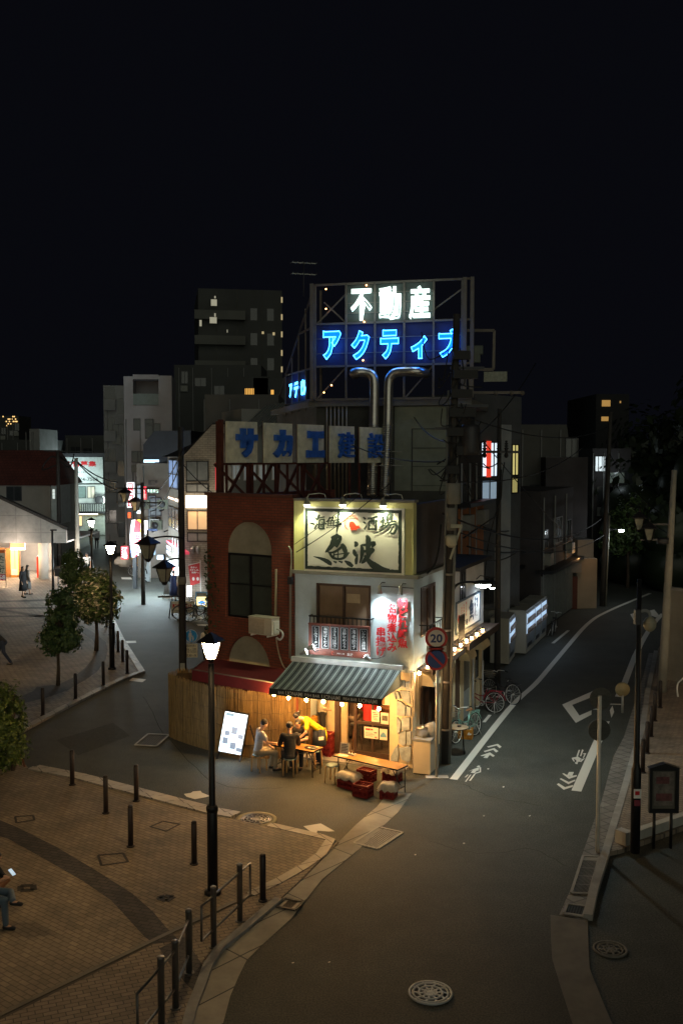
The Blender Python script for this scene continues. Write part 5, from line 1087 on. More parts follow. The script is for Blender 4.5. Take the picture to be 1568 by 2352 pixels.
shop_sign('company_sign', 'white upright sign with blue letters and a red border behind the rusty lattice', (243, 1960), (299, 2195), 47, emit('ein_white', (.8, .9, 1), .55), 'ei', emit('ein_blue', (.03, .12, .6), .2), False, 0, None, emit('ein_red', (.8, .04, .06), .4), ZB, .26)
# more of the crowded street: canopies, cooling units and small signs
for a, b, dep, c_, e_, lab in (((560, 1320), (690, 1352), 64.5, (.10, .16, .34), .25, 'dim blue fascia under the blue-grey shop windows'), ((268, 1085), (308, 1165), 69, (.9, .12, .03), .8, 'small round cornered orange sign below the tooth sign'), ((400, 1060), (470, 1100), 63, (.8, .95, 1), 1.5, 'thin white light box above the bowed sign'), ((505, 1200), (552, 1395), 66.4, (.75, .8, .9), .3, 'pale upright sign just right of the yellow sign'), ((585, 1600), (660, 1690), 61, (.25, .35, .5), .22, 'dim blue window sign behind the upper hanging lantern'), ((690, 1700), (790, 1760), 60.5, (.7, .85, 1), .5, 'pale lit shop sign between the two hanging lanterns')):
    shop_sign('shop_sign', lab, a, b, dep, emit('shop_sign_%d' % a[0], c_, e_))
for k, (a, b, dep) in enumerate((((410, 880), (455, 930), 64), ((690, 880), (745, 930), 64.5), ((590, 1180), (640, 1225), 64.6))):
    p = D(*ZR(*a), dep); t = Thing('cooling_unit', ('upper cooling unit beside the red banner sign', 'cooling unit on the dark wall right of the blue-grey windows', 'cooling unit under the blue-grey windows')[k], 'cooling unit', (p.x, p.y, p.z - .8)); t.part('casing', MB().box(0, .75, 0, .3, .1, .7), M_tw); t.part('fan', MB().lathe([(.22, 0), (.2, -.02), (.0001, -.02)], (.3, -.005, .4), 16, True, 'y'), M_dkgrey); t.part('bracket', MB().bar((.1, 0, -.04), (.1, 1.8, -.04), .06).bar((.85, 0, -.04), (.85, 1.8, -.04), .06), M_dkgrey)
# tall white apartment house up the street
TW = Thing('white_apartment_house', 'tall pale apartment house with a rooftop terrace above the shopping street', 'apartment house', G(*ZA(900, 1240)), R(6))
TW.e.location = (D(*ZA(900, 1000), 76).x, 76, 0); TW.M = Matrix.Translation(TW.e.location) @ Matrix.Rotation(R(6), 4, 'Z'); TW.I = TW.M.inverted()
def tw(a, b, y=0): return TW.rect(ZA(*a), ZA(*b), y)
M_tww = mat('pale_render', (.36, .34, .36), .85, 0, .12, .6); M_twg = mat('grey_render', (.22, .22, .22), .85, 0, .2, .6)
xw = TW.L(ZA(1235, 300))[0]; zt5 = TW.L(ZA(930, 55))[1]
x0, x1, z0, z1 = tw((955, 75), (1140, 265))
TW.part('wall', MB().box(0, x0, 0, 5, 0, zt5).box(x0, x1, 0, 5, 0, z0).box(x1, xw, 0, 5, 0, TW.L(ZA(1140, 50))[1]).box(x0, x1, 2.4, 5, z0, z1 + .4).box(x0, x1, 0, 2.4, z1, z1 + .35), M_tww)
TW.part('terrace_rail', MB().box(x0, x1, .02, .05, z0 + .05, z0 + (z1 - z0) * .45), mat('rail_glass', (.16, .20, .20), .3))
for a, b in (((958, 358), (1010, 445)), ((1040, 360), (1100, 410))): g_ = tw(a, b); win(TW, *g_, M_dkgrey, M_glassd, -.003, 1)
TW2 = Thing('balcony_apartments', 'dim apartment block of stacked balconies behind the pale apartment house', 'apartment house', (D(*ZA(755, 1000), 84).x, 84, 0), R(10))
x1 = TW2.L(ZA(905, 300))[0]; zt6 = TW2.L(ZA(760, 120))[1]
TW2.part('wall', MB().box(0, x1, 0, 5, 0, zt6), M_twg)
for k in range(7):
    z = zt6 - 1.2 - 2.6 * k; TW2.part('balcony', MB().box(.02, x1 * .55, -.5, -.001, z - .9, z), M_twg); TW2.part('window', MB().box(x1 * .6, x1 * .9, -.03, -.001, z - 1.2, z + .1), M_glassd); TW2.part('window', MB().box(.1, x1 * .5, -.03, -.001, z + .02, z + 1.1), M_glassd)
# building closing the street, with the telephone number board
FB = Thing('end_building', 'white two storey building closing the street under a board with a telephone number', 'building', G(*ZA(440, 1195)), R(3))
def fb(a, b, y=0): return FB.rect(ZA(*a), ZA(*b), y)
xw = FB.L(ZA(772, 1000))[0]; zt7 = FB.L(ZA(600, 832))[1]
FB.part('wall', MB().box(-.3, xw, 0, 8, 0, zt7), mat('end_wall', (.44, .47, .45), .8, 0, .15, .5))
FB.part('next_wall', MB().box(xw + .01, xw + 5, 1, 8, 0, FB.L(ZA(800, 640))[1]), M_twg)
x0, x1, z0, z1 = fb((440, 635), (740, 822), -.3)
s_ = FB.part('board', MB().box(x0, x1, -.3, -.05, z0, z1), mat('board_pale', (.48, .52, .50), .6))
w_, h_ = x1 - x0, z1 - z0
MB().text('広告募集', x0 + w_ * .46, z0 + h_ * .74, w_ * .78, h_ * .22, -.31, .03).build('board_heading', M_red, s_)
MB().text('03-5174-7505', x0 + w_ * .5, z0 + h_ * .15, w_ * .78, h_ * .13, -.31, .012).text('No.127', x0 + w_ * .47, z0 + h_ * .43, w_ * .28, h_ * .07, -.31, .01).build('board_number', M_ink, s_)
FB.part('cornice', MB().box(x0 - .2, x1 + .5, -.5, -.02, z1 + .02, z1 + .4), M_dkgrey)
for a, b, mp, nx in (((500, 845), (620, 930), mat('green_glass', (.18, .24, .22), .3), 2), ((628, 845), (685, 930), M_pap, 2)): win(FB, *fb(a, b), M_dkgrey, mp, -.004, nx)
x0, x1, z0, z1 = fb((440, 970), (770, 1030)); mb = MB(); mb.box(x0, x1, -.8, -.01, z0 - .1, z0 + .1)
for k in range(22): xx = x0 + (x1 - x0) * k / 21; mb.box(xx - .04, xx + .04, -.8, -.74, z0 + .1, z1)
mb.box(x0, x1, -.8, -.74, z1, z1 + .08); FB.part('balcony_rail', mb, M_black)
x0, x1, z0, z1 = fb((710, 915), (765, 965)); o = FB.part('cooling_unit', MB().box(x0, x1, -.7, -.2, z0, z1), M_white); MB().lathe([(.45, 0), (.4, -.03), (.0001, -.03)], ((x0 + x1) / 2 - .2, -.705, (z0 + z1) / 2), 16, True, 'y').build('fan', M_dkgrey, o)
x0, x1, z0, z1 = fb((600, 1035), (768, 1045)); FB.part('strip_light', MB().box(x0 + 1.6, x1 - 3, -.7, -.6, z0, z0 + .25), emit('warm_strip', (1, .85, .5), 3)); 
x0, x1, z0, z1 = fb((604, 1048), (765, 1190)); FB.part('roller_shutter', MB().box(x0, x1, -.05, -.01, max(z0, .05), z1), brick('shutter', (.40, .44, .41), (.42, .46, .43), (.2, .22, .2), 9, .14, .02, 0, False, 0))
x0, x1, z0, z1 = fb((470, 1055), (595, 1130)); win(FB, x0, x1, max(z0, .6), z1, M_dkgrey, emit('shop_warm_glow', (1, .72, .4), .38), -.004, 3)
FB.light('POINT', (5, -3, 3.2), 380, (.8, 1, .92), .5); FB.light('POINT', (1.5, -2, 6.2), 170, (.75, .95, 1), .3); FB.light('POINT', (10.5, -3.5, 4.6), 200, (.8, 1, .9), .3)
x, z = FB.L(ZA(520, 965), -.6); FB.part('flood_lamp', MB().ball((x, -.6, z), (.32, .2, .2)), emit('flood_cool', (.8, .95, 1), 8)); x, z = FB.L(ZA(522, 1000), -.3); FB.part('round_sign', MB().lathe([(.6, 0), (.6, -.1)], (x, -.2, z), 18, False, 'y'), emit('round_yellow', (.9, .75, .08), .5))
# station side: brown-roofed house, gabled canopy, shop
HR = Thing('brown_roof_house', 'house with a broad dark red roof behind the station canopy', 'house', (D(*ZA(0, 900), 78).x, 78, 0), 0)
def hr(a, b, y=0): return HR.rect(ZA(*a), ZA(*b), y)
x1 = HR.L(ZA(362, 900))[0]; ze = HR.L(ZA(300, 838))[1]; zr = HR.L(ZA(200, 585), 3)[1]
HR.part('wall', MB().box(-12, x1, 0, 8, 0, ze), mat('house_wall', (.26, .24, .21), .85, 0, .15, .6))
HR.part('roof', MB().add([(-12, -.3, ze), (x1 + .5, -.3, ze), (x1 + .0, 3, zr), (-12, 3, zr)], [(0, 1, 2, 3)]).add([(x1 + .5, -.3, ze), (x1 + .5, 8, ze), (x1 + .0, 3, zr)], [(0, 1, 2)]), brick('brown_tile_roof', (.10, .028, .022), (.12, .034, .026), (.05, .015, .012), .3, .25, .02, 0, True, .5, .7))
win(HR, *hr((48, 845), (160, 950)), M_dkgrey, M_glassd, -.003, 2)
x0, x1_, z0, z1 = hr((365, 835), (412, 1030)); HR.part('lit_wing', MB().box(x1 + .01, x1 + .01 + (x1_ - x0), .2, 4, z0 - 1, z1), mat('wing_wall', (.4, .42, .4), .8)); win(HR, x1 + .1, x1 + (x1_ - x0) - .1, z0 + 1, z1 - .3, M_white, emit('wing_glow', (.85, .95, .9), .4), .19, 1, 3)
STN = Thing('station_canopy', 'grey panelled station canopy with a sloping gable roof over the shop', 'canopy', (D(*ZA(475, 1240), 64).x, 64, 0), 0)
def st(a, b): return STN.L(ZA(a, b))
zl = st(300, 1252)[1]; p = [st(475, 1160), (st(475, 1160)[0], zl), (-14.0, zl), (-14.0, st(-200, 840)[1]), st(0, 925)]
STN.part('gable', MB().prism(p, 0, .3), brick('canopy_panel', (.30, .28, .26), (.31, .29, .27), (.20, .19, .18), 1.6, 1.1, .02, 0, False, 0, .8, .1))
a_, b_ = st(478, 1158), st(-200, 835)
STN.part('roof', MB().add([(a_[0] + .1, -.2, a_[1] - .02), (a_[0] + .1, .32, a_[1] - .02), (b_[0], .32, b_[1]), (b_[0], -.2, b_[1])], [(0, 1, 2, 3)]).add([(a_[0] + .1, -.2, a_[1] + .16), (a_[0] + .1, .32, a_[1] + .16), (b_[0], .32, b_[1] + .16), (b_[0], -.2, b_[1] + .16)], [(3, 2, 1, 0)]).add([(a_[0] + .1, -.2, a_[1] - .02), (a_[0] + .1, -.2, a_[1] + .16), (b_[0], -.2, b_[1] + .16), (b_[0], -.2, b_[1] - .02)], [(0, 1, 2, 3)]), mat('canopy_roof', (.03, .025, .022), .7))
STN.part('soffit', MB().box(-14, st(475, 1250)[0], .31, 9, zl, zl + .1), M_white)
def sx(a, b, y=3.0): return STN.L(ZS(a, b), y)
mb = MB(); mb.lathe([(.33, 0.05), (.33, zl)], (sx(720, 700, 2)[0], 2, 0), 16); STN.part('column', mb, mat('column_white', (.66, .62, .56), .5, 0, .05))
STN.part('back_wall', MB().box(-14, sx(860, 700, 7)[0], 7, 7.2, 0, zl), mat('station_wall', (.36, .33, .3), .8, 0, .2, 1))
x0, x1 = sx(-60, 700)[0], sx(325, 700)[0]; z1 = sx(200, 480)[1]
so_ = STN.part('shop_front', MB().box(x0, x1, 3.0, 3.2, .05, z1), mat('orange_frame', (.40, .17, .05), .5))
MB().box(x0 + .2, sx(95, 700)[0], 2.97, 2.995, .4, z1 - .3).build('shop_glass', emit('shop_gold_glow', (1, .55, .15), .55), so_); MB().box(sx(185, 700)[0], sx(245, 700)[0], 2.97, 2.995, .2, z1 - .1).build('shop_door', emit('door_gold_glow', (1, .6, .2), .95), so_); MB().box(sx(255, 700)[0], sx(305, 700)[0], 2.975, 2.996, .2, z1 - .1).build('shop_door', MATS['door_gold_glow'], so_)
a0, a1 = sx(180, 450, 2.6), sx(415, 475, 2.6); o = STN.part('shop_sign', MB().box(a0[0], a1[0], 2.55, 2.7, a1[1], a1[1] + .42), emit('shop_sign_red', (.9, .12, .06), .9)); MB().box(a0[0], a1[0], 2.53, 2.72, a1[1] - .14, a1[1] - .003).build('sign_base', emit('sign_base_white', (1, .9, .75), 1.3), o)
for n_, b0, b1, c_ in (('notice', 825, 925, (.7, .7, .7)), ('notice', 930, 985, (.6, .25, .03)), ('notice', 990, 1075, (.6, .05, .12))):
    p0, p1 = sx(190, b0, 2.9), sx(283, b1, 2.9); MB().box(p0[0], p1[0], 2.9, 2.96, p1[1], p0[1]).build(n_, mat('notice%d' % b0, c_, .6, 0, .2, 6), so_)
STN.light('POINT', (sx(200, 700)[0], 1.2, 2.1), 220, (1, .66, .35), .4); STN.light('POINT', (sx(600, 700)[0], 4.4, 2.25), 320, (1, .85, .68), .4); STN.light('POINT', (sx(720, 700)[0] + 3.2, 1.0, 2.2), 80, (1, .88, .75), .4); STN.light('POINT', (sx(500, 700)[0], -.9, 2.2), 100, (1, .85, .7), .4)
bn = Thing('nobori_banner', 'tall white banner with an orange top and red foot beside the station shop', 'banner', G(*ZS(60, 1140)))
b0, b1 = bn.L(ZS(-20, 500)), bn.L(ZS(95, 1010)); hh = b0[1] - b1[1]
bn.part('cloth', MB().box(b0[0], b1[0], -.01, .01, b1[1], b0[1]), mat('banner_cloth', (.55, .45, .33), .8)); bn.part('cloth_head', MB().box(b0[0], b1[0], -.014, -.011, b0[1] - hh * .12, b0[1] - hh * .02), mat('banner_orange', (.6, .12, .02), .8)); bn.part('cloth_foot', MB().box(b0[0], b1[0], -.014, -.011, b1[1], b1[1] + hh * .2), mat('banner_crimson', (.5, .02, .06), .8))
bn.part('lettering', MB().vtext('たこ焼', (b0[0] + b1[0]) / 2, b0[1] - hh * .18, .38, .38, -.016, .02), M_ink); bn.part('price', MB().text('58', (b0[0] + b1[0]) / 2, b1[1] + hh * .1, .45, .28, -.017, .03), M_white); bn.part('pole', MB().tube([(b1[0] + .03, 0, 0), (b1[0] + .03, 0, b0[1] + .1)], .02, 6).box(b1[0] - .3, b1[0] + .3, -.2, .2, 0, .06), M_black)
pb = Thing('red_cabinet', 'bright red upright cabinet beside the white station column', 'cabinet', (sx(603, 800, 2.6)[0], 66.6, .05)); p0, p1 = pb.L(ZS(603, 615)), pb.L(ZS(664, 830)); pb.part('body', MB().box(p0[0], p1[0], 0, .4, 0, p0[1]), mat('post_red', (.75, .05, .02), .4)); pb.part('foot', MB().box(p0[0] + .08, p1[0] - .08, .05, .35, -.05, -.002), M_dkgrey); pb.part('slot', MB().box(p0[0] + .1, p1[0] - .1, -.02, -.003, p0[1] * .7, p0[1] * .76), M_black)
# ---- far towers and roofs
def block(name, lab, cat, a, b, depth, m, rz=0, thick=10, zf=lambda a, b: (a, b), zbot=0):
    p = D(*zf(*a), depth); t = Thing(name, lab, cat, (p.x, p.y, 0), rz); x0, x1, z0, z1 = t.rect(zf(*a), zf(*b))
    t.part('wall', MB().box(0, x1, 0, thick, zbot, z1), m); return t, x1, z1
M_far = mat('far_concrete', (.06, .062, .06), .9, 0, .2, .15)
t, x1, z1 = block('apartment_tower', 'large dark apartment tower with a few lit windows on the skyline', 'apartment tower', (455, 662), (648, 860), 125, M_far, R(10), 16)
for k in range(8):
    z = z1 - 1.5 - 3.1 * k; t.part('balcony', MB().box(-.5, x1 * .55, -1.2, -.01, z - 2.4, z - 1.3), mat('far_balcony', (.11, .11, .10), .9, 0, .2, .2))
    for f_ in (.62, .82): t.part('window', MB().box(x1 * f_, x1 * (f_ + .08), -.05, -.01, z - 2.3, z - .8), M_glassd)
for f_ in (.2, .45, .75): t.part('wall_seam', MB().box(x1 * f_, x1 * f_ + .25, -.06, -.005, 0, z1), M_twd)
mb = MB()
for zf, a, b in ((ZB, (190, 382), (247, 445)), (ZB, (178, 552), (245, 612)), (ZB, (80, 580), (102, 640)), (ZB, (222, 350), (236, 372)), (ZB, (222, 515), (236, 548)), (ZB, (342, 672), (350, 700))): g_ = t.rect(zf(*a), zf(*b), -1.3 if a[1] > 0 else 0); mb.box(g_[0], g_[1], -1.34, -1.3, g_[2], g_[3])
t.part('lit_window', mb, emit('far_window_glow', (1, .93, .72), .12)); mb = MB()
for b0 in (360, 525, 690, 868, 1025): g_ = t.rect(ZB(860, b0), ZB(874, b0 + 55), -.1); mb.box(g_[0], g_[1], -.14, -.1, g_[2], g_[3])
for a, b in (((676, 690), (696, 714)), ((780, 698), (800, 726))): g_ = t.rect(ZB(*a), ZB(*b), -.1); mb.box(g_[0], g_[1], -.14, -.1, g_[2], g_[3])
t.part('stair_lamp', mb, emit('far_lamp_glow', (1, .78, .42), .2))
block('dark_block', 'low dark block between the apartment tower and the beige building', 'building', (400, 838), (600, 940), 100, M_far, 0, 8)
t, x1, z1 = block('grey_house', 'grey flat roofed house behind the construction panels with two orange windows', 'house', (470, 906), (640, 1000), 62, mat('grey_house_wall', (.12, .115, .11), .9, 0, .2, .4), 0, 6)
mb = MB()
for a, b in (((508, 1228), (608, 1302)), ((756, 1242), (798, 1305))):
    p = D(*ZB(*a), 90); t2 = Thing('lit_window_house', 'dark far house with a curtained orange window ' + ('striped by its curtain' if a[0] < 700 else 'small and plain'), 'house', (p.x, p.y, 0)); g_ = t2.rect(ZB(*a), ZB(*b)); t2.part('wall', MB().box(g_[0] - 1.5, g_[1] + 1.2, .02, 5, 0, g_[3] + 1), M_far); win(t2, *g_, M_black, emit('orange_curtain_glow', (1, .50, .10), .42), 0, 6 if a[0] < 700 else 1, 1, 'window', .06)
pw = Thing('pale_house', 'pale house with tall glass windows and a ribbed roof seen through the rusty lattice', 'house', (D(*ZB(505, 1700), 52).x, 52, 0), R(20))
def pwr(a, b): return pw.rect(ZB(*a), ZB(*b))
g_ = pwr((380, 1420), (1060, 2110)); M_ph = mat('pale_house_wall', (.25, .26, .25), .8, 0, .2, .6)
pw.part('wall', MB().box(g_[0], g_[1], 0, 5, 0, pw.L(ZB(505, 1600))[1]).box(pw.L(ZB(505, 1450))[0], g_[1], .5, 5, pw.L(ZB(505, 1600))[1], pw.L(ZB(505, 1425))[1]), M_ph)
a_ = pw.L(ZB(510, 1580)); c_ = pw.L(ZB(870, 1420)); mb = MB()
for k in range(12): f_ = k / 11; mb.bar((a_[0] + (c_[0] - a_[0]) * f_ - .5, -1.4, a_[1] - .3 + f_ * .4), (a_[0] + (c_[0] - a_[0]) * f_ + 1.3, .5, a_[1] + 1.0 + f_ * .4), .07)
pw.part('ribbed_roof', mb, mat('rib_metal', (.4, .42, .40), .4, .5))
for a, b in (((390, 1965), (465, 2105)), ((500, 1965), (620, 2115)), ((640, 1965), (722, 2115)), ((770, 1960), (880, 2110)), ((900, 1970), (1060, 2110))): win(pw, *pwr(a, b), M_white, emit('dim_white_glass', (.75, .85, .9), .035), -.004, 2)
for lab, a, b, dep, rc_ in (('far dark block of flats with scattered tiny lights at the left edge', (0, 955), (44, 1000), 150, 0), ('grey box of a water tank house over the brown roof', (68, 985), (92, 1030), 95, 0), ('dark flat roofed building left of the telephone board', (0, 1010), (112, 1080), 98, 0), ('dark low roofs between the telephone board and the balcony apartments', (150, 1000), (245, 1060), 112, 0)):
    t, x1, z1 = block('distant_building', lab, 'building', a, b, dep, M_far if dep > 96 else M_twg, 0, 6)
    if dep == 150:
        mb = MB()
        for k in range(16): a_, b_ = rnd.randint(20, 125), rnd.choice((340, 358, 375, 392, 405)); g_ = t.rect(ZA(a_, b_), ZA(a_ + 7, b_ + 8), -.05); mb.box(g_[0], g_[1], -.06, -.01, g_[2], g_[3])
        t.part('lit_window', mb, emit('tiny_lamp_glow', (1, .62, .22), .9))
# ---- right-hand lane: dark houses, vending machines, orange wall
FP = [G(1122, 1585), G(1160, 1532), G(1205, 1503), G(1255, 1452), G(1300, 1418), G(1330, 1400), G(1392, 1388)]
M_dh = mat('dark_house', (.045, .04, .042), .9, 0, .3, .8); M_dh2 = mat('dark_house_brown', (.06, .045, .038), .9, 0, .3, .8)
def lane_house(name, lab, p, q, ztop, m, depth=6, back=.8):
    d = (q - p); d.z = 0; rz = math.atan2(-d.y, -d.x) + math.pi; t = Thing(name, lab, 'house', (p.x, p.y, 0), math.atan2(d.y, d.x))
    t.part('wall', MB().box(0, d.length, back, depth, 0, ztop), m); return t, d.length
off = Vector((-.9, .3, 0))
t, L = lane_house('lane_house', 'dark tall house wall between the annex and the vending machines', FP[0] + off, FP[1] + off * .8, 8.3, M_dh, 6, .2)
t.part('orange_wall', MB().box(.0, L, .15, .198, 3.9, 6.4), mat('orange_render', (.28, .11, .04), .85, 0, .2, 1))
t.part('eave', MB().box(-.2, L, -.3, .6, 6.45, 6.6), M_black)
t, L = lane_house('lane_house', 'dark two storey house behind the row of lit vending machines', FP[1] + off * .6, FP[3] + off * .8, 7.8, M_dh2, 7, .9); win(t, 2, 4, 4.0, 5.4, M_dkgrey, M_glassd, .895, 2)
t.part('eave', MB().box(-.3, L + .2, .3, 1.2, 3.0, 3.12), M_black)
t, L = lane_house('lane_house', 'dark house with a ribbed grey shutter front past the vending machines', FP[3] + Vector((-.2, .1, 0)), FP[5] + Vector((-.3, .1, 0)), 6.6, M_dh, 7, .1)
mb = MB()
for k in range(26): mb.box(L * k / 26 + .03, L * k / 26 + .11, .04, .095, .1, 2.6)
t.part('slatted_front', mb, mat('slat_grey', (.16, .17, .16), .7)); t.part('eave', MB().box(-.2, L + .1, -.5, .3, 2.75, 2.9), M_black); win(t, L * .35, L * .6, 3.9, 5.2, mat('grey_frame', (.2, .2, .2), .6), M_glassd, .09, 3)
ow = Thing('orange_wall_house', 'house with a pale wall lit orange at the bend of the lane', 'house', G(1322, 1398), R(6))
g0 = ow.L(ZG(740, 2280)); g1 = ow.L(ZG(615, 1950)); zt = g1[1]
ow.part('wall', MB().box(0, g0[0], 0, 5, 0, zt), mat('ochre_wall', (.34, .27, .20), .85, 0, .15, .8)); ow.part('awning_board', MB().box(-1.1, .1, -.5, -.35, ow.L(ZG(600, 2070))[1], ow.L(ZG(600, 1980))[1]), M_twg); ow.part('brown_gate', MB().box(-.5, .02, -.12, -.01, 0, ow.L(ZG(580, 2115))[1]), mat('gate_brown', (.10, .03, .02), .7))
ow.part('upper_wall', MB().box(.15, g0[0] - .1, .3, 5, zt + .01, zt + 1.0), M_twg); ow.light('POINT', (-.25, -1.4, 3.0), 12, (1, .52, .2), .2)
mb = MB()
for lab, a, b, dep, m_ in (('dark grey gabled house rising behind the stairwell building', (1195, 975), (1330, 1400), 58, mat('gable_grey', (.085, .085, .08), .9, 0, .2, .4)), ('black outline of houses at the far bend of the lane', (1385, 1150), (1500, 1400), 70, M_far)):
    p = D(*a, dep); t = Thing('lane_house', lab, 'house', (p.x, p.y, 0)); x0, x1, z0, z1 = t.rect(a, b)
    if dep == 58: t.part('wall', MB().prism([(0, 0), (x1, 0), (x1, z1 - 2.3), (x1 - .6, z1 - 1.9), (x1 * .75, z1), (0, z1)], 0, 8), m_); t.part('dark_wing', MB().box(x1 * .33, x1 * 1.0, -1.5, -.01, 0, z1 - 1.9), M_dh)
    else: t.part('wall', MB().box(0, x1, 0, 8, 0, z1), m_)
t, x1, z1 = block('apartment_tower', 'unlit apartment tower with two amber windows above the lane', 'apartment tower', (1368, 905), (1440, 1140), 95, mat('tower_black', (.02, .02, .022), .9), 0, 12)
mb = MB()
for a, b in (((790, 432), (870, 492)), ((785, 590), (865, 632)), ((960, 440), (972, 460))): g_ = t.rect(ZG(*a), ZG(*b), -.05); mb.box(g_[0], g_[1], -.08, -.02, g_[2], g_[3])
t.part('lit_window', mb, emit('amber_glow', (1, .55, .15), .16))
t, x1, z1 = block('lane_house', 'dark house with one pale lit balcony window over the lane', 'house', (1360, 1030), (1445, 1200), 66, M_dh, 0, 6)
g_ = t.rect(ZG(722, 965), ZG(824, 1118), -.03); win(t, *g_, M_black, emit('pale_window_glow', (.85, .95, 1), .35), -.02, 3, 1); g_ = t.rect(ZG(862, 1125), ZG(1000, 1225), -.03); t.part('lit_wall', MB().box(g_[0], g_[1], -.1, -.03, g_[2], g_[3]), mat('lit_wall_green', (.3, .34, .3), .8)); t.light('POINT', (g_[0] - .3, -1.2, g_[3] + .5), 10, (.8, .95, 1), .2)
# everyday clutter on the darker walls
def clutter(T, x0, x1, y, z0, z1, n, seed, mw=M_glassd):
    rg = random.Random(seed)
    for k in range(n):
        x = x0 + (x1 - x0) * (k + rg.uniform(.15, .5)) / n; z = rg.uniform(z0, z1 - 1.3); win(T, x, x + rg.uniform(.7, 1.3), z, z + rg.uniform(.8, 1.3), M_dkgrey, mw, y - .002, 2)
        xx = x + rg.uniform(-.4, -.15); T.part('downpipe', MB().tube([(xx, y - .06, .1), (xx, y - .06, z1)], .04, 6), M_twg)
        if k % 2 == 0: T.part('cooling_unit', MB().box(x, x + .7, y - .35, y - .01, z - .75, z - .2), mat('unit_grey', (.2, .2, .18), .6))
for h_ in [o for o in bpy.data.objects if o.name.startswith(('lane_house', 'dark_block', 'grey_house', 'distant_building'))]:
    w_ = [c for c in h_.children if c.name.startswith('wall')]
    if w_: bb = [Vector(c) for c in w_[0].bound_box]; clutter(type('T', (), {'part': staticmethod(lambda n, m, mt, par=None, h_=h_: m.build(n, mt, par or h_))}), min(c.x for c in bb), max(c.x for c in bb), min(c.y for c in bb), max(3.2, max(c.z for c in bb) - 4.5), max(c.z for c in bb) - .3, 3 if max(c.x for c in bb) < 8 else 5, len(h_.name) + int(h_.location.x * 7))
clutter(TNR, xl + .3, xr1 - .6, -.003, 1, 4.5, 2, 3); clutter(TW, .3, 3.2, -.003, 7.5, 11, 3, 4); clutter(TW, .3, 3.2, -.003, 4.5, 7, 2, 5); clutter(TW2, .2, 2.6, -.003, 2, 13, 2, 6); clutter(B2, xa + .3, xa + 4, -.003, 3, zt2 - .2, 2, 9, M_bl)
# vending machines
M_vm = mat('vending_beige', (.33, .32, .28), .5, 0, .08); M_vglow = emit('vending_glow', (.55, .75, 1), .32)
def vending(p, q, h, lab, wide, rows=2):
    d = q - p; d.z = 0; t = Thing('vending_machine', lab, 'vending machine', (p.x, p.y, .05), math.atan2(d.y, d.x), 'vending machines along the lane'); L = d.length
    t.part('cabinet', MB().box(0, L, 0, .75, 0, h), M_vm)
    pn = t.part('display', MB().box(.05, L - .05, -.02, -.003, h * .45, h - .12), M_vglow); q_ = MB(); n = max(3, int(L / .14))
    for r in range(rows + 1): zz = h * .45 + (h * .55 - .12) * r / (rows + .0); q_.box(.04, L - .04, -.05, -.021, zz - .03, zz + .02)
    for r in range(rows):
        for k in range(n):
            zz = h * .45 + (h * .55 - .12) * r / rows + .03; xx = .1 + (L - .2) * (k + .5) / n; q_.lathe([(.035, zz), (.035, zz + .13), (.018, zz + .18), (.018, zz + .2)], (xx, -.055, 0), 8)
    q_.build('drink_rows', mat('drink_colours', (.25, .2, .18), .4, 0, .9, 14), pn); t.part('button_panel', MB().box(.08, L - .08, -.03, -.003, h * .12, h * .42), mat('vending_lower', (.16, .18, .2), .4)); t.part('flap', MB().box(.12, L * .6, -.04, -.031, h * .14, h * .22), M_black)
    t.light('POINT', (L / 2, -.5, h * .7), 3, (.65, .82, 1), .3)
vending(G(1168, 1528), G(1181, 1509), 1.80, 'single lit vending machine nearest the white annex', 1)
vending(G(1207, 1504), G(1226, 1486), 1.8, 'vending machine on the near end of the long lit row', 1, 2)
vending(G(1227, 1485), G(1240, 1472), 1.8, 'vending machine in the middle of the long lit row', 1, 2)
vending(G(1241, 1471), G(1253, 1460), 1.8, 'vending machine on the far end of the long lit row', 1, 2)
cb2 = Thing('covered_box', 'rounded tarpaulin covered box beside the single vending machine', 'box', G(*ZF(735, 1970)), R(10)); g0 = cb2.L(ZF(662, 1800)); g1 = cb2.L(ZF(808, 1740))
q = [(g0[0] + (g1[0] - g0[0]) * (1 - math.cos(R(a))) / 2, 1.05 + .28 * math.sin(R(a))) for a in range(0, 181, 15)]
cb2.part('cover', MB().prism([(g0[0], .03)] + q + [(g1[0], .03)], 0, .7), mat('tarp_grey', (.20, .19, .15), .7, 0, .2, 3))
# right edge: wall behind the concrete pole, low white kerb wall
rw = Thing('boundary_wall', 'plain pale boundary wall at the right edge behind the concrete pole', 'wall', G(1500, 1560), R(-55)); rw.part('panels', MB().box(.6, 12, 0, .2, 0, 3.4), mat('wall_dim', (.24, .22, .18), .85, 0, .2, .8)); rw.part('coping', MB().box(.55, 12.05, -.03, .23, 3.405, 3.5), M_conc)
lwk = Thing('low_kerb_wall', 'low white painted kerb wall under the notice board', 'kerb wall', G(1432, 1952)); d = G(1600, 1893) - G(1432, 1952)
lwk.e.rotation_euler.z = math.atan2(d.y, d.x); lwk.part('block', MB().box(0, d.length, 0, .16, 0, .30).box(-.02, .18, -.06, .22, 0, .38), mat('wall_whitish', (.42, .40, .35), .8, 0, .15, 3))
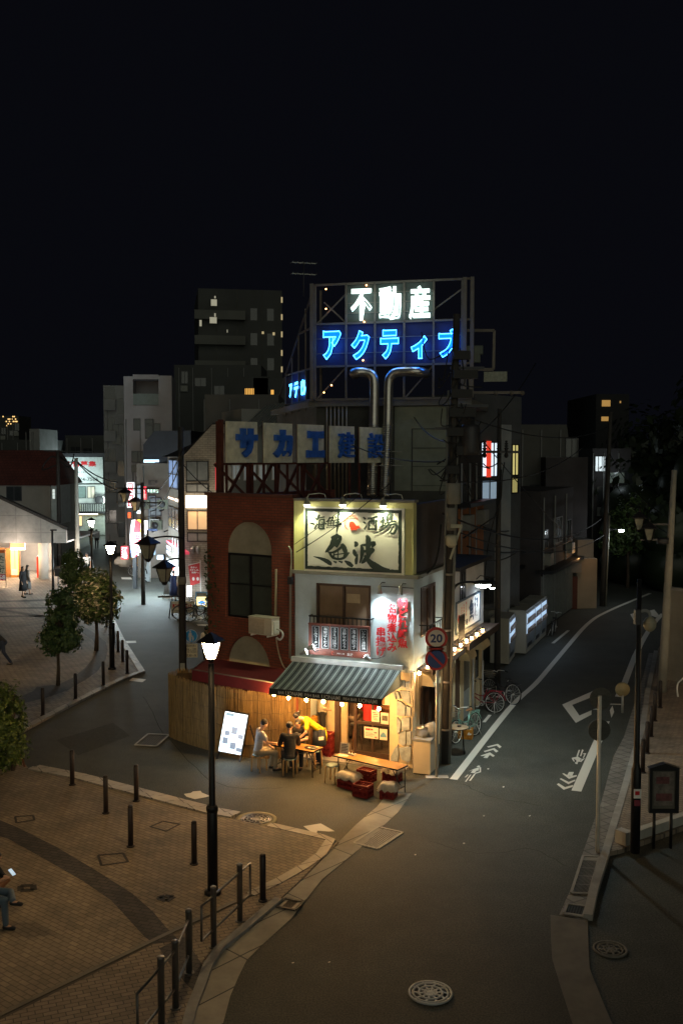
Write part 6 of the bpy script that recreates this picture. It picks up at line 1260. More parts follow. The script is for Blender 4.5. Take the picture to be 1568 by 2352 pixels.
# ============================================================ STREET FURNITURE
M_post = mat('post_black', (.014, .014, .015), .45, .3, .2, 5)
M_lglass = emit('lamp_glass_glow', (1.0, .66, .31), 165); M_unlit = mat('lantern_glass_unlit', (.24, .24, .19), .5, 0, .2, 6)
def lantern_head(T, base, s, glass, lit):
    x, y, z = base; a0 = R(45 - 22)
    T.part('lantern_base', MB().lathe([(.06 * s, -.10 * s), (.10 * s, -.02 * s), (.12 * s, 0)], (x, y, z), 12), M_post)
    g = T.part('lantern_glass', MB().lathe([(.115 * s, .005 * s), (.245 * s, .42 * s)], (x, y, z), 4, False, 'z', a0), glass)
    fr = MB()
    for k in range(4):
        a = a0 + k * math.pi / 2; fr.bar((x + .125 * s * math.cos(a), y + .125 * s * math.sin(a), z), (x + .255 * s * math.cos(a), y + .255 * s * math.sin(a), z + .42 * s), .028 * s)
        b = a + math.pi / 2; fr.bar((x + .255 * s * math.cos(a), y + .255 * s * math.sin(a), z + .425 * s), (x + .255 * s * math.cos(b), y + .255 * s * math.sin(b), z + .425 * s), .03 * s)
    fr.build('lantern_frame', M_post, g)
    T.part('lantern_roof', MB().lathe([(.38 * s, .43 * s), (.38 * s, .46 * s), (.12 * s, .62 * s), (.05 * s, .66 * s), (.0001, .68 * s)], (x, y, z), 4, False, 'z', a0), mat('roof_dark', (.03, .028, .03), .4, .4))
def lamp_post(base, h, lab, energy, lit=True, s=.72):
    t = Thing('street_lamp', lab, 'street lamp', base, 0, 'black lantern lamp posts')
    zb = h - .45 * s
    t.part('post', MB().lathe([(.10, 0), (.10, 1.62), (.075, 1.66), (.062, 1.72), (.055, zb - .1)], n=14), M_post); t.part('collar', MB().lathe([(.16, 0), (.16, .05), (.11, .08)], n=14).lathe([(.11, 1.58), (.115, 1.66), (.085, 1.7)], n=14), M_post)
    lantern_head(t, (0, 0, zb), s, M_lglass if lit else M_unlit, lit)
    
    return t
lamp_post(G(489, 2052, PZ), 4.80, 'tall black lantern lamp post with its lamp lit in the near plaza', 150, True, .72)
lamp_post(G(258, 1537, PZ), 4.8, 'lit black lantern lamp post beside the flowering round tree', 130, True, .72)
lamp_post(G(213, 1398, PZ), 4.75, 'lit black lantern lamp post farthest up the shopping street', 110, True, .72)
lamp_post(G(-330, 2080, PZ), 4.8, 'lit black lantern lamp post beyond the seated person at the plaza edge', 230, True, .72)
lamp_post(G(-250, 1560, PZ), 4.8, 'lit black lantern lamp post by the dark coated walker', 200, True, .72)
lamp_post(G(1900, 1720, .1), 4.8, 'lit black lantern lamp post on the right-hand pavement', 60, True, .72)
# unlit tall posts
t = Thing('lamp_post', 'slim dark post with a small box standing before the station column', 'post', G(123, 1368, PZ)); h = t.L((123, 1219))[1]
t.part('post', MB().lathe([(.09, 0), (.07, 1.2), (.06, h)], n=12), M_post); t.part('cap', MB().box(-.1, .25, -.1, .1, h, h + .08), M_post); t.part('box', MB().box(.12, .55, -.1, .1, h * .30, h * .42), M_dkgrey); t.part('post', MB().tube([(.3, 0, 0), (.3, 0, h * .3)], .03, 6), M_dkgrey)
t = Thing('lamp_post', 'tall black post with a red and white sticker on the right pavement', 'post', G(1457, 1958, .1)); h = t.L((1468, 1330))[1] 
t.part('post', MB().lathe([(.10, 0), (.10, 1.75), (.075, 1.8), (.062, 1.9), (.045, h)], n=14), M_post)
x, z = t.L(ZM(1105, 2110), -.1); s_ = t.part('sticker', MB().box(-.075, .075, -.112, -.1, z - .09, z + .10), M_white); MB().box(-.05, .04, -.116, -.113, z - .02, z + .06).build('red_mark', M_red, s_); MB().box(-.06, .06, -.112, -.102, z - .25, z - .13).build('maroon_label', mat('maroon', (.2, .03, .05), .6), s_)
x, z = t.L(ZM(1240, 480), -.0); c_ = t.part('camera_dome', MB().ball((x, -.05, z), (.13, .13, .16), 16, 10).lathe([(.135, z + .02), (.135, z + .05)], (x, -.05, 0), 16), mat('dome_cream', (.36, .33, .24), .4)); MB().tube(catmull([(x, -.05, z + .15), (x - .02, -.04, z + .24), (x - .10, -.02, z + .27), (.0, 0, z + .25)], 4), .035, 8).build('camera_arm', M_conc, c_)
t.part('loudspeaker', MB().box(-.11, -.01, -.14, .0, z + .0, z + .30), M_dkgrey)
t = Thing('sign_pole', 'slim white steel pole with two round road signs seen from behind', 'sign', G(1371, 1957, .03)); h = t.L((1374, 1598))[1]
t.part('pole', MB().lathe([(.042, 0), (.042, h)], n=10), mat('pole_white', (.74, .72, .66), .5, .2)); M_back = mat('sign_back', (.085, .083, .072), .6, .3, .2, 8)
for (a, b), r in (((790, 1195), .23), ((770, 1498), .23)):
    x, z = t.L(ZM(a, b), .06); d_ = t.part('sign_disc', MB().lathe([(r, .05), (r, .065)], (0, 0, 0), 24, False, 'y'), M_back); d_.location = (x * .6, .0, z)
    MB().lathe([(r * .97, .067), (r, .067)], (0, 0, 0), 24, False, 'y').build('rim', MATS['maroon'], d_)
    MB().bar((-.2, .04, .05), (.2, .04, .05), .03).bar((-.2, .04, -.05), (.2, .04, -.05), .03).build('channel', MATS['sign_back'], d_)
t = Thing('mirror_pole', 'orange rimmed round traffic mirror seen from behind on its short pole', 'traffic mirror', G(*ZM(985, 1335), .02)); x, z = t.L(ZM(992, 1112))
t.part('pole', MB().tube([(0, 0, 0), (0, 0, z)], .04, 8), M_conc); t.part('mirror', MB().lathe([(.0001, -.02), (.20, .03), (.235, .07), (.235, .10)], (0, -.06, z), 22, True, 'y'), mat('mirror_back', (.26, .20, .10), .6)); t.part('bracket', MB().bar((-.55, .02, z - .48), (.05, .02, z - .48), .03), M_conc)
# concrete utility poles
def upole(base, r0, r1, h, lab, m, lean=(0, 0)):
    t = Thing('utility_pole', lab, 'utility pole', base); t.part('shaft', MB().tube([(lean[0] * k, lean[1] * k, h * k) for k in (0, .25, .5, .75, 1)], [r0 + (r1 - r0) * k for k in (0, .25, .5, .75, 1)], 14), m); return t
M_up = mat('pole_concrete', (.25, .24, .21), .85, 0, .2, 2); M_upd = mat('pole_dark', (.045, .04, .036), .8, 0, .3, 2)
up1 = upole(G(1020, 1752), .125, .09, 12.0, 'dark utility pole tangled with cables beside the restaurant corner', M_upd, (.25, 0))
mb = MB()
for k, dx in enumerate((.11, .145, -.12)): mb.tube([(dx, -.08, 0), (dx + .06, -.08, 4), (dx + .16, -.06, 8 + k)], .026, 8)
up1.part('conduit', mb, mat('conduit_pale', (.20, .20, .18), .6, .2))
for z in (.9, 2.2, 3.6, 5.1, 6.5): up1.part('band', MB().lathe([(.145, z), (.145, z + .05)], (.02 * z, 0, 0), 14), mat('band_steel', (.34, .32, .28), .5, .5))

mb = MB(); arm_z = up1.L(ZF(700, 230), -.3)[1]
mb = MB(); xa_, xb_ = up1.L(ZF(350, 230), .0)[0], up1.L(ZF(905, 230), 0)[0]
mb.bar((.2, .0, 9.6), (1.1, .0, 9.6), .07).bar((-.3, .0, 9.0), (.8, .0, 9.0), .07).bar((.1, .1, 10.6), (1.0, .1, 10.6), .07); up1.part('crossarm', mb, M_dkgrey)
mb = MB()
for k in range(26):
    z = rnd.uniform(7.6, 11.2); a = Vector((.2 + rnd.uniform(-.25, .3), -.12, z)); b_ = a + Vector((rnd.uniform(-.9, .9), rnd.uniform(-.3, .3), rnd.uniform(-1.3, .5))); c_ = (a + b_) / 2 + Vector((rnd.uniform(-.35, .35), 0, rnd.uniform(-.6, -.1)))
    mb.tube(catmull([tuple(a), tuple(c_), tuple(b_)], 5), .016, 5)
for k in range(7): mb.box(*sorted((.1 + rnd.uniform(-.3, .4), .3 + rnd.uniform(0, .5))), -.25, -.05, *sorted((z0_ := 7.8 + k * .5, z0_ + .22)))
up1.part('cable_tangle', mb, mat('cable_black', (.012, .012, .012), .6))
up1.part('transformer', MB().lathe([(.24, 8.3), (.26, 8.4), (.26, 9.0), (.22, 9.1)], (.62, -.1, 0), 14), M_dkgrey)
up1.part('pole_sleeve', MB().lathe([(.20, 7.0), (.20, 7.55)], (.18, 0, 0), 12).lathe([(.15, 6.3), (.16, 6.9)], (.14, -.0, 0), 12), M_up)
arm_p = [up1.L(ZF(*p), -.3) for p in ((330, 1115), (420, 845), (335, 842))]
up1.part('bracket_arm', MB().bar((arm_p[0][0], -.3, arm_p[0][1]), (arm_p[1][0], -.3, arm_p[1][1]), .05).bar((arm_p[1][0] + .02, -.3, arm_p[1][1]), (arm_p[2][0], -.3, arm_p[2][1]), .09), mat('arm_pale', (.45, .43, .32), .5)); x, z = up1.L(ZF(338, 970), -.3); up1.part('speaker_horn', MB().lathe([(.06, -.16), (.15, -.08), (.16, .14), (.1, .18)], (x, -.3, z), 14), MATS['arm_pale'])
# street light on the utility pole
sl_ = Thing('street_light', 'bright white cobra street light on a curved black arm over the lane', 'street light', up1.e.location, 0)
q_ = [ZF(348, 1500), ZF(352, 1400), ZF(375, 1335), ZF(430, 1308), ZF(500, 1303), ZF(560, 1310)]; P_ = [(sl_.L(p, .9)[0], .9, sl_.L(p, .9)[1]) for p in q_]
sl_.part('arm', MB().tube(catmull(P_, 4), .035, 8).bar((.05, .1, P_[0][2] + .1), (P_[0][0], .9, P_[0][2] + .1), .05), M_post); x, z = sl_.L(ZF(600, 1325), .9)
sl_.part('housing', MB().ball((x, .9, z + .06), (.30, .14, .07), 16, 8), M_post); sl_.part('lens', MB().ball((x, .9, z - .01), (.21, .11, .075), 16, 8), emit('street_lens', (.9, 1, .95), 30))
sl_.light('SPOT', (x, .9, z - .12), 260, (.80, .97, .93), .08, (x + .2, .5, z - 2), 150, .7)
# utility pole at the reed screen with signs and two unlit lanterns
up2 = upole(G(421, 1628), .13, .09, 9.2, 'dark utility pole at the reed screen corner carrying the footpath sign', M_upd)
h2 = up2.L((423, 1000))[1]
mb = MB()
for p0, p1, p2 in (((445, 1236), (385, 1232), (350, 1236)), ((424, 1285), (400, 1283), (378, 1290))): mb.tube(catmull([(up2.L(p, -.12)[0], -.12, up2.L(p, -.12)[1]) for p in (p0 if p0[0] < 430 else (424, 1236), p1, p2)], 4), .03, 6)
up2.part('bracket_arm', mb, M_post); a_ = up2.L((363, 1371), -.1); up2.part('crossbar', MB().bar((a_[0], -.1, a_[1]), (.0, -.1, a_[1] + .03), .05), M_post)
x, z = up2.L(ZQ(1140, 270), -.13); up2.part('tag_plate', MB().lathe([(.14, z - .12), (.14, z + .12)], (0, 0, 0), 12), mat('plate_grey', (.3, .28, .22), .7)); x, z = up2.L(ZQ(1133, 1366), -.14); up2.part('number_plate', MB().box(-.06, .09, -.16, -.14, z - .12, z + .12), mat('plate_pale', (.4, .42, .36), .6))
def unlit_lantern(px, dep, s, lab):
    p = D(*px, dep); t = Thing('hanging_lantern', lab, 'lantern', p, 0, 'unlit hanging lanterns'); lantern_head(t, (0, 0, 0), s, M_unlit, False); t.part('hanger', MB().tube([(0, 0, .6 * s), (0, 0, .85 * s)], .03, 6), M_post)
unlit_lantern((340, 1283), 29.2, 1.0, 'unlit dark lantern hung highest on the reed corner pole'); unlit_lantern((378, 1336), 29.0, .95, 'unlit dark lantern hung lower beside the reed corner pole')
up4 = upole(D(328, 1240, 55) * Vector((1, 1, 0)) if False else Vector((D(328, 1240, 55).x, 55, 0)), .12, .09, D(328, 1108, 55).z, 'thin dark pole with crossbars standing before the shop signs', M_upd)
mb = MB()
for v in (1121, 1153): a_ = up4.L((268, v), -.1); b_ = up4.L((370, v + 2), -.1); mb.bar((a_[0], -.1, a_[1]), (b_[0], -.1, b_[1]), .07)
up4.part('crossbar', mb, M_post)
unlit_lantern((288, 1152), 54.6, 1.1, 'small unlit lantern hung from the far pole nearest the tooth sign'); unlit_lantern((312, 1172), 54.6, 1.1, 'small unlit lantern hung from the far pole below the tooth sign')
# footpath sign pair
fsn = Thing('footpath_sign', 'round blue sign of an adult and child above a cream time plate', 'sign', G(440, 1620) + Vector((0, -.35, 0)))
x, z = fsn.L(ZQ(1220, 973)); r = abs(fsn.L(ZQ(1302, 973))[0] - x)
bl = fsn.part('blue_disc', MB().lathe([(r, 0), (r, .02)], (x, 0, z), 32, False, 'y'), mat('sign_blue', (.03, .36, .80), .5, 0, .05)); MB().tube([(x + r * .96 * math.cos(R(a)), -.004, z + r * .96 * math.sin(R(a))) for a in range(0, 360, 10)], .008, 5, True).build('rim', M_white, bl)
def Q2(a, b): return fsn.L(ZQ(a, b), -.006)
fig = MB(); fig.prism([(Q2(1208, 917)[0] + .033 * math.cos(R(a)), Q2(1208, 917)[1] + .033 * math.sin(R(a))) for a in range(0, 360, 30)], -.008, -.003)
fig.prism([Q2(*p) for p in ((1193, 935), (1225, 930), (1232, 985), (1226, 990), (1220, 960), (1220, 1040), (1210, 1042), (1207, 992), (1203, 1042), (1194, 1040), (1194, 960), (1190, 990), (1183, 985))], -.008, -.003)
fig.prism([(Q2(1243, 976)[0] + .022 * math.cos(R(a)), Q2(1243, 976)[1] + .022 * math.sin(R(a))) for a in range(0, 360, 30)], -.008, -.003)
fig.prism([Q2(*p) for p in ((1234, 988), (1253, 988), (1258, 1010), (1252, 1012), (1251, 1034), (1245, 1034), (1243, 1016), (1240, 1034), (1234, 1034), (1235, 1010), (1230, 1005))], -.008, -.003)
fig.build('adult_and_child', M_white, bl)
a_, b_ = fsn.L(ZQ(1140, 1070)), fsn.L(ZQ(1303, 1247)); w_, h_ = b_[0] - a_[0], a_[1] - b_[1]
pl2 = fsn.part('time_plate', MB().box(a_[0], b_[0], 0, .02, b_[1], a_[1]), mat('plate_cream', (.80, .72, .52), .6)); q = MB(); cx = (a_[0] + b_[0]) / 2
for t_, f_, ww, hh in (('自転車を除く', .84, .8, .13), ('16 - 19', .60, .74, .15), ('土日曜・休日を除く', .40, .88, .10), ('7:30 - 9', .15, .74, .16)): q.text(t_, cx, b_[1] + h_ * f_, w_ * ww, h_ * hh, -.002, .012)
q.box(a_[0] + .03, b_[0] - .03, -.004, -.0005, b_[1] + h_ * .49, b_[1] + h_ * .505); q.build('plate_lettering', M_txt, pl2); fsn.part('clamp', MB().bar((x - .25, .03, z), (x, .03, z), .03).bar((x - .25, .03, z - .55), (x, .03, z - .55), .03).box(x - .02, x + .02, .021, .05, z - .7, z + .1), M_dkgrey)
# speed limit and no parking signs
sp = Thing('speed_sign_pole', 'grey pole with a 20 speed limit sign above a no parking sign', 'sign', G(1002, 1786)); zt = sp.L((1003, 1470))[1]
sp.part('pole', MB().lathe([(.038, 0), (.038, zt)], n=10), mat('pole_galv', (.42, .40, .36), .45, .4)); sp.part('footing', MB().box(-.28, .3, -.12, .12, 0, .02), M_conc)
M_sw = mat('sign_face_white', (.5, .48, .45), .6); M_sr = mat('sign_rim_red', (.33, .03, .03), .6); M_sb = mat('sign_face_blue', (.025, .06, .20), .6)
x, z = sp.L(ZT(163, 75), -.06); r = .285; x = -.03
d_ = sp.part('speed_disc', MB().lathe([(r, -.06), (r, -.045)], (x, 0, z), 32, False, 'y'), M_sr); MB().lathe([(r * .76, -.064), (r * .76, -.061)], (x, 0, z), 32, False, 'y').build('white_face', M_sw, d_); MB().text('20', x, z, r * 1.08, r * .78, -.066, .03).build('speed_number', mat('number_blue', (.02, .04, .14), .6), d_)
x2, z2 = sp.L(ZT(165, 152), -.06); a_ = sp.part('arrow_plate', MB().box(x - .25, x + .25, -.06, -.045, z2 - .075, z2 + .075), M_sw); MB().box(x - .2, x + .2, -.064, -.061, z2 - .018, z2 + .018).prism([(x - .2, z2), (x - .12, z2 + .05), (x - .12, z2 - .05)], -.064, -.061).prism([(x + .2, z2), (x + .12, z2 + .05), (x + .12, z2 - .05)], -.064, -.0612).build('red_arrow', M_sr, a_)
x3, z3 = sp.L(ZT(164, 228), -.06); d_ = sp.part('no_parking_disc', MB().lathe([(r, -.06), (r, -.045)], (x, 0, z3), 32, False, 'y'), M_sr); MB().lathe([(r * .80, -.064), (r * .80, -.061)], (x, 0, z3), 32, False, 'y').build('blue_face', M_sb, d_); MB().bar((x - r * .62, -.067, z3 + r * .62), (x + r * .62, -.067, z3 - r * .62), .055, .006, (0, 1, 0)).build('red_slash', M_sr, d_)
sp.part('clamp', MB().bar((0, .0, z3 - .02), (.32, .25, z3 - .02), .03), M_up)
# right concrete pole with lanterns
up3 = upole(G(1519, 1588, .1), .165, .09, D(1533, 1086, 34.3).z, 'pale concrete utility pole at the right pavement edge', mat('pole_pale', (.29, .275, .235), .85, 0, .15, 2), (.28, 0))
mb = MB()
for v in (1205, 1240): a_ = up3.L((1470, v), 0); mb.bar((a_[0], 0, a_[1]), (.3, 0, a_[1] + .02), .06)
up3.part('bracket_arm', mb, M_dkgrey); x, z = up3.L(ZG(1400, 1780)); up3.part('band', MB().lathe([(.2, z - .1), (.2, z + .1)], (x - .1, 0, 0), 14), M_dkgrey)
unlit_lantern((1467, 1216), 34.2, .92, 'grey unlit lantern farther left on the pale concrete pole'); unlit_lantern((1490, 1240), 34.0, .92, 'grey unlit lantern nearer the pale concrete pole')
up5 = upole(G(1382, 1392), .15, .10, D(1396, 950, 56).z, 'tall dark utility pole by the orange wall at the bend', M_upd, (.3, 0))
up5.part('conduit', MB().tube([(.17, -.1, 0), (.3, -.1, 5)], .04, 8), mat('conduit_pale2', (.28, .27, .22), .5, .3)); sl2 = Thing('street_light', 'small distant white street light beyond the orange wall', 'street light', up5.e.location); x, z = sl2.L((1426, 1219)); sl2.part('arm', MB().bar((.15, 0, z + .05), (x, 0, z + .08), .05), M_post); sl2.part('lens', MB().ball((x, 0, z), (.17, .12, .07)), emit('far_lens', (.9, 1, 1), 14)); sl2.light('POINT', (x, -.2, z - .25), 30, (.85, .95, 1), .1)
up6 = upole(Vector((D(178, 1240, 66).x, 66, 0)), .17, .12, D(178, 1052, 66).z, 'tall grey utility pole in front of the telephone board', M_up)
up7 = upole(Vector((D(136, 1200, 74).x, 74, 0)), .18, .12, D(134, 1035, 74).z, 'dark utility pole between the lit wing and the telephone board', M_upd)
mb = MB(); mb.tube(catmull([(0, 0, 7.6), (-1.2, 0, 7.2), (-.4, 0, 8.2), (.8, 0, 7.4), (1.2, 0, 8.4)], 5), .05, 5).bar((-1, 0, 8.6), (3.5, 0, 8.5), .08); up7.part('cable_tangle', mb, MATS['cable_black'])
ins = Thing('insulator_bar', 'wooden crossbar with three stacked insulators before the lit stairwell windows', 'crossbar', D(*ZF(735, 235), 35.5)); 
def il(a, b): x, z = ins.L(ZF(a, b)); return x, 0, z
ins.part('crossbar', MB().bar(il(335, 232), il(905, 236), .09), M_dkgrey); mb = MB()
for a in (612, 728, 790):
    x, _, z = il(a, 210); mb.lathe([(.03, .30), (.05, .26), (.03, .22), (.08, .18), (.03, .14), (.09, .10), (.03, .06), (.09, .02), (.05, -.05), (.09, -.08), (.05, -.12), (.08, -.25), (.04, -.32)], (x, 0, z), 10)
ins.part('insulator', mb, M_black); x, _, z = il(735, 250)
ins.part('pole', MB().tube([(x, .12, z + 1.6), (x, .12, -ins.e.location.z)], [.07, .12], 10), M_upd)
mb = MB()
for pts in (((775, 320), (755, 450), (745, 620), (700, 750), (640, 1000), (610, 1290)), ((750, 380), (735, 560), (720, 800), (705, 1000)), ((600, 330), (640, 360), (700, 340), (735, 300)), ((575, 270), (600, 250), (615, 235))): mb.tube(catmull([il(*p) for p in pts], 4), .022, 5)
ins.part('drop_cable', mb, MATS['cable_black'])
# overhead wires
def wire(name, lab, a, b, sag, r=.013, n=14):
    a, b = Vector(a), Vector(b); mb = MB(); mb.tube([a + (b - a) * (i / n) - Vector((0, 0, sag * 4 * (i / n) * (1 - i / n))) for i in range(n + 1)], r, 5); tag(mb.build(name, MATS['cable_black']), lab, 'cable')
wire('overhead_wire', 'thin slack wire crossing the calligraphy board to the brick corner', D(*ZE(190, 610), 26.8), D(*ZE(985, 20), 25.4), .10)
wire('overhead_wire', 'second thin wire crossing the board toward the brick corner higher up', D(*ZE(175, 545), 26.8), D(*ZE(800, 60), 25.6), .05, .009)
wire('overhead_wire', 'long sloping wire from the insulator bar down along the dark lane', D(*ZF(600, 145), 35.2), D(*ZF(1240, 870), 50), .1, .02)
for i, (a, b, c, d, e) in enumerate((((470, 1010), 33, (900, 1055), 41, .1), ((470, 1080), 33, (860, 1070), 41, .25), ((440, 940), 33, (690, 770), 38, .0), ((600, 850), 37, (830, 880), 42, .1), ((900, 1060), 41, (1400, 900), 54, .3))): wire('overhead_wire', ['cable sagging from the utility pole across the orange wall', 'lower thick cable bundle by the orange wall', 'short cable rising to the stairwell wall', 'cable under the lit stairwell window', 'far cable running along the dark lane houses'][i], D(*ZF(*a), b), D(*ZF(*c), d), e, .03)
for i, (a, b, c, d) in enumerate((((178, 1060), 66, (270, 1108), 56), ((178, 1062), 66, (268, 1125), 56), ((140, 1050), 74, (178, 1056), 66))): wire('overhead_wire', ['upper wire from the grey pole to the shop signs', 'lower wire from the grey pole to the shop signs', 'short wire between the two poles at the telephone board'][i], D(*a, b), D(*c, d), .25, .04)
for (a, b), c, (d, e), f_, g_, h_, l_ in (((1600, 1700), 26.6, (1960, 1330), 44, 0.5, 0.02, 'long high wire from the corner pole over the stairwell building'), ((1610, 1760), 26.6, (2130, 1640), 52, 0.6, 0.02, 'wire from the corner pole toward the grey gabled house'), ((1620, 1880), 26.6, (2200, 1900), 54, 0.9, 0.03, 'sagging bundle from the corner pole along the lane eaves'), ((1630, 1930), 26.6, (2210, 1960), 54, 0.8, 0.02, 'lower lane wire beneath the sagging bundle'), ((1640, 1500), 26.6, (2230, 1560), 55, 0.7, 0.02, 'wire from the top of the corner pole to the pole by the orange wall'), ((2220, 1640), 56, (2450, 1900), 34.4, 0.5, 0.02, 'wire between the pole by the orange wall and the pale concrete pole'), ((2215, 1700), 56, (2440, 1950), 34.4, 0.6, 0.02, 'second wire to the pale concrete pole from the lane bend'), ((1650, 1620), 26.6, (1500, 1500), 37, 0.3, 0.02, 'drop wire from the corner pole to the neon roof'), ((1625, 1690), 26.6, (1180, 1560), 37, 0.4, 0.018, 'drop wire from the corner pole behind the panels to the neon building'), ((670, 1700), 29.8, (830, 1830), 30.5, 0.15, 0.014, 'drop wire from the reed corner pole to the brick parapet'), ((672, 1640), 29.8, (520, 1780), 55, 0.8, 0.02, 'street wire from the reed corner pole toward the far crossbar pole'), ((672, 1670), 29.8, (530, 1830), 55, 0.9, 0.02, 'lower street wire from the reed corner pole up the street')): wire('overhead_wire', l_, D(a * .6272, b * .6272, c), D(d * .6272, e * .6272, f_), g_, h_)
up1.part('guy_cable', MB().tube(catmull([tuple(up1.loc(D(*ZE(*p), 26.6))) for p in ((1375, 380), (1360, 560), (1320, 720), (1240, 800), (1180, 830))], 4), .03, 6), MATS['cable_black'])
# bollards
M_bol = mat('bollard_brown', (.030, .022, .020), .5, .1, .2, 8)
B0 = None
def bollard(p, lab, h=.88, r=.058):
    global B0
    if B0 is None:
        t = Thing('bollard', lab, 'bollard', p, 0, 'dark bollards along the plaza edge'); t.part('post', MB().lathe([(r, 0), (r, h - .05), (r * .92, h - .045), (r * .92, h - .02), (r, h - .015), (r * .6, h + .01), (.0001, h + .012)], n=14), M_bol); t.part('base_ring', MB().lathe([(r + .03, 0), (r + .03, .02), (r, .03)], n=14), M_bol); B0 = t.e; return
    c = copy_tree(B0); c.location = p; c['label'] = lab
for (a, b), lab in (((521, 440), 'bollard standing alone farthest left on the near plaza edge'), ((762, 643), 'bollard second along the near plaza edge with a small ring at its foot'), ((980, 556), 'bollard on the near plaza edge right against the road kerb'), ((940, 882), 'bollard midway between the dark brick band and the road'), ((1395, 1008), 'bollard just left of the near lamp post')): bollard(G(*ZJ(a, b), PZ), lab)
for (a, b), lab in (((355, 1500), 'bollard nearest on the far plaza edge, left of the dark tree'), ((622, 1368), 'bollard below the tree with the dark crown'), ((850, 1258), 'bollard between the two trees and the kerb corner'), ((1045, 1155), 'bollard nearest the sharp kerb corner'), ((1008, 1062), 'bollard second from the sharp kerb corner'), ((970, 980), 'bollard third from the sharp kerb corner'), ((935, 905), 'bollard close behind the second lamp post'), ((905, 838), 'bollard left behind the second lamp post'), ((878, 776), 'bollard half hidden under the flowering tree')): bollard(G(*ZI(a, b), PZ), lab)
for (a, b), lab in (((1180, 1905), 'bollard nearest the notice board on the right pavement'), ((1222, 1722), 'bollard second from the notice board on the right pavement'), ((1260, 1560), 'bollard third from the notice board on the right pavement'), ((1293, 1410), 'bollard fourth from the notice board on the right pavement'), ((1345, 1285), 'bollard farthest from the notice board on the right pavement')): bollard(G(*ZM(a, b), .1), lab)
bollard(G(*ZK(515, 1075), PZ), 'bollard standing past the end of the steel handrail')
# handrails
M_rail = mat('rail_steel', (.20, .19, .18), .38, .75, .15, 6)
def handrail(posts, lab, e0, e1):
    P_ = [G(u, v, PZ) for u, v in posts]; t = Thing('handrail', lab, 'handrail', P_[0], 0, 'steel handrails along the pavement'); P_ = [p - P_[0] for p in P_]
    d0 = (P_[1] - P_[0]).normalized()
    for p in P_: t.part('post', MB().lathe([(.052, 0), (.052, 1.0), (.056, 1.005), (.056, 1.03), (.03, 1.045), (.0001, 1.047)], tuple(p), 12).lathe([(.085, 0), (.085, .015)], tuple(p), 12), M_rail)
    A_ = P_[0] - d0 * e0; d1 = (P_[-1] - P_[-2]).normalized(); B_ = P_[-1] + d1 * e1; mid = [p for p in P_]
    up = Vector((0, 0, .88)); lo = Vector((0, 0, .30))
    t.part('rail_loop', MB().tube([A_ + up] + [p + up for p in mid] + [B_ + up, B_ + lo] + [p + lo for p in mid[::-1]] + [A_ + lo], .022, 8, True), M_rail)
handrail([ZK(163, 1405), ZK(350, 1220)], 'steel handrail section in front of the near lamp post', .42, .42)
handrail([(351 + 0, 2440 - 0), ZJ(1160, 2170), ZJ(1262, 2040), ZJ(1358, 1790)][1:], 'long steel handrail section running out of the bottom of the picture', .75, .2)
# notice board, handrail hoop
nb = Thing('notice_board', 'dark framed notice board with a poster on two legs at the right', 'notice board', G(1488, 1948, .0)); p0, p1 = nb.L(ZM(1235, 2310)), nb.L(ZM(1525, 1860)); x1 = p1[0]; x0 = p0[0]; z0, z1 = p0[1] + .05, p1[1]
nb.part('frame', MB().box(x0, x0 + .06, -.05, .05, z0, z1).box(x1 - .06, x1, -.05, .05, z0, z1).box(x0 + .06, x1 - .06, -.05, .05, z0, z0 + .08).box(x0 + .06, x1 - .06, -.05, .05, z1 - .05, z1), M_post); nb.part('roof', MB().prism([(x0 - .03, z1 + .004), (x1 + .03, z1 + .004), (x1 * .6 + x0 * .4, z1 + .09), ((x0 + x1) / 2, z1 + .11), (x0 * .6 + x1 * .4, z1 + .09)], -.08, .08), M_post)
nb.part('backing', MB().box(x0 + .06, x1 - .06, .0, .03, z0 + .08, z1 - .05), mat('board_dark', (.11, .10, .08), .7)); q0, q1 = nb.L(ZM(1285, 2220)), nb.L(ZM(1480, 1900)); po = nb.part('poster', MB().box(q0[0], q1[0], -.01, -.002, q0[1], q1[1]), mat('poster_dull', (.16, .135, .115), .6, 0, .5, 7)); MB().box(q0[0] + .04, q1[0] - .04, -.014, -.011, q0[1] + .1, q0[1] + .26).build('poster_print', mat('poster_maroon', (.14, .05, .05), .6, 0, .4, 9), po); MB().box(q0[0] + .04, q1[0] - .1, -.014, -.011, q1[1] - .25, q1[1] - .1).build('poster_title', MATS['poster_maroon'], po)
for x in (x0 + .12, x1 - .14): nb.part('leg', MB().tube([(x, 0, 0), (x, 0, z0)], .035, 8), M_post)
hp = Thing('guard_hoop', 'white bent steel hoop at the far right pavement edge', 'hoop', G(*ZM(1517, 1178), .1)); hp.part('hoop', MB().tube(catmull([(hp.L(ZM(*p))[0], 0, hp.L(ZM(*p))[1]) for p in ((1517, 1180), (1508, 1120), (1512, 1070), (1530, 1035))] + [(.35, 0, .75), (.6, 0, .7), (.7, 0, .0)], 4), .03, 8), M_white)
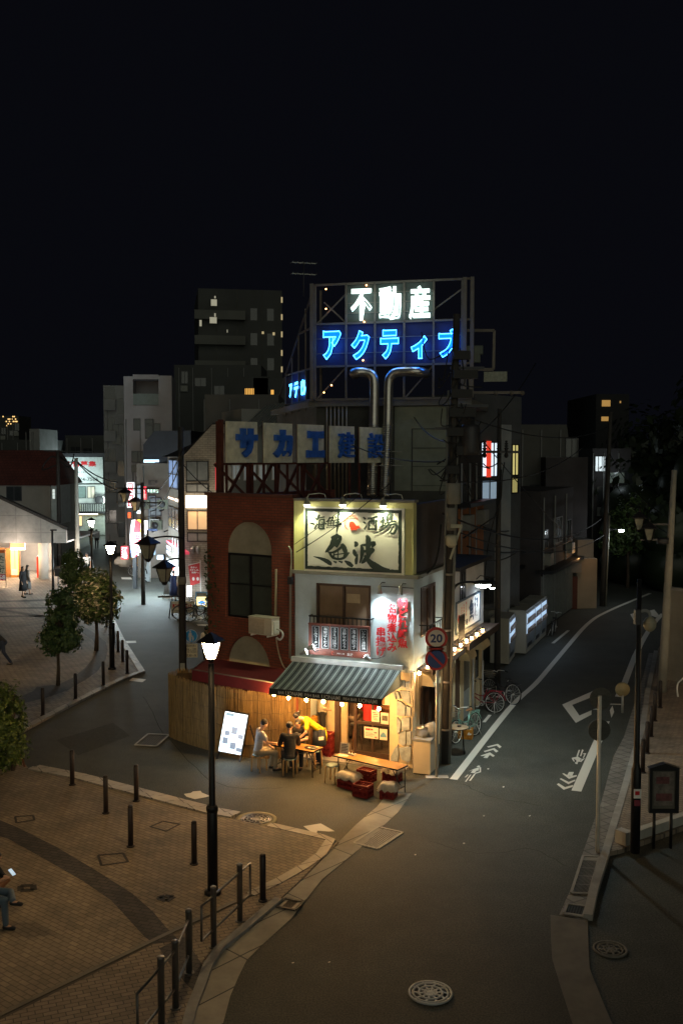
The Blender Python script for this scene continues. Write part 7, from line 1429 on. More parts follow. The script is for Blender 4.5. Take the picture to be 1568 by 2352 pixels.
# no cycling board, standing ads and flag on the left street
nc = Thing('no_bicycle_board', 'cream barrier board with red characters forbidding bicycle parking', 'sign', G(*ZQ(955, 735))); p0, p1 = nc.L(ZQ(965, 680)), nc.L(ZQ(1262, 530))
w_, h_ = p1[0] - p0[0], p1[1] - p0[1]; b_ = nc.part('board', MB().box(p0[0], p1[0], -.02, .0, p0[1], p1[1]), mat('board_cream', (.78, .72, .56), .7)); MB().text('駐輪禁止', p0[0] + w_ * .5, p0[1] + h_ * .60, w_ * .88, h_ * .38, -.024, .035).build('red_lettering', M_red, b_); MB().text('への駐輪はご遠慮ください', p0[0] + w_ * .5, p0[1] + h_ * .2, w_ * .84, h_ * .14, -.024, .01).build('small_lettering', M_txt, b_)
for x in (p0[0], p1[0]): nc.part('leg', MB().bar((x, -.02, p1[1]), (x - .05, -.3, 0), .05).bar((x, .0, p1[1]), (x, .35, 0), .05), M_dkgrey)
es = Thing('estate_sign', 'yellow and blue framed estate agent lightbox behind the parked bicycles', 'sign', G(*ZQ(1310, 700))); p0, p1 = es.L(ZQ(1275, 620)), es.L(ZQ(1435, 410)); w_, h_ = p1[0] - p0[0], p1[1] - p0[1]
b_ = es.part('face', MB().box(p0[0], p1[0], 0, .12, p0[1], p1[1]), mat('blue_frame', (.05, .14, .3), .5)); MB().box(p0[0] + .08, p1[0] - .08, -.01, -.002, p0[1] + .08, p0[1] + h_ * .70).build('lit_face', emit('estate_glow', (1, .85, .42), .55), b_); MB().box(p0[0] + .08, p1[0] - .08, -.01, -.003, p0[1] + h_ * .72, p1[1] - .06).build('upper_face', M_dkgrey, b_)
MB().prism([(p0[0] + w_ * a, p0[1] + h_ * c) for a, c in ((.15, .36), (.5, .50), (.85, .36), (.75, .36), (.75, .3), (.25, .3), (.25, .36))], -.016, -.011).text('不動産', p0[0] + w_ * .5, p0[1] + h_ * .24, w_ * .6, h_ * .13, -.0125, .03).build('blue_house', emit('estate_blue', (.02, .2, .7), .5), b_); MB().text('Arpis', p0[0] + w_ * .5, p0[1] + h_ * .58, w_ * .6, h_ * .09, -.0125, .02).build('red_name', emit('estate_red', (.8, .1, .05), .5), b_); es.part('leg', MB().bar((p0[0] + .08, .05, 0), (p0[0] + .08, .05, p0[1]), .05).bar((p1[0] - .08, .05, 0), (p1[0] - .08, .05, p0[1]), .05), M_dkgrey); es.light('POINT', ((p0[0] + p1[0]) / 2, -.5, p0[1] + .4), 8, (1, .85, .5), .2)
fl_ = Thing('red_flag', 'red advertising flag with white lettering against the beige tiled wall', 'flag', G(458, 1396)); p0, p1 = fl_.L(ZQ(1190, 70)), fl_.L(ZQ(1340, 330)); pt = [fl_.L(ZQ(*p)) for p in ((1185, 75), (1330, 40), (1350, 290), (1215, 335))]
f_ = fl_.part('cloth', MB().prism(pt[::-1], -.01, .01), mat('flag_red', (.50, .05, .05), .8, 0, .1, 2)); q = MB(); cx = (p0[0] + p1[0]) / 2
fw_ = pt[1][0] - pt[0][0]; fh_ = pt[0][1] - pt[2][1]
for i, t_ in enumerate(('住まい', 'さがしは、', '当店へ。')): q.text(t_, cx - .04 + .04 * i, pt[0][1] - fh_ * (.10 + .15 * i), fw_ * (.55, .8, .65)[i], fh_ * .11, -.014, .03)
for a in (.36, .74): q.ball((pt[0][0] + fw_ * a + .05, -.012, pt[2][1] + fh_ * .22), (fw_ * .11, .004, fh_ * .11), 10, 6)
q.build('flag_lettering', M_white, f_); fl_.part('pole', MB().tube([(pt[1][0] + .05, 0, 0), (pt[1][0] + .03, 0, pt[1][1] + .15)], .03, 6).bar((pt[0][0], 0, pt[0][1] + .03), (pt[1][0] + .03, 0, pt[1][1] + .03), .03).box(pt[1][0] - .3, pt[1][0] + .4, -.3, .3, 0, .06), M_white)
wl = Thing('lightbox', 'small bright white lightbox standing on the shop step', 'lightbox', G(447, 1392) + Vector((-.5, -.8, 0))); p0, p1 = wl.L(ZQ(1168, 470)), wl.L(ZQ(1220, 335)); wl.part('box', MB().box(p0[0], p1[0], 0, .2, p0[1], p1[1]), emit('lightbox_white', (.95, 1, 1), 3)); wl.part('stand', MB().box(p0[0] + .1, p1[0] - .1, .05, .15, 0, p0[1]), M_dkgrey); wl.light('POINT', ((p0[0] + p1[0]) / 2, -.6, .9), 25, (.85, .95, 1), .3)
es2 = Thing('easel_board', 'grey easel board with a white foot standing under the hanging lantern', 'sign', G(*ZQ(905, 505))); P_ = [es2.L(ZQ(*p)) for p in ((885, 275), (925, 275), (945, 440), (868, 440))]; es2.part('panel', MB().prism(P_[::-1], -.02, .02), mat('easel_grey', (.2, .21, .2), .7)); es2.part('leg', MB().bar((P_[3][0], 0, P_[3][1]), (es2.L(ZQ(860, 500))[0], .0, 0), .05).bar((P_[2][0], 0, P_[2][1]), (es2.L(ZQ(955, 510))[0], 0, 0), .05).bar((es2.L(ZQ(860, 492))[0], -.02, .1), (es2.L(ZQ(960, 500))[0], -.02, .1), .09), M_white)
vb = Thing('white_banner', 'narrow white banner with black characters leaning by the dark doorway', 'banner', G(*ZQ(650, 285))); P_ = [vb.L(ZQ(*p)) for p in ((662, 10), (690, 5), (692, 275), (612, 280))]; c_ = vb.part('cloth', MB().prism(P_[::-1], -.01, .01), mat('banner_white', (.5, .55, .58), .8)); MB().vtext('いらっしゃい', (P_[0][0] + P_[2][0]) / 2 - .3, P_[0][1] - .4, .55, .62, -.02, .03).build('lettering', M_ink, c_); vb.part('pole', MB().tube([(P_[1][0] + .04, 0, 0), (P_[1][0] + .04, 0, P_[1][1])], .03, 6), M_white)
bx_ = Thing('yellow_crates', 'stack of yellow delivery boxes with a green label by the bowed sign', 'crate', G(*ZQ(490, 95))); p0 = bx_.L(ZQ(432, 90)); p1 = bx_.L(ZQ(545, -30)); 
for k in range(3): z = p1[1] * k / 3; bx_.part('crate', MB().box(p0[0], p1[0], 0, .7, z + .01, z + p1[1] / 3 - .02).box(p0[0] - .03, p1[0] + .03, -.03, .73, z + p1[1] / 3 - .08, z + p1[1] / 3 - .021), mat('crate_yellow', (.62, .34, .01), .5))
bx_.part('green_label', MB().box(p0[0] + .3, p1[0] - .3, -.05, -.031, p1[1] * .74, p1[1] * .84), mat('label_green', (.15, .6, .05), .5))
rb = MB(); rb.ball((0, 0, .42), (.75, .5, .48), 16, 10)
for v_ in rb.v: v_ += Vector((noise.noise(v_ * 3), noise.noise(v_ * 3 + Vector((5, 0, 0))), noise.noise(v_ * 3 + Vector((0, 7, 0))))) * .22; v_.z = max(v_.z, .01)
o = rb.build('refuse_bag', mat('bag_white', (.5, .48, .44), .5)); o.location = G(*ZQ(385, 92)); tag(o, 'crumpled white refuse bag on the street beside the yellow boxes', 'bag')
# the tilted glowing menu stand
ms = Thing('menu_stand', 'glowing white standing menu with food photographs leaning by the reed screen', 'sign', G(*ZH(180, 800)), R(-20))
P_ = [ms.L(ZH(*p)) for p in ((140, 470), (290, 497), (241, 765), (93, 737))]
zc0 = min(P_[2][1], P_[3][1]); Lc = [(p[0], p[1]) for p in P_]
b_ = ms.part('casing', MB().prism([(p[0] + dx, p[1] + dz) for p, dx, dz in zip(Lc[::-1], (-.02, .02, .02, -.02), (-.02, -.02, .02, .02))], .005, .09), M_black)
MB().prism(Lc[::-1], -.005, .004).build('lit_panel', emit('menu_panel_glow', (.80, .93, 1), 1.25), b_)
def mp(a, b): return Lc[0][0] + (Lc[1][0] - Lc[0][0]) * a + (Lc[3][0] - Lc[0][0]) * b, Lc[0][1] + (Lc[1][1] - Lc[0][1]) * a + (Lc[3][1] - Lc[0][1]) * b
q = MB(); 
for a, b, w_, h_ in ((.42, .34, .26, .18), (.14, .46, .22, .12), (.74, .50, .24, .11), (.10, .63, .24, .16), (.46, .72, .26, .17), (.76, .83, .26, .10)): q.prism([mp(a + w_, b), mp(a, b), mp(a, b + h_), mp(a + w_, b + h_)][::-1], -.009, -.0055)
q.build('food_photo', emit('food_photo_dim', (.06, .28, .50), .42, (.3, .2, .15)), b_); q = MB()
for k in range(14): a, b = rnd.uniform(.1, .7), .08 + .86 * k / 14; MB().prism([mp(a + .16, b), mp(a, b), mp(a, b + .008), mp(a + .16, b + .008)][::-1], -.009, -.0055).build('menu_print', emit('print_grey', (.3, .5, .6), .5, (.2, .2, .2)), b_)
q.prism([mp(.42, .02), mp(.06, .02), mp(.06, .09), mp(.42, .09)][::-1], -.009, -.0055); q.build('menu_print', emit('print_grey', (.3, .5, .6), .5, (.2, .2, .2)), b_)
ms.part('leg', MB().bar((Lc[3][0], .1, Lc[3][1]), (Lc[3][0] - .02, -.05, 0), .03).bar((Lc[2][0], .1, Lc[2][1]), (Lc[2][0], -.05, 0), .03).bar((Lc[1][0] + .02, .1, Lc[1][1] - .3), (Lc[1][0] + .14, .45, 0), .03), M_black); c_ = mp(.5, .5); ms.light('POINT', (c_[0] + .1, -.55, c_[1]), 14, (.75, .9, 1), .3)
# ============================================================ PEOPLE
M_skin = mat('skin', (.50, .30, .20), .55, 0, .06); M_hair = mat('hair_black', (.012, .010, .010), .5, 0, .2, 20); M_shoe = mat('shoe_dark', (.02, .02, .022), .5)
def cap(mb, a, b, r0, r1, n=10):
    a, b = Vector(a), Vector(b); mb.tube([a, (a * 2 + b) / 3, (a + b * 2) / 3, b], [r0, r0 + (r1 - r0) * .33, r0 + (r1 - r0) * .67, r1], n); mb.ball(a, r0, n, 6); mb.ball(b, r1, n, 6); return mb
def remesh(mb, name, m, parent, vox=.016, smooth=4):
    o = mb.build(name, m); md = o.modifiers.new('r', 'REMESH'); md.mode = 'VOXEL'; md.voxel_size = vox; md.use_smooth_shade = True
    ms_ = o.modifiers.new('s', 'SMOOTH'); ms_.iterations = smooth; ms_.factor = .5
    me = bpy.data.meshes.new_from_object(o.evaluated_get(bpy.context.evaluated_depsgraph_get())); old = o.data; o.modifiers.clear(); o.data = me; bpy.data.meshes.remove(old); me.materials.clear(); me.materials.append(m); o.parent = parent; return o
def stand(): return dict(pelvis=(0, 0, .93), chest=(0, 0, 1.27), neck=(0, .0, 1.44), head=(0, -.02, 1.60), sh=((-.18, 0, 1.39), (.18, 0, 1.39)), el=((-.23, .02, 1.12), (.23, .02, 1.12)), ha=((-.22, -.08, .88), (.22, -.08, .88)), hip=((-.09, 0, .91), (.09, 0, .91)), kn=((-.10, -.02, .49), (.10, -.02, .49)), an=((-.10, .02, .08), (.10, .02, .08)))
def sit(sh=.47): return dict(pelvis=(0, .02, sh + .10), chest=(0, -.03, sh + .46), neck=(0, -.07, sh + .64), head=(0, -.12, sh + .80), sh=((-.18, -.05, sh + .59), (.18, -.05, sh + .59)), el=((-.24, -.16, sh + .33), (.24, -.16, sh + .33)), ha=((-.15, -.38, sh + .26), (.15, -.38, sh + .26)), hip=((-.10, 0, sh + .08), (.10, 0, sh + .08)), kn=((-.14, -.42, sh + .04), (.14, -.42, sh + .04)), an=((-.13, -.40, .08), (.13, -.36, .08)))
def person(lab, loc, rz, J, shirt, trousers, sleeve=.55, hair='short', skirt=None, coat=None, shoe=None, sc_=1.0, gaze=0.0, barelegs=False):
    t = Thing('person', lab, 'person', loc, rz); t.e.scale = (sc_,) * 3
    V = lambda p: Vector(p)
    pe, chs, ne, he = V(J['pelvis']), V(J['chest']), V(J['neck']), V(J['head'])
    up = (he - ne).normalized(); sd_ = (V(J['sh'][1]) - V(J['sh'][0])).normalized(); fw = up.cross(sd_) * -1; fw = (Matrix.Rotation(gaze, 3, up) @ Vector((0, -1, 0)))
    fw = (fw - up * fw.dot(up)).normalized(); sd2 = fw.cross(up)
    b = MB(); HM = Matrix((sd2, -fw, up)).transposed()
    b.ball(he + up * .01, (.076, .094, .115), 14, 10, HM); b.ball(he - up * .055 + fw * .02, (.058, .068, .06), 12, 8, HM); cap(b, ne - up * .04, he - up * .05, .055, .052)
    b.ball(he + fw * .098 - up * .015, (.014, .02, .022), 8, 6, HM)
    for s in (-1, 1): b.ball(he + sd2 * s * .078 - up * .01, (.012, .024, .032), 8, 6, HM)
    cap(b, pe, chs, .085, .09)
    for k in (0, 1):
        sh, el, ha, hp, kn, an = (V(J[x][k]) for x in ('sh', 'el', 'ha', 'hip', 'kn', 'an'))
        cap(b, chs + (sh - chs) * .4, sh, .07, .055); cap(b, sh, el, .052, .040); cap(b, el, ha, .040, .026)
        hd = (ha - el).normalized(); pz = hd.cross(Vector((0, 0, 1))); pz = pz.normalized() if pz.length > .1 else Vector((1, 0, 0)); cap(b, ha, ha + hd * .07, .03, .033, 8)
        for q_ in range(4): f0 = ha + hd * .08 + pz * (.024 * (q_ - 1.5) * .9); L = (.055, .07, .065, .048)[q_]; f1 = f0 + hd * L * .6 - Vector((0, 0, .006)); cap(b, f0, f1, .0095, .009, 6); cap(b, f1, f1 + hd * L * .4 - Vector((0, 0, .016)), .009, .008, 6)
        th = ha + hd * .03 + pz * (.034 if k else -.034); cap(b, th, th + hd * .045 + pz * (.02 if k else -.02), .011, .009, 6)
        cap(b, hp, kn, .078, .054); cap(b, kn, an, .052, .036); ft = Vector((0, -1, 0)); cap(b, an - Vector((0, 0, .03)), an + ft * .12 - Vector((0, 0, .045)), .036, .03)
    remesh(b, 'body', M_skin, t.e, .012)
    s = MB(); s.ball(pe + Vector((0, 0, .0)), (.165, .125, .10), 12, 8)
    for i in range(7):
        p = pe + (chs - pe) * (i / 6); s.ball(p, (.155 + .02 * i / 6, .115, .10), 14, 8)
    s.ball(chs + (ne - chs) * .45, (.145, .105, .10), 14, 8); cap(s, ne - up * .06, ne - up * .045, .07, .062)
    for k in (0, 1):
        sh, el, ha = (V(J[x][k]) for x in ('sh', 'el', 'ha')); cap(s, chs + (sh - chs) * .4 + Vector((0, 0, .02)), sh, .10, .074)
        if sleeve <= 1: cap(s, sh, sh + (el - sh) * sleeve, .074, .068)
        else: cap(s, sh, el, .072, .056); cap(s, el, el + (ha - el) * (sleeve - 1), .056, .042)
    remesh(s, 'shirt', shirt, t.e, .015)
    if trousers:
        s = MB(); s.ball(pe - Vector((0, 0, .03)), (.172, .135, .12), 12, 8)
        for k in (0, 1): hp, kn, an = (V(J[x][k]) for x in ('hip', 'kn', 'an')); cap(s, hp, kn, .098, .072); cap(s, kn, kn + (an - kn) * .95, .070, .056)
        remesh(s, 'trousers', trousers, t.e, .015)
    if skirt:
        m_, z0 = skirt; s = MB(); prof = [(.25, z0), (.225, (z0 + pe.z) / 2), (.17, pe.z + .03), (.15, pe.z + .12)]; s.lathe(prof, (pe.x, pe.y, 0), 18)
        for i, v_ in enumerate(s.v): a = math.atan2(v_.y, v_.x); k_ = 1 + .05 * math.sin(a * 7) * (1 if v_.z < pe.z else 0); v_.x *= k_; v_.y *= k_ * .8
        t.part('skirt', s, m_)
    if coat:
        m_, z0 = coat; s = MB(); s.lathe([(.27, z0), (.24, (z0 + pe.z) / 2), (.20, pe.z + .05), (.19, chs.z), (.13, ne.z - .03), (.08, ne.z)], (pe.x, pe.y, 0), 18)
        for v_ in s.v: v_.y *= .72
        t.part('coat', s, m_)
    for k in (0, 1): an = V(J['an'][k]); s = MB(); cap(s, an + Vector((0, .03, -.045)), an + Vector((0, -.15, -.05)), .043, .036, 10); remesh(s, 'shoe', shoe or M_shoe, t.e, .014)
    s = MB(); s.ball(he + up * .035 - fw * .022, (.088, .098, .098), 14, 10, HM)
    if hair == 'long': s.ball(he - fw * .05 - up * .07, (.09, .06, .16), 14, 10, HM); s.ball(he - fw * .07 - up * .2, (.085, .045, .14), 12, 8, HM)
    if hair == 'bun': s.ball(he - fw * .12 + up * .02, (.05, .05, .05), 12, 8, HM)
    for v_ in s.v:
        d = (v_ - he); f_ = d.dot(fw); u_ = d.dot(up)
        if f_ > .06 and u_ < .055: v_ -= fw * (f_ - .05)
        v_ += Vector((noise.noise(v_ * 40), noise.noise(v_ * 40 + Vector((3, 0, 0))), noise.noise(v_ * 40 + Vector((0, 3, 0))))) * .008
    t.part('hair', s, M_hair)
    s = MB()
    for k in (-1, 1): s.ball(he + fw * .088 + sd2 * k * .031 + up * .012, (.012, .008, .007), 8, 6, HM); s.box(-.016, .016, -.003, .003, -.003, .003, Matrix.Translation(he + fw * .092 + sd2 * k * .031 + up * .034) @ HM.to_4x4())
    s.box(-.022, .022, -.003, .003, -.004, .004, Matrix.Translation(he + fw * .090 - up * .062) @ HM.to_4x4()); t.part('face_features', s, mat('feature_dark', (.05, .02, .018), .6)); return t
def cloth(n, c): return mat('cloth_' + n, c, .85, 0, .15, 9, .3, 60)
# ------------------------------------------------------------ tables
M_ttop = mat('table_top_wood', (.40, .19, .055), .32, 0, .18, 5)
def folding_table(o, rf, rb, lab, h, racks=True):
    rz = math.atan2(rf.y - o.y, rf.x - o.x); t = Thing('folding_table', lab, 'table', (o.x, o.y, 0), rz, 'wooden folding tables'); L = (rf - o).length; W = max(.42, min(.62, (rb - rf).length))
    t.part('table_top', MB().box(0, L, 0, W, h - .03, h), M_ttop); t.part('edge_band', MB().box(-.006, L + .006, -.006, -.001, h - .034, h - .002).box(L + .001, L + .006, 0, W, h - .034, h - .002), M_black)
    for x in (.10, L - .06):
        for y in (.05, W - .05): t.part('leg', MB().tube([(x, y, h - .03), (x + .01, y, 0)], .014, 8), M_black)
        t.part('crossbar', MB().bar((x, .05, .16), (x, W - .05, .16), .02).bar((x + (.28 if x < 1 else -.28), W / 2, h - .05), (x, W / 2, .22), .016), M_black)
    if racks:
        m_ = MB()
        for k in range(4): m_.bar((.32, .08 + (W - .16) * k / 3, h - .13), (L - .32, .08 + (W - .16) * k / 3, h - .13), .012)
        for x in (.32, L - .32): m_.bar((x, .06, h - .13), (x, W - .06, h - .13), .014).bar((x, .06, h - .13), (x, .06, h - .03), .014).bar((x, W - .06, h - .13), (x, W - .06, h - .03), .014)
        t.part('shelf_rack', m_, M_steel)
    t.L_, t.W_, t.h_ = L, W, h; return t
t1 = folding_table(G(*ZP(365, 690), .70), G(*ZP(965, 797), .70), G(*ZP(1115, 730), .70), 'wooden folding table covered with dishes where the diners sit', .70)
t2 = folding_table(G(*ZH(872, 768), .69), G(*ZH(1300, 864), .69), G(*ZH(1362, 830), .69), 'empty long wooden folding table in front of the restaurant', .69)
def on(t, x, y, dz=.0): return t.wld((x, y, t.h_ + dz))
M_dish = mat('dish_white', (.6, .57, .5), .3, 0, .05); M_food = mat('food_brown', (.22, .10, .03), .6, 0, .5, 30)
for i, (fx_, y, r, lab) in enumerate(((.12, .30, .085, 'round white plate of food nearest the grey shirted diner'), (.26, .42, .075, 'white plate before the diner with the printed black shirt'), (.30, .16, .07, 'small white dish at the table front left'), (.44, .40, .09, 'white plate in the middle of the laid table'))):
    t = Thing('plate', lab, 'plate', on(t1, t1.L_ * fx_, min(y, t1.W_ - .1)), 0, 'plates on the diners table'); t.part('dish', MB().lathe([(r * .6, 0), (r, .018), (r * .96, .02), (r * .6, .006)], n=18), M_dish); t.part('food', MB().ball((0, 0, .015), (r * .5, r * .45, .018)), M_food)
for i, (fx_, y, lab) in enumerate(((.20, .20, 'clear beer glass beside the grey shirted diner'), (.36, .28, 'clear beer glass in the middle of the laid table'))):
    t = Thing('glass', lab, 'glass', on(t1, t1.L_ * fx_, y), 0, 'glasses on the diners table'); t.part('tumbler', MB().lathe([(.03, 0), (.036, .12), (.033, .12), (.028, .01)], n=14), mat('glass_clear', (.55, .45, .3), .1, 0, 0, alpha=.6)); t.part('drink', MB().lathe([(.027, .01), (.031, .09), (.0001, .09)], n=12), mat('beer', (.5, .26, .04), .2))
t = Thing('grill_tray', 'dark oval tray on the right end of the diners table', 'tray', on(t1, t1.L_ * .84, t1.W_ * .5), t1.e.rotation_euler.z); q = MB().lathe([(.16, 0), (.2, .02), (.19, .025), (.15, .01)], n=22)
for v_ in q.v: v_.y *= .7
t.part('tray', q, M_black); t.part('cards', MB().box(-.05, .02, -.1, -.06, .03, .04).box(.1, .18, .06, .1, .02, .035), M_pap)
mc = Thing('menu_card', 'folded paper menu card propped on the empty long table', 'menu', on(t2, .16, t2.W_ * .45), t2.e.rotation_euler.z + .25); mc.part('card', MB().box(-.12, .12, 0, .006, .01, .30, Matrix.Rotation(R(-14), 4, 'X')).box(-.1, .14, -.16, 0, .0, .006), M_pap); q = MB()
for k in range(6): q.box(-.09, .09 - .03 * (k % 2), -.004, -.001, .05 + .038 * k, .065 + .038 * k, Matrix.Rotation(R(-14), 4, 'X'))
mc.part('print', q, M_txt)
cd_ = Thing('condiment_box', 'small box of sauces beside the paper menu on the long table', 'box', on(t2, .36, t2.W_ * .6), t2.e.rotation_euler.z); cd_.part('tray', MB().box(-.1, .1, -.06, .06, 0, .05), M_dish); cd_.part('bottle', MB().lathe([(.022, .05), (.022, .10), (.01, .12)], (-.03, 0, 0), 8).lathe([(.02, .05), (.02, .09), (.01, .11)], (.04, .01, 0), 8), M_food)
# stools
M_sleg = mat('stool_birch', (.46, .28, .12), .5, 0, .1, 5)
def stool(loc, lab, top, h=.45, rz=.3, n=4):
    t = Thing('stool', lab, 'stool', loc, rz, 'round bentwood stools'); t.part('seat', MB().lathe([(.17, h - .025), (.175, h - .01), (.17, h), (.0001, h + .002)], n=22), top)
    for k in range(n): a = 2 * math.pi * k / n; c_, s_ = math.cos(a), math.sin(a); t.part('leg', MB().tube(catmull([(.04 * c_, .04 * s_, h - .035), (.15 * c_, .15 * s_, h - .035), (.185 * c_, .185 * s_, h - .06), (.20 * c_, .20 * s_, 0)], 4), .018, 6), M_sleg)
    return t
M_blue = mat('stool_blue_grey', (.16, .24, .26), .5, 0, .1)
gl = lambda a, b: G(*ZP(a, b))
s1 = gl(190, 1070); s2 = gl(635, 1130)
stool(gl(1245, 1240) + Vector((0, .05, 0)), 'empty stool with a pale blue round seat beside the red crates', M_blue, .45)
stool(s1, 'bentwood stool under the diner in the grey shirt', M_blue, .45, .2); stool(s2, 'bentwood stool under the diner seen from behind', M_blue, .45, .5); st3 = t1.wld((t1.L_ * .30, t1.W_ + .30, 0)); st3.z = 0; stool(st3, 'bentwood stool under the diner at the far side of the table', M_blue, .45)
stool(gl(985, 1010), 'bentwood stool standing behind the right end of the diners table', M_blue, .45, .1)
J = sit(.45); J['el'] = ((-.25, -.18, .80), (.23, -.12, .76)); J['ha'] = ((-.14, -.40, .74), (.12, -.34, .60)); J['head'] = (-.0, -.15, 1.24)
person('seated diner in a grey T-shirt and beige trousers, elbow to the table', s1, R(108), J, cloth('grey', (.40, .38, .40)), cloth('beige', (.30, .25, .18)), .6, 'short', gaze=R(8))
J = sit(.45); J['el'] = ((-.25, -.20, .76), (.25, -.20, .76)); J['ha'] = ((-.14, -.40, .76), (.16, -.40, .76))
person('seated diner in a black T-shirt with their back to the street', s2, R(188), J, cloth('black', (.016, .016, .02)), cloth('charcoal', (.03, .03, .035)), .95, 'short')
J = sit(.45); J['chest'] = (0, -.08, .90); J['neck'] = (0, -.16, 1.06); J['head'] = (.01, -.25, 1.18); J['sh'] = ((-.18, -.13, 1.02), (.18, -.13, 1.02)); J['el'] = ((-.26, -.26, .80), (.26, -.26, .80)); J['ha'] = ((-.16, -.46, .75), (.06, -.46, .78))
p3 = person('seated diner in a black printed T-shirt looking down at the dishes', st3, R(-12), J, cloth('black2', (.025, .022, .02)), cloth('charcoal', (.03, .03, .035)), .6, 'short'); p3.part('shirt_print', MB().box(-.09, .09, -.222, -.205, .80, .92), mat('print_pale', (.2, .2, .17), .8, 0, .7, 25))
J = stand(); J.update(pelvis=(0, .05, .92), chest=(0, -.26, 1.16), neck=(0, -.43, 1.26), head=(.0, -.58, 1.33), sh=((-.18, -.36, 1.22), (.18, -.36, 1.22)), el=((-.26, -.46, .96), (.26, -.42, .97)), ha=((-.2, -.66, .78), (.2, -.62, .77)))
p4 = person('server in a yellow T-shirt and dark apron bending over the diners table', gl(975, 985) + Vector((.12, .1, 0)), R(-72), J, cloth('yellow', (.62, .42, .01)), cloth('navy', (.03, .035, .05)), .62, 'bun', gaze=R(0)); p4.part('apron', MB().lathe([(.19, .52), (.185, .75), (.175, .95)], (0, .03, 0), 16), cloth('apron', (.035, .04, .055))); p4.part('apron_print', MB().box(.17, .2, -.05, .09, .70, .78), M_pap); p4.part('apron_tie', MB().tube([(.12, .15, 1.0), (.16, .19, .8), (.17, .18, .66)], .018, 6), MATS['cloth_yellow'])
o = MB().box(-.14, .14, -.012, .012, -.16, .2).build('order_pad', mat('pad_white', (.6, .56, .5), .7)); o.location = p4.wld((-.22, -.45, .98)); o.rotation_euler = (0, R(8), R(-10)); tag(o, 'white order board between the diner and the yellow shirted server', 'clipboard')
ip = TA.L(ZP(1095, 400), .95); J = stand(); J['el'] = ((-.24, .04, 1.12), (.25, .05, 1.12)); J['ha'] = ((-.2, -.16, 1.05), (.22, -.12, .92)); J['head'] = (0, -.05, 1.6)
person('standing man in a loose off-white shirt just inside the restaurant', TA.wld((ip[0], .95, .06)), R(95), J, cloth('offwhite', (.48, .42, .32)), cloth('dark', (.02, .02, .02)), 1.5, 'short')
ir = TA.L(ZH(1105, 520), 1.35); person('customer in a red shirt sitting behind the posters at the counter', TA.wld((ir[0], 1.35, .06)), R(150), sit(.62), cloth('red', (.45, .02, .02)), cloth('dark', (.02, .02, .02)), .9, 'short')
ir = TA.L(ZH(1000, 560), 1.5); person('customer in a dark top sitting with their back turned at the counter', TA.wld((ir[0], 1.5, .06)), R(170), sit(.66), cloth('dk_brown', (.04, .025, .02)), cloth('cream', (.36, .28, .2)), .9, 'short')
# walkers
J = stand(); J['kn'] = ((-.10, -.05, .49), (.10, .02, .49)); J['an'] = ((-.10, -.10, .08), (.10, .14, .08))
person('walking woman in a long black coat before the station shop', G(*ZS(385, 1288), PZ), R(70), J, cloth('black', (.016, .016, .02)), None, 1.8, 'long', None, (cloth('black_coat', (.012, .012, .014)), .38), sc_=1.05)
w2 = person('walking woman in a long grey skirt with a blue backpack by the station', G(*ZS(462, 1240), PZ), R(120), J, cloth('grey_cardigan', (.22, .2, .18)), None, 1.8, 'long', (cloth('grey_skirt', (.16, .155, .15)), .32), sc_=1.02)
o = MB().ball((0, 0, 0), (.17, .11, .24), 14, 9).box(-.12, .12, .06, .13, -.18, .02).build('backpack', mat('bag_blue', (.02, .10, .36), .6)); o.location = w2.wld((.0, .26, 1.22)); o.rotation_euler = (0, 0, R(120)); tag(o, 'blue backpack worn by the woman in the grey skirt', 'backpack')
p = Vector((-16.9, 65.9, PZ)); m1 = person('walking man in a white T-shirt with a black shoulder strap beyond the trees', p, R(10), J, cloth('white', (.52, .52, .50)), cloth('black_trousers', (.015, .015, .018)), .55, 'short', sc_=1.02); m1.part('shoulder_strap', MB().tube([(.16, -.12, 1.42), (.17, -.14, 1.2), (.15, -.13, .98)], .028, 6), M_black); m1.part('cap', MB().lathe([(.10, 1.62), (.095, 1.70), (.06, 1.74), (.0001, 1.75)], (0, -.02, 0), 14).box(-.07, .07, -.2, -.08, 1.615, 1.63), M_black)
person('woman in a long navy dress standing before the bright shop', G(*ZQ(1000, 518)), R(160), stand(), cloth('navy2', (.025, .035, .09)), None, 1.3, 'bun', None, (cloth('navy_dress', (.022, .03, .085)), .30), sc_=1.0)
person('woman in a pale brown dress half hidden by the reed corner pole', G(*ZQ(1095, 520)), R(200), stand(), cloth('tan', (.30, .22, .17)), None, 1.2, 'long', (cloth('tan_skirt', (.26, .19, .15)), .35), sc_=1.0)
d = 38.0; person('person in a white top passing behind the brick corner', Vector(((472 - 784) / FPX * d, d, 0)), R(150), stand(), cloth('white2', (.5, .48, .45)), cloth('dark', (.02, .02, .02)), .6, 'short')
for k, (u, dp, l_, a_) in enumerate(((208, 92, 'distant walker in dark clothes before the roller shutter', 20), (221, 88, 'distant walker in a pale jacket before the end building', 200), (284, 74, 'distant shopper in a grey coat below the tooth sign', 120))): person(l_, Vector(((u - 784) / FPX * dp, dp, 0)), R(a_), J, cloth(('dark', 'pale_jacket', 'grey_coat')[k], ((.03, .03, .03), (.4, .4, .4), (.15, .15, .16))[k]), cloth('dark', (.02, .02, .02)), 1.8, 'short')
J = stand(); J.update(pelvis=(0, .05, .90), chest=(0, -.2, 1.16), neck=(0, -.36, 1.27), head=(0, -.5, 1.34), sh=((-.18, -.3, 1.24), (.18, -.3, 1.24)), el=((-.22, -.4, 1.0), (.22, -.36, 1.0)), ha=((-.12, -.5, .82), (.14, -.48, .82)), kn=((-.1, -.2, .5), (.1, .05, .5)), an=((-.1, -.18, .08), (.1, .32, .08)))
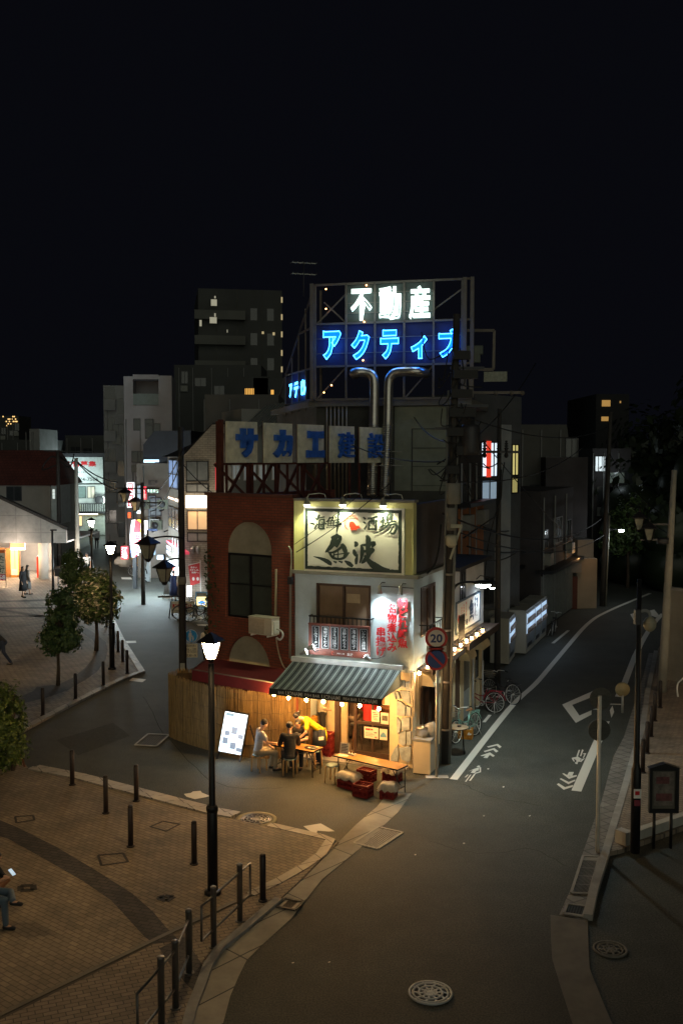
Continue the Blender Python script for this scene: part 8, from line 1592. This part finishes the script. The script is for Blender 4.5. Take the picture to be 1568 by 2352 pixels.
person('stooping walker in a dark jacket and navy trousers at the left edge', G(*ZI(52, 1082), PZ) + Vector((-.12, 0, 0)), R(-80), J, cloth('dark_jacket', (.022, .022, .026)), cloth('navy3', (.03, .04, .07)), 1.8, 'short')
# seated person with a phone, bottom left, on a bench
bs_ = G(*ZJ(75, 1465), PZ); pb_ = bs_ + Vector((-.47, .12, 0))
J = sit(.46); J.update(kn=((-.13, -.42, .52), (.10, -.42, .56)), an=((-.12, -.44, .08), (-.20, -.62, .56)), head=(0, -.2, 1.20), el=((-.24, -.2, .80), (.24, -.2, .80)), ha=((-.08, -.36, .86), (.05, -.36, .86)))
person('seated person in blue jeans with crossed legs holding a lit phone', pb_, R(82), J, cloth('black_top', (.02, .02, .022)), cloth('jeans', (.10, .14, .18)), 1.7, 'short', shoe=M_shoe)
bn_ = Thing('bench', 'plain dark bench under the seated person at the lower left edge', 'bench', pb_ + Vector((-.12, 0, 0)), R(82)); bn_.part('seat', MB().box(-.9, .9, -.15, .35, .40, .455), M_wood)
for x in (-.7, .7): bn_.part('leg', MB().box(x - .05, x + .05, -.1, .3, 0, .395), M_dkgrey)
o = MB().box(-.035, .035, -.005, .005, -.07, .07).build('phone', emit('phone_glow', (.6, .8, 1), .35)); o.location = pb_ + Vector((.47, .03, .93)); o.rotation_euler = (R(-55), 0, R(60)); tag(o, 'lit smartphone held by the person in jeans', 'phone')
# ------------------------------------------------------------ crates with cushions
M_cr = mat('crate_red', (.17, .012, .010), .5, 0, .15, 4); M_cush = mat('cushion_beige', (.44, .38, .30), .85, 0, .2, 5, .3, 30)
def crate(loc, rz, lab, h=.30, w=.42, dd=.32, m=M_cr, grp='red beer crates'):
    t = Thing('beer_crate', lab, 'crate', loc, rz, grp); mb = MB(); e = .025
    for z in (.0, h * .46, h - .06): hh = .06; mb.box(-w / 2, w / 2, -dd / 2, -dd / 2 + e, z, z + hh).box(-w / 2, w / 2, dd / 2 - e, dd / 2, z, z + hh).box(-w / 2, -w / 2 + e, -dd / 2 + e, dd / 2 - e, z, z + hh).box(w / 2 - e, w / 2, -dd / 2 + e, dd / 2 - e, z, z + hh)
    for x in (-w / 2 + .002, -w / 6, w / 6, w / 2 - .04): mb.box(x, x + .038, -dd / 2 + .002, -dd / 2 + e - .002, .0, h - .004).box(x, x + .038, dd / 2 - e + .002, dd / 2 - .002, 0, h - .004)
    for y in (-dd / 6, dd / 6): mb.box(-w / 2 + .002, -w / 2 + e - .002, y - .02, y + .02, 0, h - .004).box(w / 2 - e + .002, w / 2 - .002, y - .02, y + .02, 0, h - .004)
    t.part('shell', mb, m); g_ = MB()
    for k in range(1, 5): x = -w / 2 + w * k / 5; g_.box(x - .006, x + .006, -dd / 2 + e, dd / 2 - e, .02, h - .03)
    for k in range(1, 4): y = -dd / 2 + dd * k / 4; g_.box(-w / 2 + e, w / 2 - e, y - .005, y + .005, .02, h - .035)
    t.part('dividers', g_, m); return t
def cushion(loc, rz, lab, w=.44, dd=.36):
    mb = MB(); n = 12
    for i in range(n + 1):
        for j in range(n + 1):
            a, b_ = -1 + 2 * i / n, -1 + 2 * j / n; ed = max(abs(a), abs(b_)); z = .06 * (1 - ed ** 4) + .02 * noise.noise(Vector((a * 2, b_ * 2, loc[0] * 3))); drop = -.10 * max(0, ed - .75) / .25 * (.6 + .6 * noise.noise(Vector((a * 3 + 9, b_ * 3, loc[0]))))
            mb.v.append(Vector((a * w / 2 * 1.08, b_ * dd / 2 * 1.1, z + drop)))
    for i in range(n):
        for j in range(n): k = i * (n + 1) + j; mb.f.append((k, k + n + 1, k + n + 2, k + 1)); mb.sm.append(True)
    k0 = len(mb.v); mb.v += [v_ + Vector((0, 0, -.05)) for v_ in mb.v[:k0]]; mb.f += [tuple(i + k0 for i in f_[::-1]) for f_ in mb.f]; mb.sm += [True] * len(mb.sm)
    o = mb.build('cushion', M_cush); o.location = loc; o.rotation_euler = (0, 0, rz); tag(o, lab, 'cushion', 'floppy beige seat cushions')
rz0 = t2.e.rotation_euler.z
def gu(a, b, z=0): return G(*ZU(a, b), z)
c1 = gu(400, 815); c2 = gu(610, 835); c3 = gu(285, 745); c4 = gu(430, 690); c5 = gu(640, 690)
crate(c1, rz0 + .1, 'bare red beer crate in front of the long table'); crate(c2, rz0 + .25, 'red beer crate under a sagging cushion nearest the gutter', .30, .36)
crate(c3, rz0 - .05, 'red beer crate under a wide cushion beside the blue stool', .30, .52)
crate(c4, rz0, 'red beer crate tucked under the middle of the long table'); crate(c5, rz0, 'red beer crate tucked under the right end of the long table')
cushion(c2 + Vector((0, 0, .34)), rz0 + .3, 'beige cushion drooping over the crate nearest the gutter'); cushion(c3 + Vector((0, 0, .34)), rz0 - .05, 'wide beige cushion on the crate beside the blue stool', .58); cushion(c5 + Vector((0, 0, .34)), rz0, 'beige cushion half hidden under the right end of the table')
cr = gl(1140, 900); crate(cr + Vector((0, .2, 0)), R(-20), 'red crate at the bottom of the stack behind the diners table', .34); crate(cr + Vector((0, .2, .345)), R(-20), 'red crate on top of the stack behind the diners table', .34)
M_cry = mat('crate_orange', (.52, .23, .03), .5, 0, .15, 4); cy_ = G(*ZH(318, 770)) + Vector((-.05, .12, 0))
for k, l in enumerate(('bottom', 'second lowest', 'second highest', 'topmost')): crate(cy_ + Vector((0, 0, .305 * k)), R(-30), 'orange crate, %s of the stack behind the glowing menu' % l, .30, .40, .32, M_cry, 'orange crates')
yc = TA.loc(G(*ZP(905, 560))); crate(TA.wld((TA.L(ZP(905, 330), .7)[0], .7, .62)), R(-22), 'orange crate raised on a shelf behind the server', .28, .42, .3, M_cry, 'orange crates'); TA.part('crate_shelf', MB().box(TA.L(ZP(905, 330), .7)[0] - .3, TA.L(ZP(905, 330), .7)[0] + .3, .5, .9, .06, .615), M_wood)
p_ = G(*ZH(165, 740)) + Vector((.05, .32, 0)); crate(p_ + Vector((0, 0, .95)), R(-34), 'orange crate hung high against the reed screen behind the glowing menu', .22, .5, .25, M_cry, 'orange crates'); crate(p_ + Vector((0, 0, .0)), R(-34), 'orange crate low against the reed screen behind the glowing menu', .30, .5, .3, M_cry, 'orange crates')
tag(MB().box(-.24, .24, -.14, .14, .31, .94).build('drink_box', mat('box_brown', (.12, .07, .03), .8), None, Matrix.Translation(p_) @ Matrix.Rotation(R(-34), 4, 'Z')), 'brown carton between the two orange crates at the reed screen', 'box')
# ------------------------------------------------------------ bicycles
M_tyre = mat('tyre_black', (.015, .015, .015), .8); M_rim = mat('rim_chrome', (.70, .70, .68), .35, .6, .05)
def bicycle(loc, rz, lab, mframe, basket=True, r=.33, child=False, msad=None, rack=True, lean=6, grp='parked bicycles'):
    t = Thing('bicycle', lab, 'bicycle', loc, rz, grp); t.e.rotation_euler = (R(lean), 0, rz); wb = 1.06
    for x in (0, wb):
        w_ = t.part('wheel', MB().tube([(x + r * .93 * math.cos(R(a)), 0, r + r * .93 * math.sin(R(a))) for a in range(0, 360, 12)], .012, 6, True), M_rim); MB().tube([(x + r * math.cos(R(a)), 0, r + r * math.sin(R(a))) for a in range(0, 360, 12)], .019, 6, True).build('tyre', M_tyre, w_)
        q = MB().tube([(x, -.05, r), (x, .05, r)], .025, 8)
        for k in range(16): a = 2 * math.pi * k / 16; q.tube([(x, .02 * (-1) ** k, r), (x + r * .92 * math.cos(a), 0, r + r * .92 * math.sin(a))], .0035, 4)
        q.build('spokes', M_rim, w_); t.part('mudguard', MB().tube([(x + (r + .04) * math.cos(R(a)), 0, r + (r + .04) * math.sin(R(a))) for a in range(20 if x == 0 else 40, 175, 12)], .018, 6), mframe)
    bb = (.42, 0, .28); st_ = (.28, 0, .72); hd = (.86, 0, .72); hb = (.90, 0, .58)
    t.part('frame', MB().tube(catmull([bb, (.62, 0, .40), hb], 4), .02, 8).tube(catmull([(.36, 0, .5), (.62, 0, .52), (.87, 0, .68)], 4), .017, 8).tube([bb, st_], .018, 8).tube([bb, (0, .05, r)], .011, 6).tube([bb, (0, -.05, r)], .011, 6).tube([(.31, 0, .64), (0, .05, r)], .010, 6).tube([(.31, 0, .64), (0, -.05, r)], .010, 6), mframe)
    t.part('fork', MB().tube([hd, (.92, .05, .62), (wb, .05, r)], .014, 6).tube([hd, (.92, -.05, .62), (wb, -.05, r)], .014, 6).tube([hb, (.80, 0, .95)], .016, 8), mframe)
    t.part('handlebar', MB().tube(catmull([(.58, -.28, .98), (.72, -.25, 1.0), (.83, -.1, 1.0), (.80, 0, .95), (.83, .1, 1.0), (.72, .25, 1.0), (.58, .28, .98)], 4), .012, 6), M_rim); t.part('grip', MB().tube([(.56, -.28, .98), (.68, -.265, .995)], .018, 6), M_tyre); t.part('grip', MB().tube([(.56, .28, .98), (.68, .265, .995)], .018, 6), M_tyre)
    s_ = MB(); s_.ball((.22, 0, .81), (.13, .09, .035), 14, 8); s_.ball((.34, 0, .81), (.08, .035, .025), 12, 6); t.part('saddle', s_, msad or M_tyre); t.part('seat_post', MB().tube([st_, (.25, 0, .80)], .013, 6), M_rim)
    q = MB().tube([(bb[0] + .09 * math.cos(R(a)), .06, bb[2] + .09 * math.sin(R(a))) for a in range(0, 360, 24)], .008, 5, True).bar((bb[0], .08, bb[2]), (bb[0] + .12, .08, bb[2] - .12), .02).bar((bb[0], -.08, bb[2]), (bb[0] - .12, -.08, bb[2] + .12), .02).box(bb[0] + .08, bb[0] + .17, .08, .17, bb[2] - .14, bb[2] - .11).box(bb[0] - .17, bb[0] - .08, -.17, -.08, bb[2] + .11, bb[2] + .14); t.part('crank', q, M_rim)
    if basket:
        q = MB()
        for k in range(7):
            f_ = k / 6; z = .72 + .22 * f_; w0 = .13 + .05 * f_; x0, x1 = .98 - .02 * f_, 1.18 + .07 * f_
            if k in (0, 2, 4, 6): q.tube([(x0, -w0, z), (x1, -w0, z), (x1, w0, z), (x0, w0, z)], .006 if k < 6 else .010, 4, True)
        for k in range(6):
            f_ = k / 5; 
            for s in (-1, 1): q.tube([(.98 + .20 * f_, s * .13, .72), (.96 + .29 * f_, s * .18, .94)], .005, 4)
            q.tube([(1.18, -.13 + .26 * f_, .72), (1.25, -.18 + .36 * f_, .94)], .005, 4); q.tube([(.98, -.13 + .26 * f_, .72), (.96, -.18 + .36 * f_, .94)], .005, 4); q.tube([(.98 + .2 * f_, -.13, .72), (.98 + .2 * f_, .13, .72)], .005, 4)
        t.part('basket', q, mat('basket_wire', (.30, .28, .24), .4, .6))
    if rack:
        q = MB()
        for y in (-.07, 0, .07): q.tube([(.18, y, .70), (-.25, y, .71)], .009, 5)
        q.tube([(-.24, -.07, .71), (-.24, .07, .71)], .009, 5).tube([(-.2, -.07, .71), (0, -.06, r)], .008, 5).tube([(-.2, .07, .71), (0, .06, r)], .008, 5); t.part('rack', q, mframe)
    t.part('kickstand', MB().tube([(.0, .07, r), (-.06, .16, .0)], .011, 5), M_rim); return t
M_green = mat('bike_mint', (.22, .42, .36), .35, .2, .05); M_bred = mat('bike_red', (.26, .02, .03), .35, .2); M_bblk = mat('bike_black', (.015, .015, .018), .35, .2)
bw = G(*ZT(480, 782)); bf = G(*ZT(320, 850)); a_ = math.atan2(bf.y - bw.y, bf.x - bw.x)
bicycle(bw, a_, 'mint green bicycle with a brown saddle by the small round table', M_green, True, .33, msad=mat('saddle_brown', (.22, .09, .03), .5))
bw = G(*ZT(615, 618)); bf = G(*ZT(470, 600)); a_ = math.atan2(bf.y - bw.y, bf.x - bw.x); bicycle(bw, a_, 'dark red bicycle leaning outside the annex', M_bred, True, .33)
bw = G(*ZT(745, 558)); bf = G(*ZT(600, 520)); a_ = math.atan2(bf.y - bw.y, bf.x - bw.x); bicycle(bw, a_, 'black bicycle with a wire basket farthest out along the annex', M_bblk, True, .34)
bw = G(*ZF(1160, 1745)); bicycle(bw, R(70), 'dark bicycle parked beyond the lit vending machines', M_bblk, False, .33)
b1 = G(*ZQ(1075, 765)); bicycle(b1, R(4), 'black bicycle nearest the cream barrier board', M_bblk, False, .35, rack=False); b2_ = G(*ZQ(1205, 790)); bicycle(b2_, R(12), 'black sports bicycle by the estate agent lightbox', M_bblk, False, .35, rack=False)
b3 = G(*ZQ(480, 205)); bicycle(b3, R(10), 'black bicycle beside the yellow boxes up the street', M_bblk, False, .34); b4 = G(*ZQ(545, 225)); bicycle(b4, R(20), 'black bicycle leaning just right of the yellow boxes', M_bblk, True, .34)
b5 = G(*ZA(500, 1195)); bicycle(b5, R(15), 'bicycle parked before the lit window of the end building', M_bblk, True, .34)
# round side table and orange crate by the mint bicycle
rt = Thing('round_table', 'small round wooden table on black legs behind the utility pole', 'table', G(*ZT(345, 905))); h = .72; rt.part('table_top', MB().lathe([(.30, h - .03), (.31, h - .015), (.30, h), (.0001, h)], n=24), mat('round_top', (.34, .25, .15), .4, 0, .15, 4)); rt.part('rim', MB().tube([(.31 * math.cos(R(a)), .31 * math.sin(R(a)), h - .012) for a in range(0, 360, 15)], .012, 6, True), M_black)
for k in range(4): a = R(40 + 90 * k); rt.part('leg', MB().tube([(.2 * math.cos(a), .2 * math.sin(a), h - .03), (.26 * math.cos(a), .26 * math.sin(a), 0)], .016, 6), M_black)
t = Thing('ashtray', 'small dark ashtray on the round table', 'ashtray', rt.wld((.05, 0, h))); t.part('dish', MB().lathe([(.05, 0), (.06, .03), (.045, .03), (.04, .012), (.0001, .012)], n=14), M_black)
crate(G(*ZT(405, 800)), R(-15), 'orange crate on the ground behind the mint bicycle', .28, .42, .32, M_cry, 'orange crates')
# ============================================================ TREES
def leaf_mat(name, c0, c1, c2=None):
    m, nt, b = nodes(name); b.inputs['Roughness'].default_value = .45; b.inputs['Specular IOR Level'].default_value = .35
    g_ = nt.nodes.new('ShaderNodeNewGeometry'); r = nt.nodes.new('ShaderNodeValToRGB'); lnk(nt, g_.outputs['Random Per Island'], r.inputs['Fac']); lnk(nt, r.outputs['Color'], b.inputs['Base Color'])
    r.color_ramp.elements[0].color = (*c0, 1); r.color_ramp.elements[1].color = (*c1, 1); r.color_ramp.elements[1].position = .8
    if c2: e = r.color_ramp.elements.new(.93); e.color = (*c2, 1); r.color_ramp.elements[1].position = .75
    MATS[name] = m; return m
M_bark = mat('bark', (.07, .05, .035), .9, 0, .3, 8, .6, 30)
def tree(name, lab, base, h_tr, clumps, n, leaf, m, rtr=.06, lean=(0, 0), seed=1):
    rg = random.Random(seed); t = Thing(name, lab, 'tree', base); top = max(c[2] + c[3] * .4 for c in clumps)
    P_ = [(lean[0] * k + .03 * math.sin(k * 5), lean[1] * k, (h_tr + .6) * k) for k in (0, .25, .5, .75, 1)]; q = MB().tube(P_, [rtr * 1.25, rtr, rtr * .85, rtr * .75, rtr * .55], 10)
    for c in clumps:
        for _ in range(4):
            d = Vector((rg.uniform(-1, 1), rg.uniform(-1, 1), rg.uniform(-.2, .8))) * c[3] * .7; a = Vector(P_[3]) if c[2] < h_tr + 1 else Vector((c[0] * .5, c[1] * .5, c[2] - c[3] * .5)); q.tube([a, (a + Vector(c[:3]) + d) / 2 + Vector((0, 0, -.05)), Vector(c[:3]) + d], [rtr * .45, rtr * .3, rtr * .12], 5)
    q.tube([P_[-1], (clumps[-1][0], clumps[-1][1], top)], [rtr * .55, rtr * .2], 6); t.part('trunk', q, M_bark); mb = MB()
    tot = sum(c[3] ** 2 for c in clumps)
    for c in clumps:
        cx, cy2, cz, rr = c[:4]; rz_ = c[4] if len(c) > 4 else rr
        for _ in range(int(n * rr * rr / tot)):
            d = Vector((rg.gauss(0, 1), rg.gauss(0, 1), rg.gauss(0, 1))).normalized(); k = 1 - abs(rg.gauss(0, .22)); k *= 1 + .45 * noise.noise(d * 2.6 + Vector((seed, cz, cx)))
            p = Vector((cx + d.x * rr * k, cy2 + d.y * rr * k, cz + d.z * rz_ * k))
            if noise.noise(p * 2.6 + Vector((seed * 3, 0, 0))) < -.16: continue
            s_ = leaf * rg.uniform(.45, 1.5); nrm = (d + Vector((rg.uniform(-.8, .8), rg.uniform(-.8, .8), rg.uniform(-.2, .9)))).normalized(); u = nrm.cross(Vector((rg.uniform(-1, 1), rg.uniform(-1, 1), -.6))).normalized(); v_ = nrm.cross(u)
            mb.add([p - u * s_, p + v_ * s_ * .45 + nrm * s_ * .08, p + u * s_, p - v_ * s_ * .45 + nrm * s_ * .08], [(0, 1, 2, 3)])
    t.part('crown', mb, m); return t
L1 = leaf_mat('leaf_dark', (.03, .06, .02), (.09, .14, .045)); L2 = leaf_mat('leaf_mixed', (.035, .07, .022), (.095, .13, .04), (.50, .45, .34)); L3 = leaf_mat('leaf_yew', (.04, .07, .015), (.11, .15, .03))
def pxm(base, u, v): d = base.y; p = D(u, v, d); return p - base
b = G(*ZI(478, 1255), PZ)
def cl(b, zf, a, c, r, rz=None): p = pxm(b, *zf(a, c)); return (p.x, rnd.uniform(-.15, .15), p.z, r, rz or r)
tree('broadleaf_tree', 'dark leaved tree with a loose three tiered crown on the far plaza', b, 1.85, [cl(b, ZI, 500, 850, .72, .62), cl(b, ZI, 430, 890, .48), cl(b, ZI, 580, 870, .45), cl(b, ZI, 505, 700, .58, .5), cl(b, ZI, 555, 740, .42), cl(b, ZI, 515, 560, .55, .5), cl(b, ZI, 460, 590, .34), cl(b, ZI, 570, 610, .36)], 8000, .075, L1, .06, seed=3)
b = G(*ZI(793, 970), PZ)
tree('broadleaf_tree', 'round flowering tree with pale blossoms beside the second lamp post', b, 2.1, [cl(b, ZI, 790, 560, .98, .95), cl(b, ZI, 710, 520, .62), cl(b, ZI, 890, 590, .62), cl(b, ZI, 800, 430, .7, .7), cl(b, ZI, 760, 640, .6, .45), cl(b, ZI, 850, 500, .62), cl(b, ZI, 710, 620, .5), cl(b, ZI, 720, 350, .3), cl(b, ZI, 860, 370, .3)], 9500, .085, L2, .075, seed=5)
b = G(*ZI(590, 800), PZ)
tree('clipped_tree', 'tall clipped dark tree of stacked rounded tiers behind the other two', b, 1.6, [cl(b, ZI, 598, 240, .62, .55), cl(b, ZI, 600, 330, .62, .5), cl(b, ZI, 585, 430, .55, .5), cl(b, ZI, 580, 530, .5, .5), cl(b, ZI, 590, 630, .45)], 9000, .07, L1, .08, seed=8)
b = G(*ZJ(95, 335), PZ)
tree('conifer_tree', 'dense green yew like tree cut by the left edge', b, .9, [cl(b, ZJ, 30, 60, .62, 1.0), cl(b, ZJ, 60, 120, .55, .8), cl(b, ZJ, 20, -60, .62, .9), cl(b, ZJ, 60, -40, .45, .6), cl(b, ZJ, 20, -150, .5, .6), cl(b, ZJ, 95, -90, .25, .35), cl(b, ZJ, 45, 190, .5, .5), cl(b, ZJ, -60, 100, .7, 1.0), cl(b, ZJ, 100, 40, .3, .5)], 9000, .055, L3, .05, seed=11)
st_ = Thing('tree_stake', 'slanting wooden stake supporting the yew like tree at the left edge', 'stake', G(*ZJ(180, 310), PZ)); st_.part('stake', MB().tube([(0, 0, 0), (-.35, .1, 1.1)], .03, 6).tube([(-.25, .05, 0), (-.4, .1, 1.15)], .025, 6), M_wood)
b = Vector((D(1440, 1330, 62).x, 62, 0)); tree('roadside_tree', 'dark roadside tree at the bend of the lane behind the black post', b, 2.2, [(0, 0, 3.6, 1.5, 1.3), (-.9, 0, 3.0, 1.0), (1.0, 0, 3.1, 1.1), (.2, 0, 4.8, 1.0)], 5000, .13, L1, .1, seed=14)
# dark wooded slope filling the right edge beyond the wall
rg = random.Random(21); mb = MB()
for k in range(46):
    y = rg.uniform(58, 84); x = (rg.uniform(1450, 1720) - 784) / FPX * y; h = rg.uniform(5, 13.5); r = rg.uniform(1.4, 2.8)
    for _ in range(170):
        d = Vector((rg.gauss(0, 1), rg.gauss(0, 1), rg.gauss(0, 1))).normalized(); p = Vector((x, y, h - r)) + Vector((d.x * r, d.y * r, d.z * r * 1.3)) * rg.uniform(.6, 1.1); s_ = rg.uniform(.15, .42); u = d.cross(Vector((rg.uniform(-1, 1), rg.uniform(-1, 1), .3))).normalized(); v_ = d.cross(u)
        mb.add([p - u * s_, p + v_ * s_ * .6, p + u * s_, p - v_ * s_ * .6], [(0, 1, 2, 3)])
    for z in (1.5, 3.5, h * .55): mb.ball((x, y, z), (r * .8, r * .8, 1.8), 8, 6)
tag(mb.build('woods', leaf_mat('leaf_night', (.010, .016, .008), (.022, .032, .014))), kind='stuff')
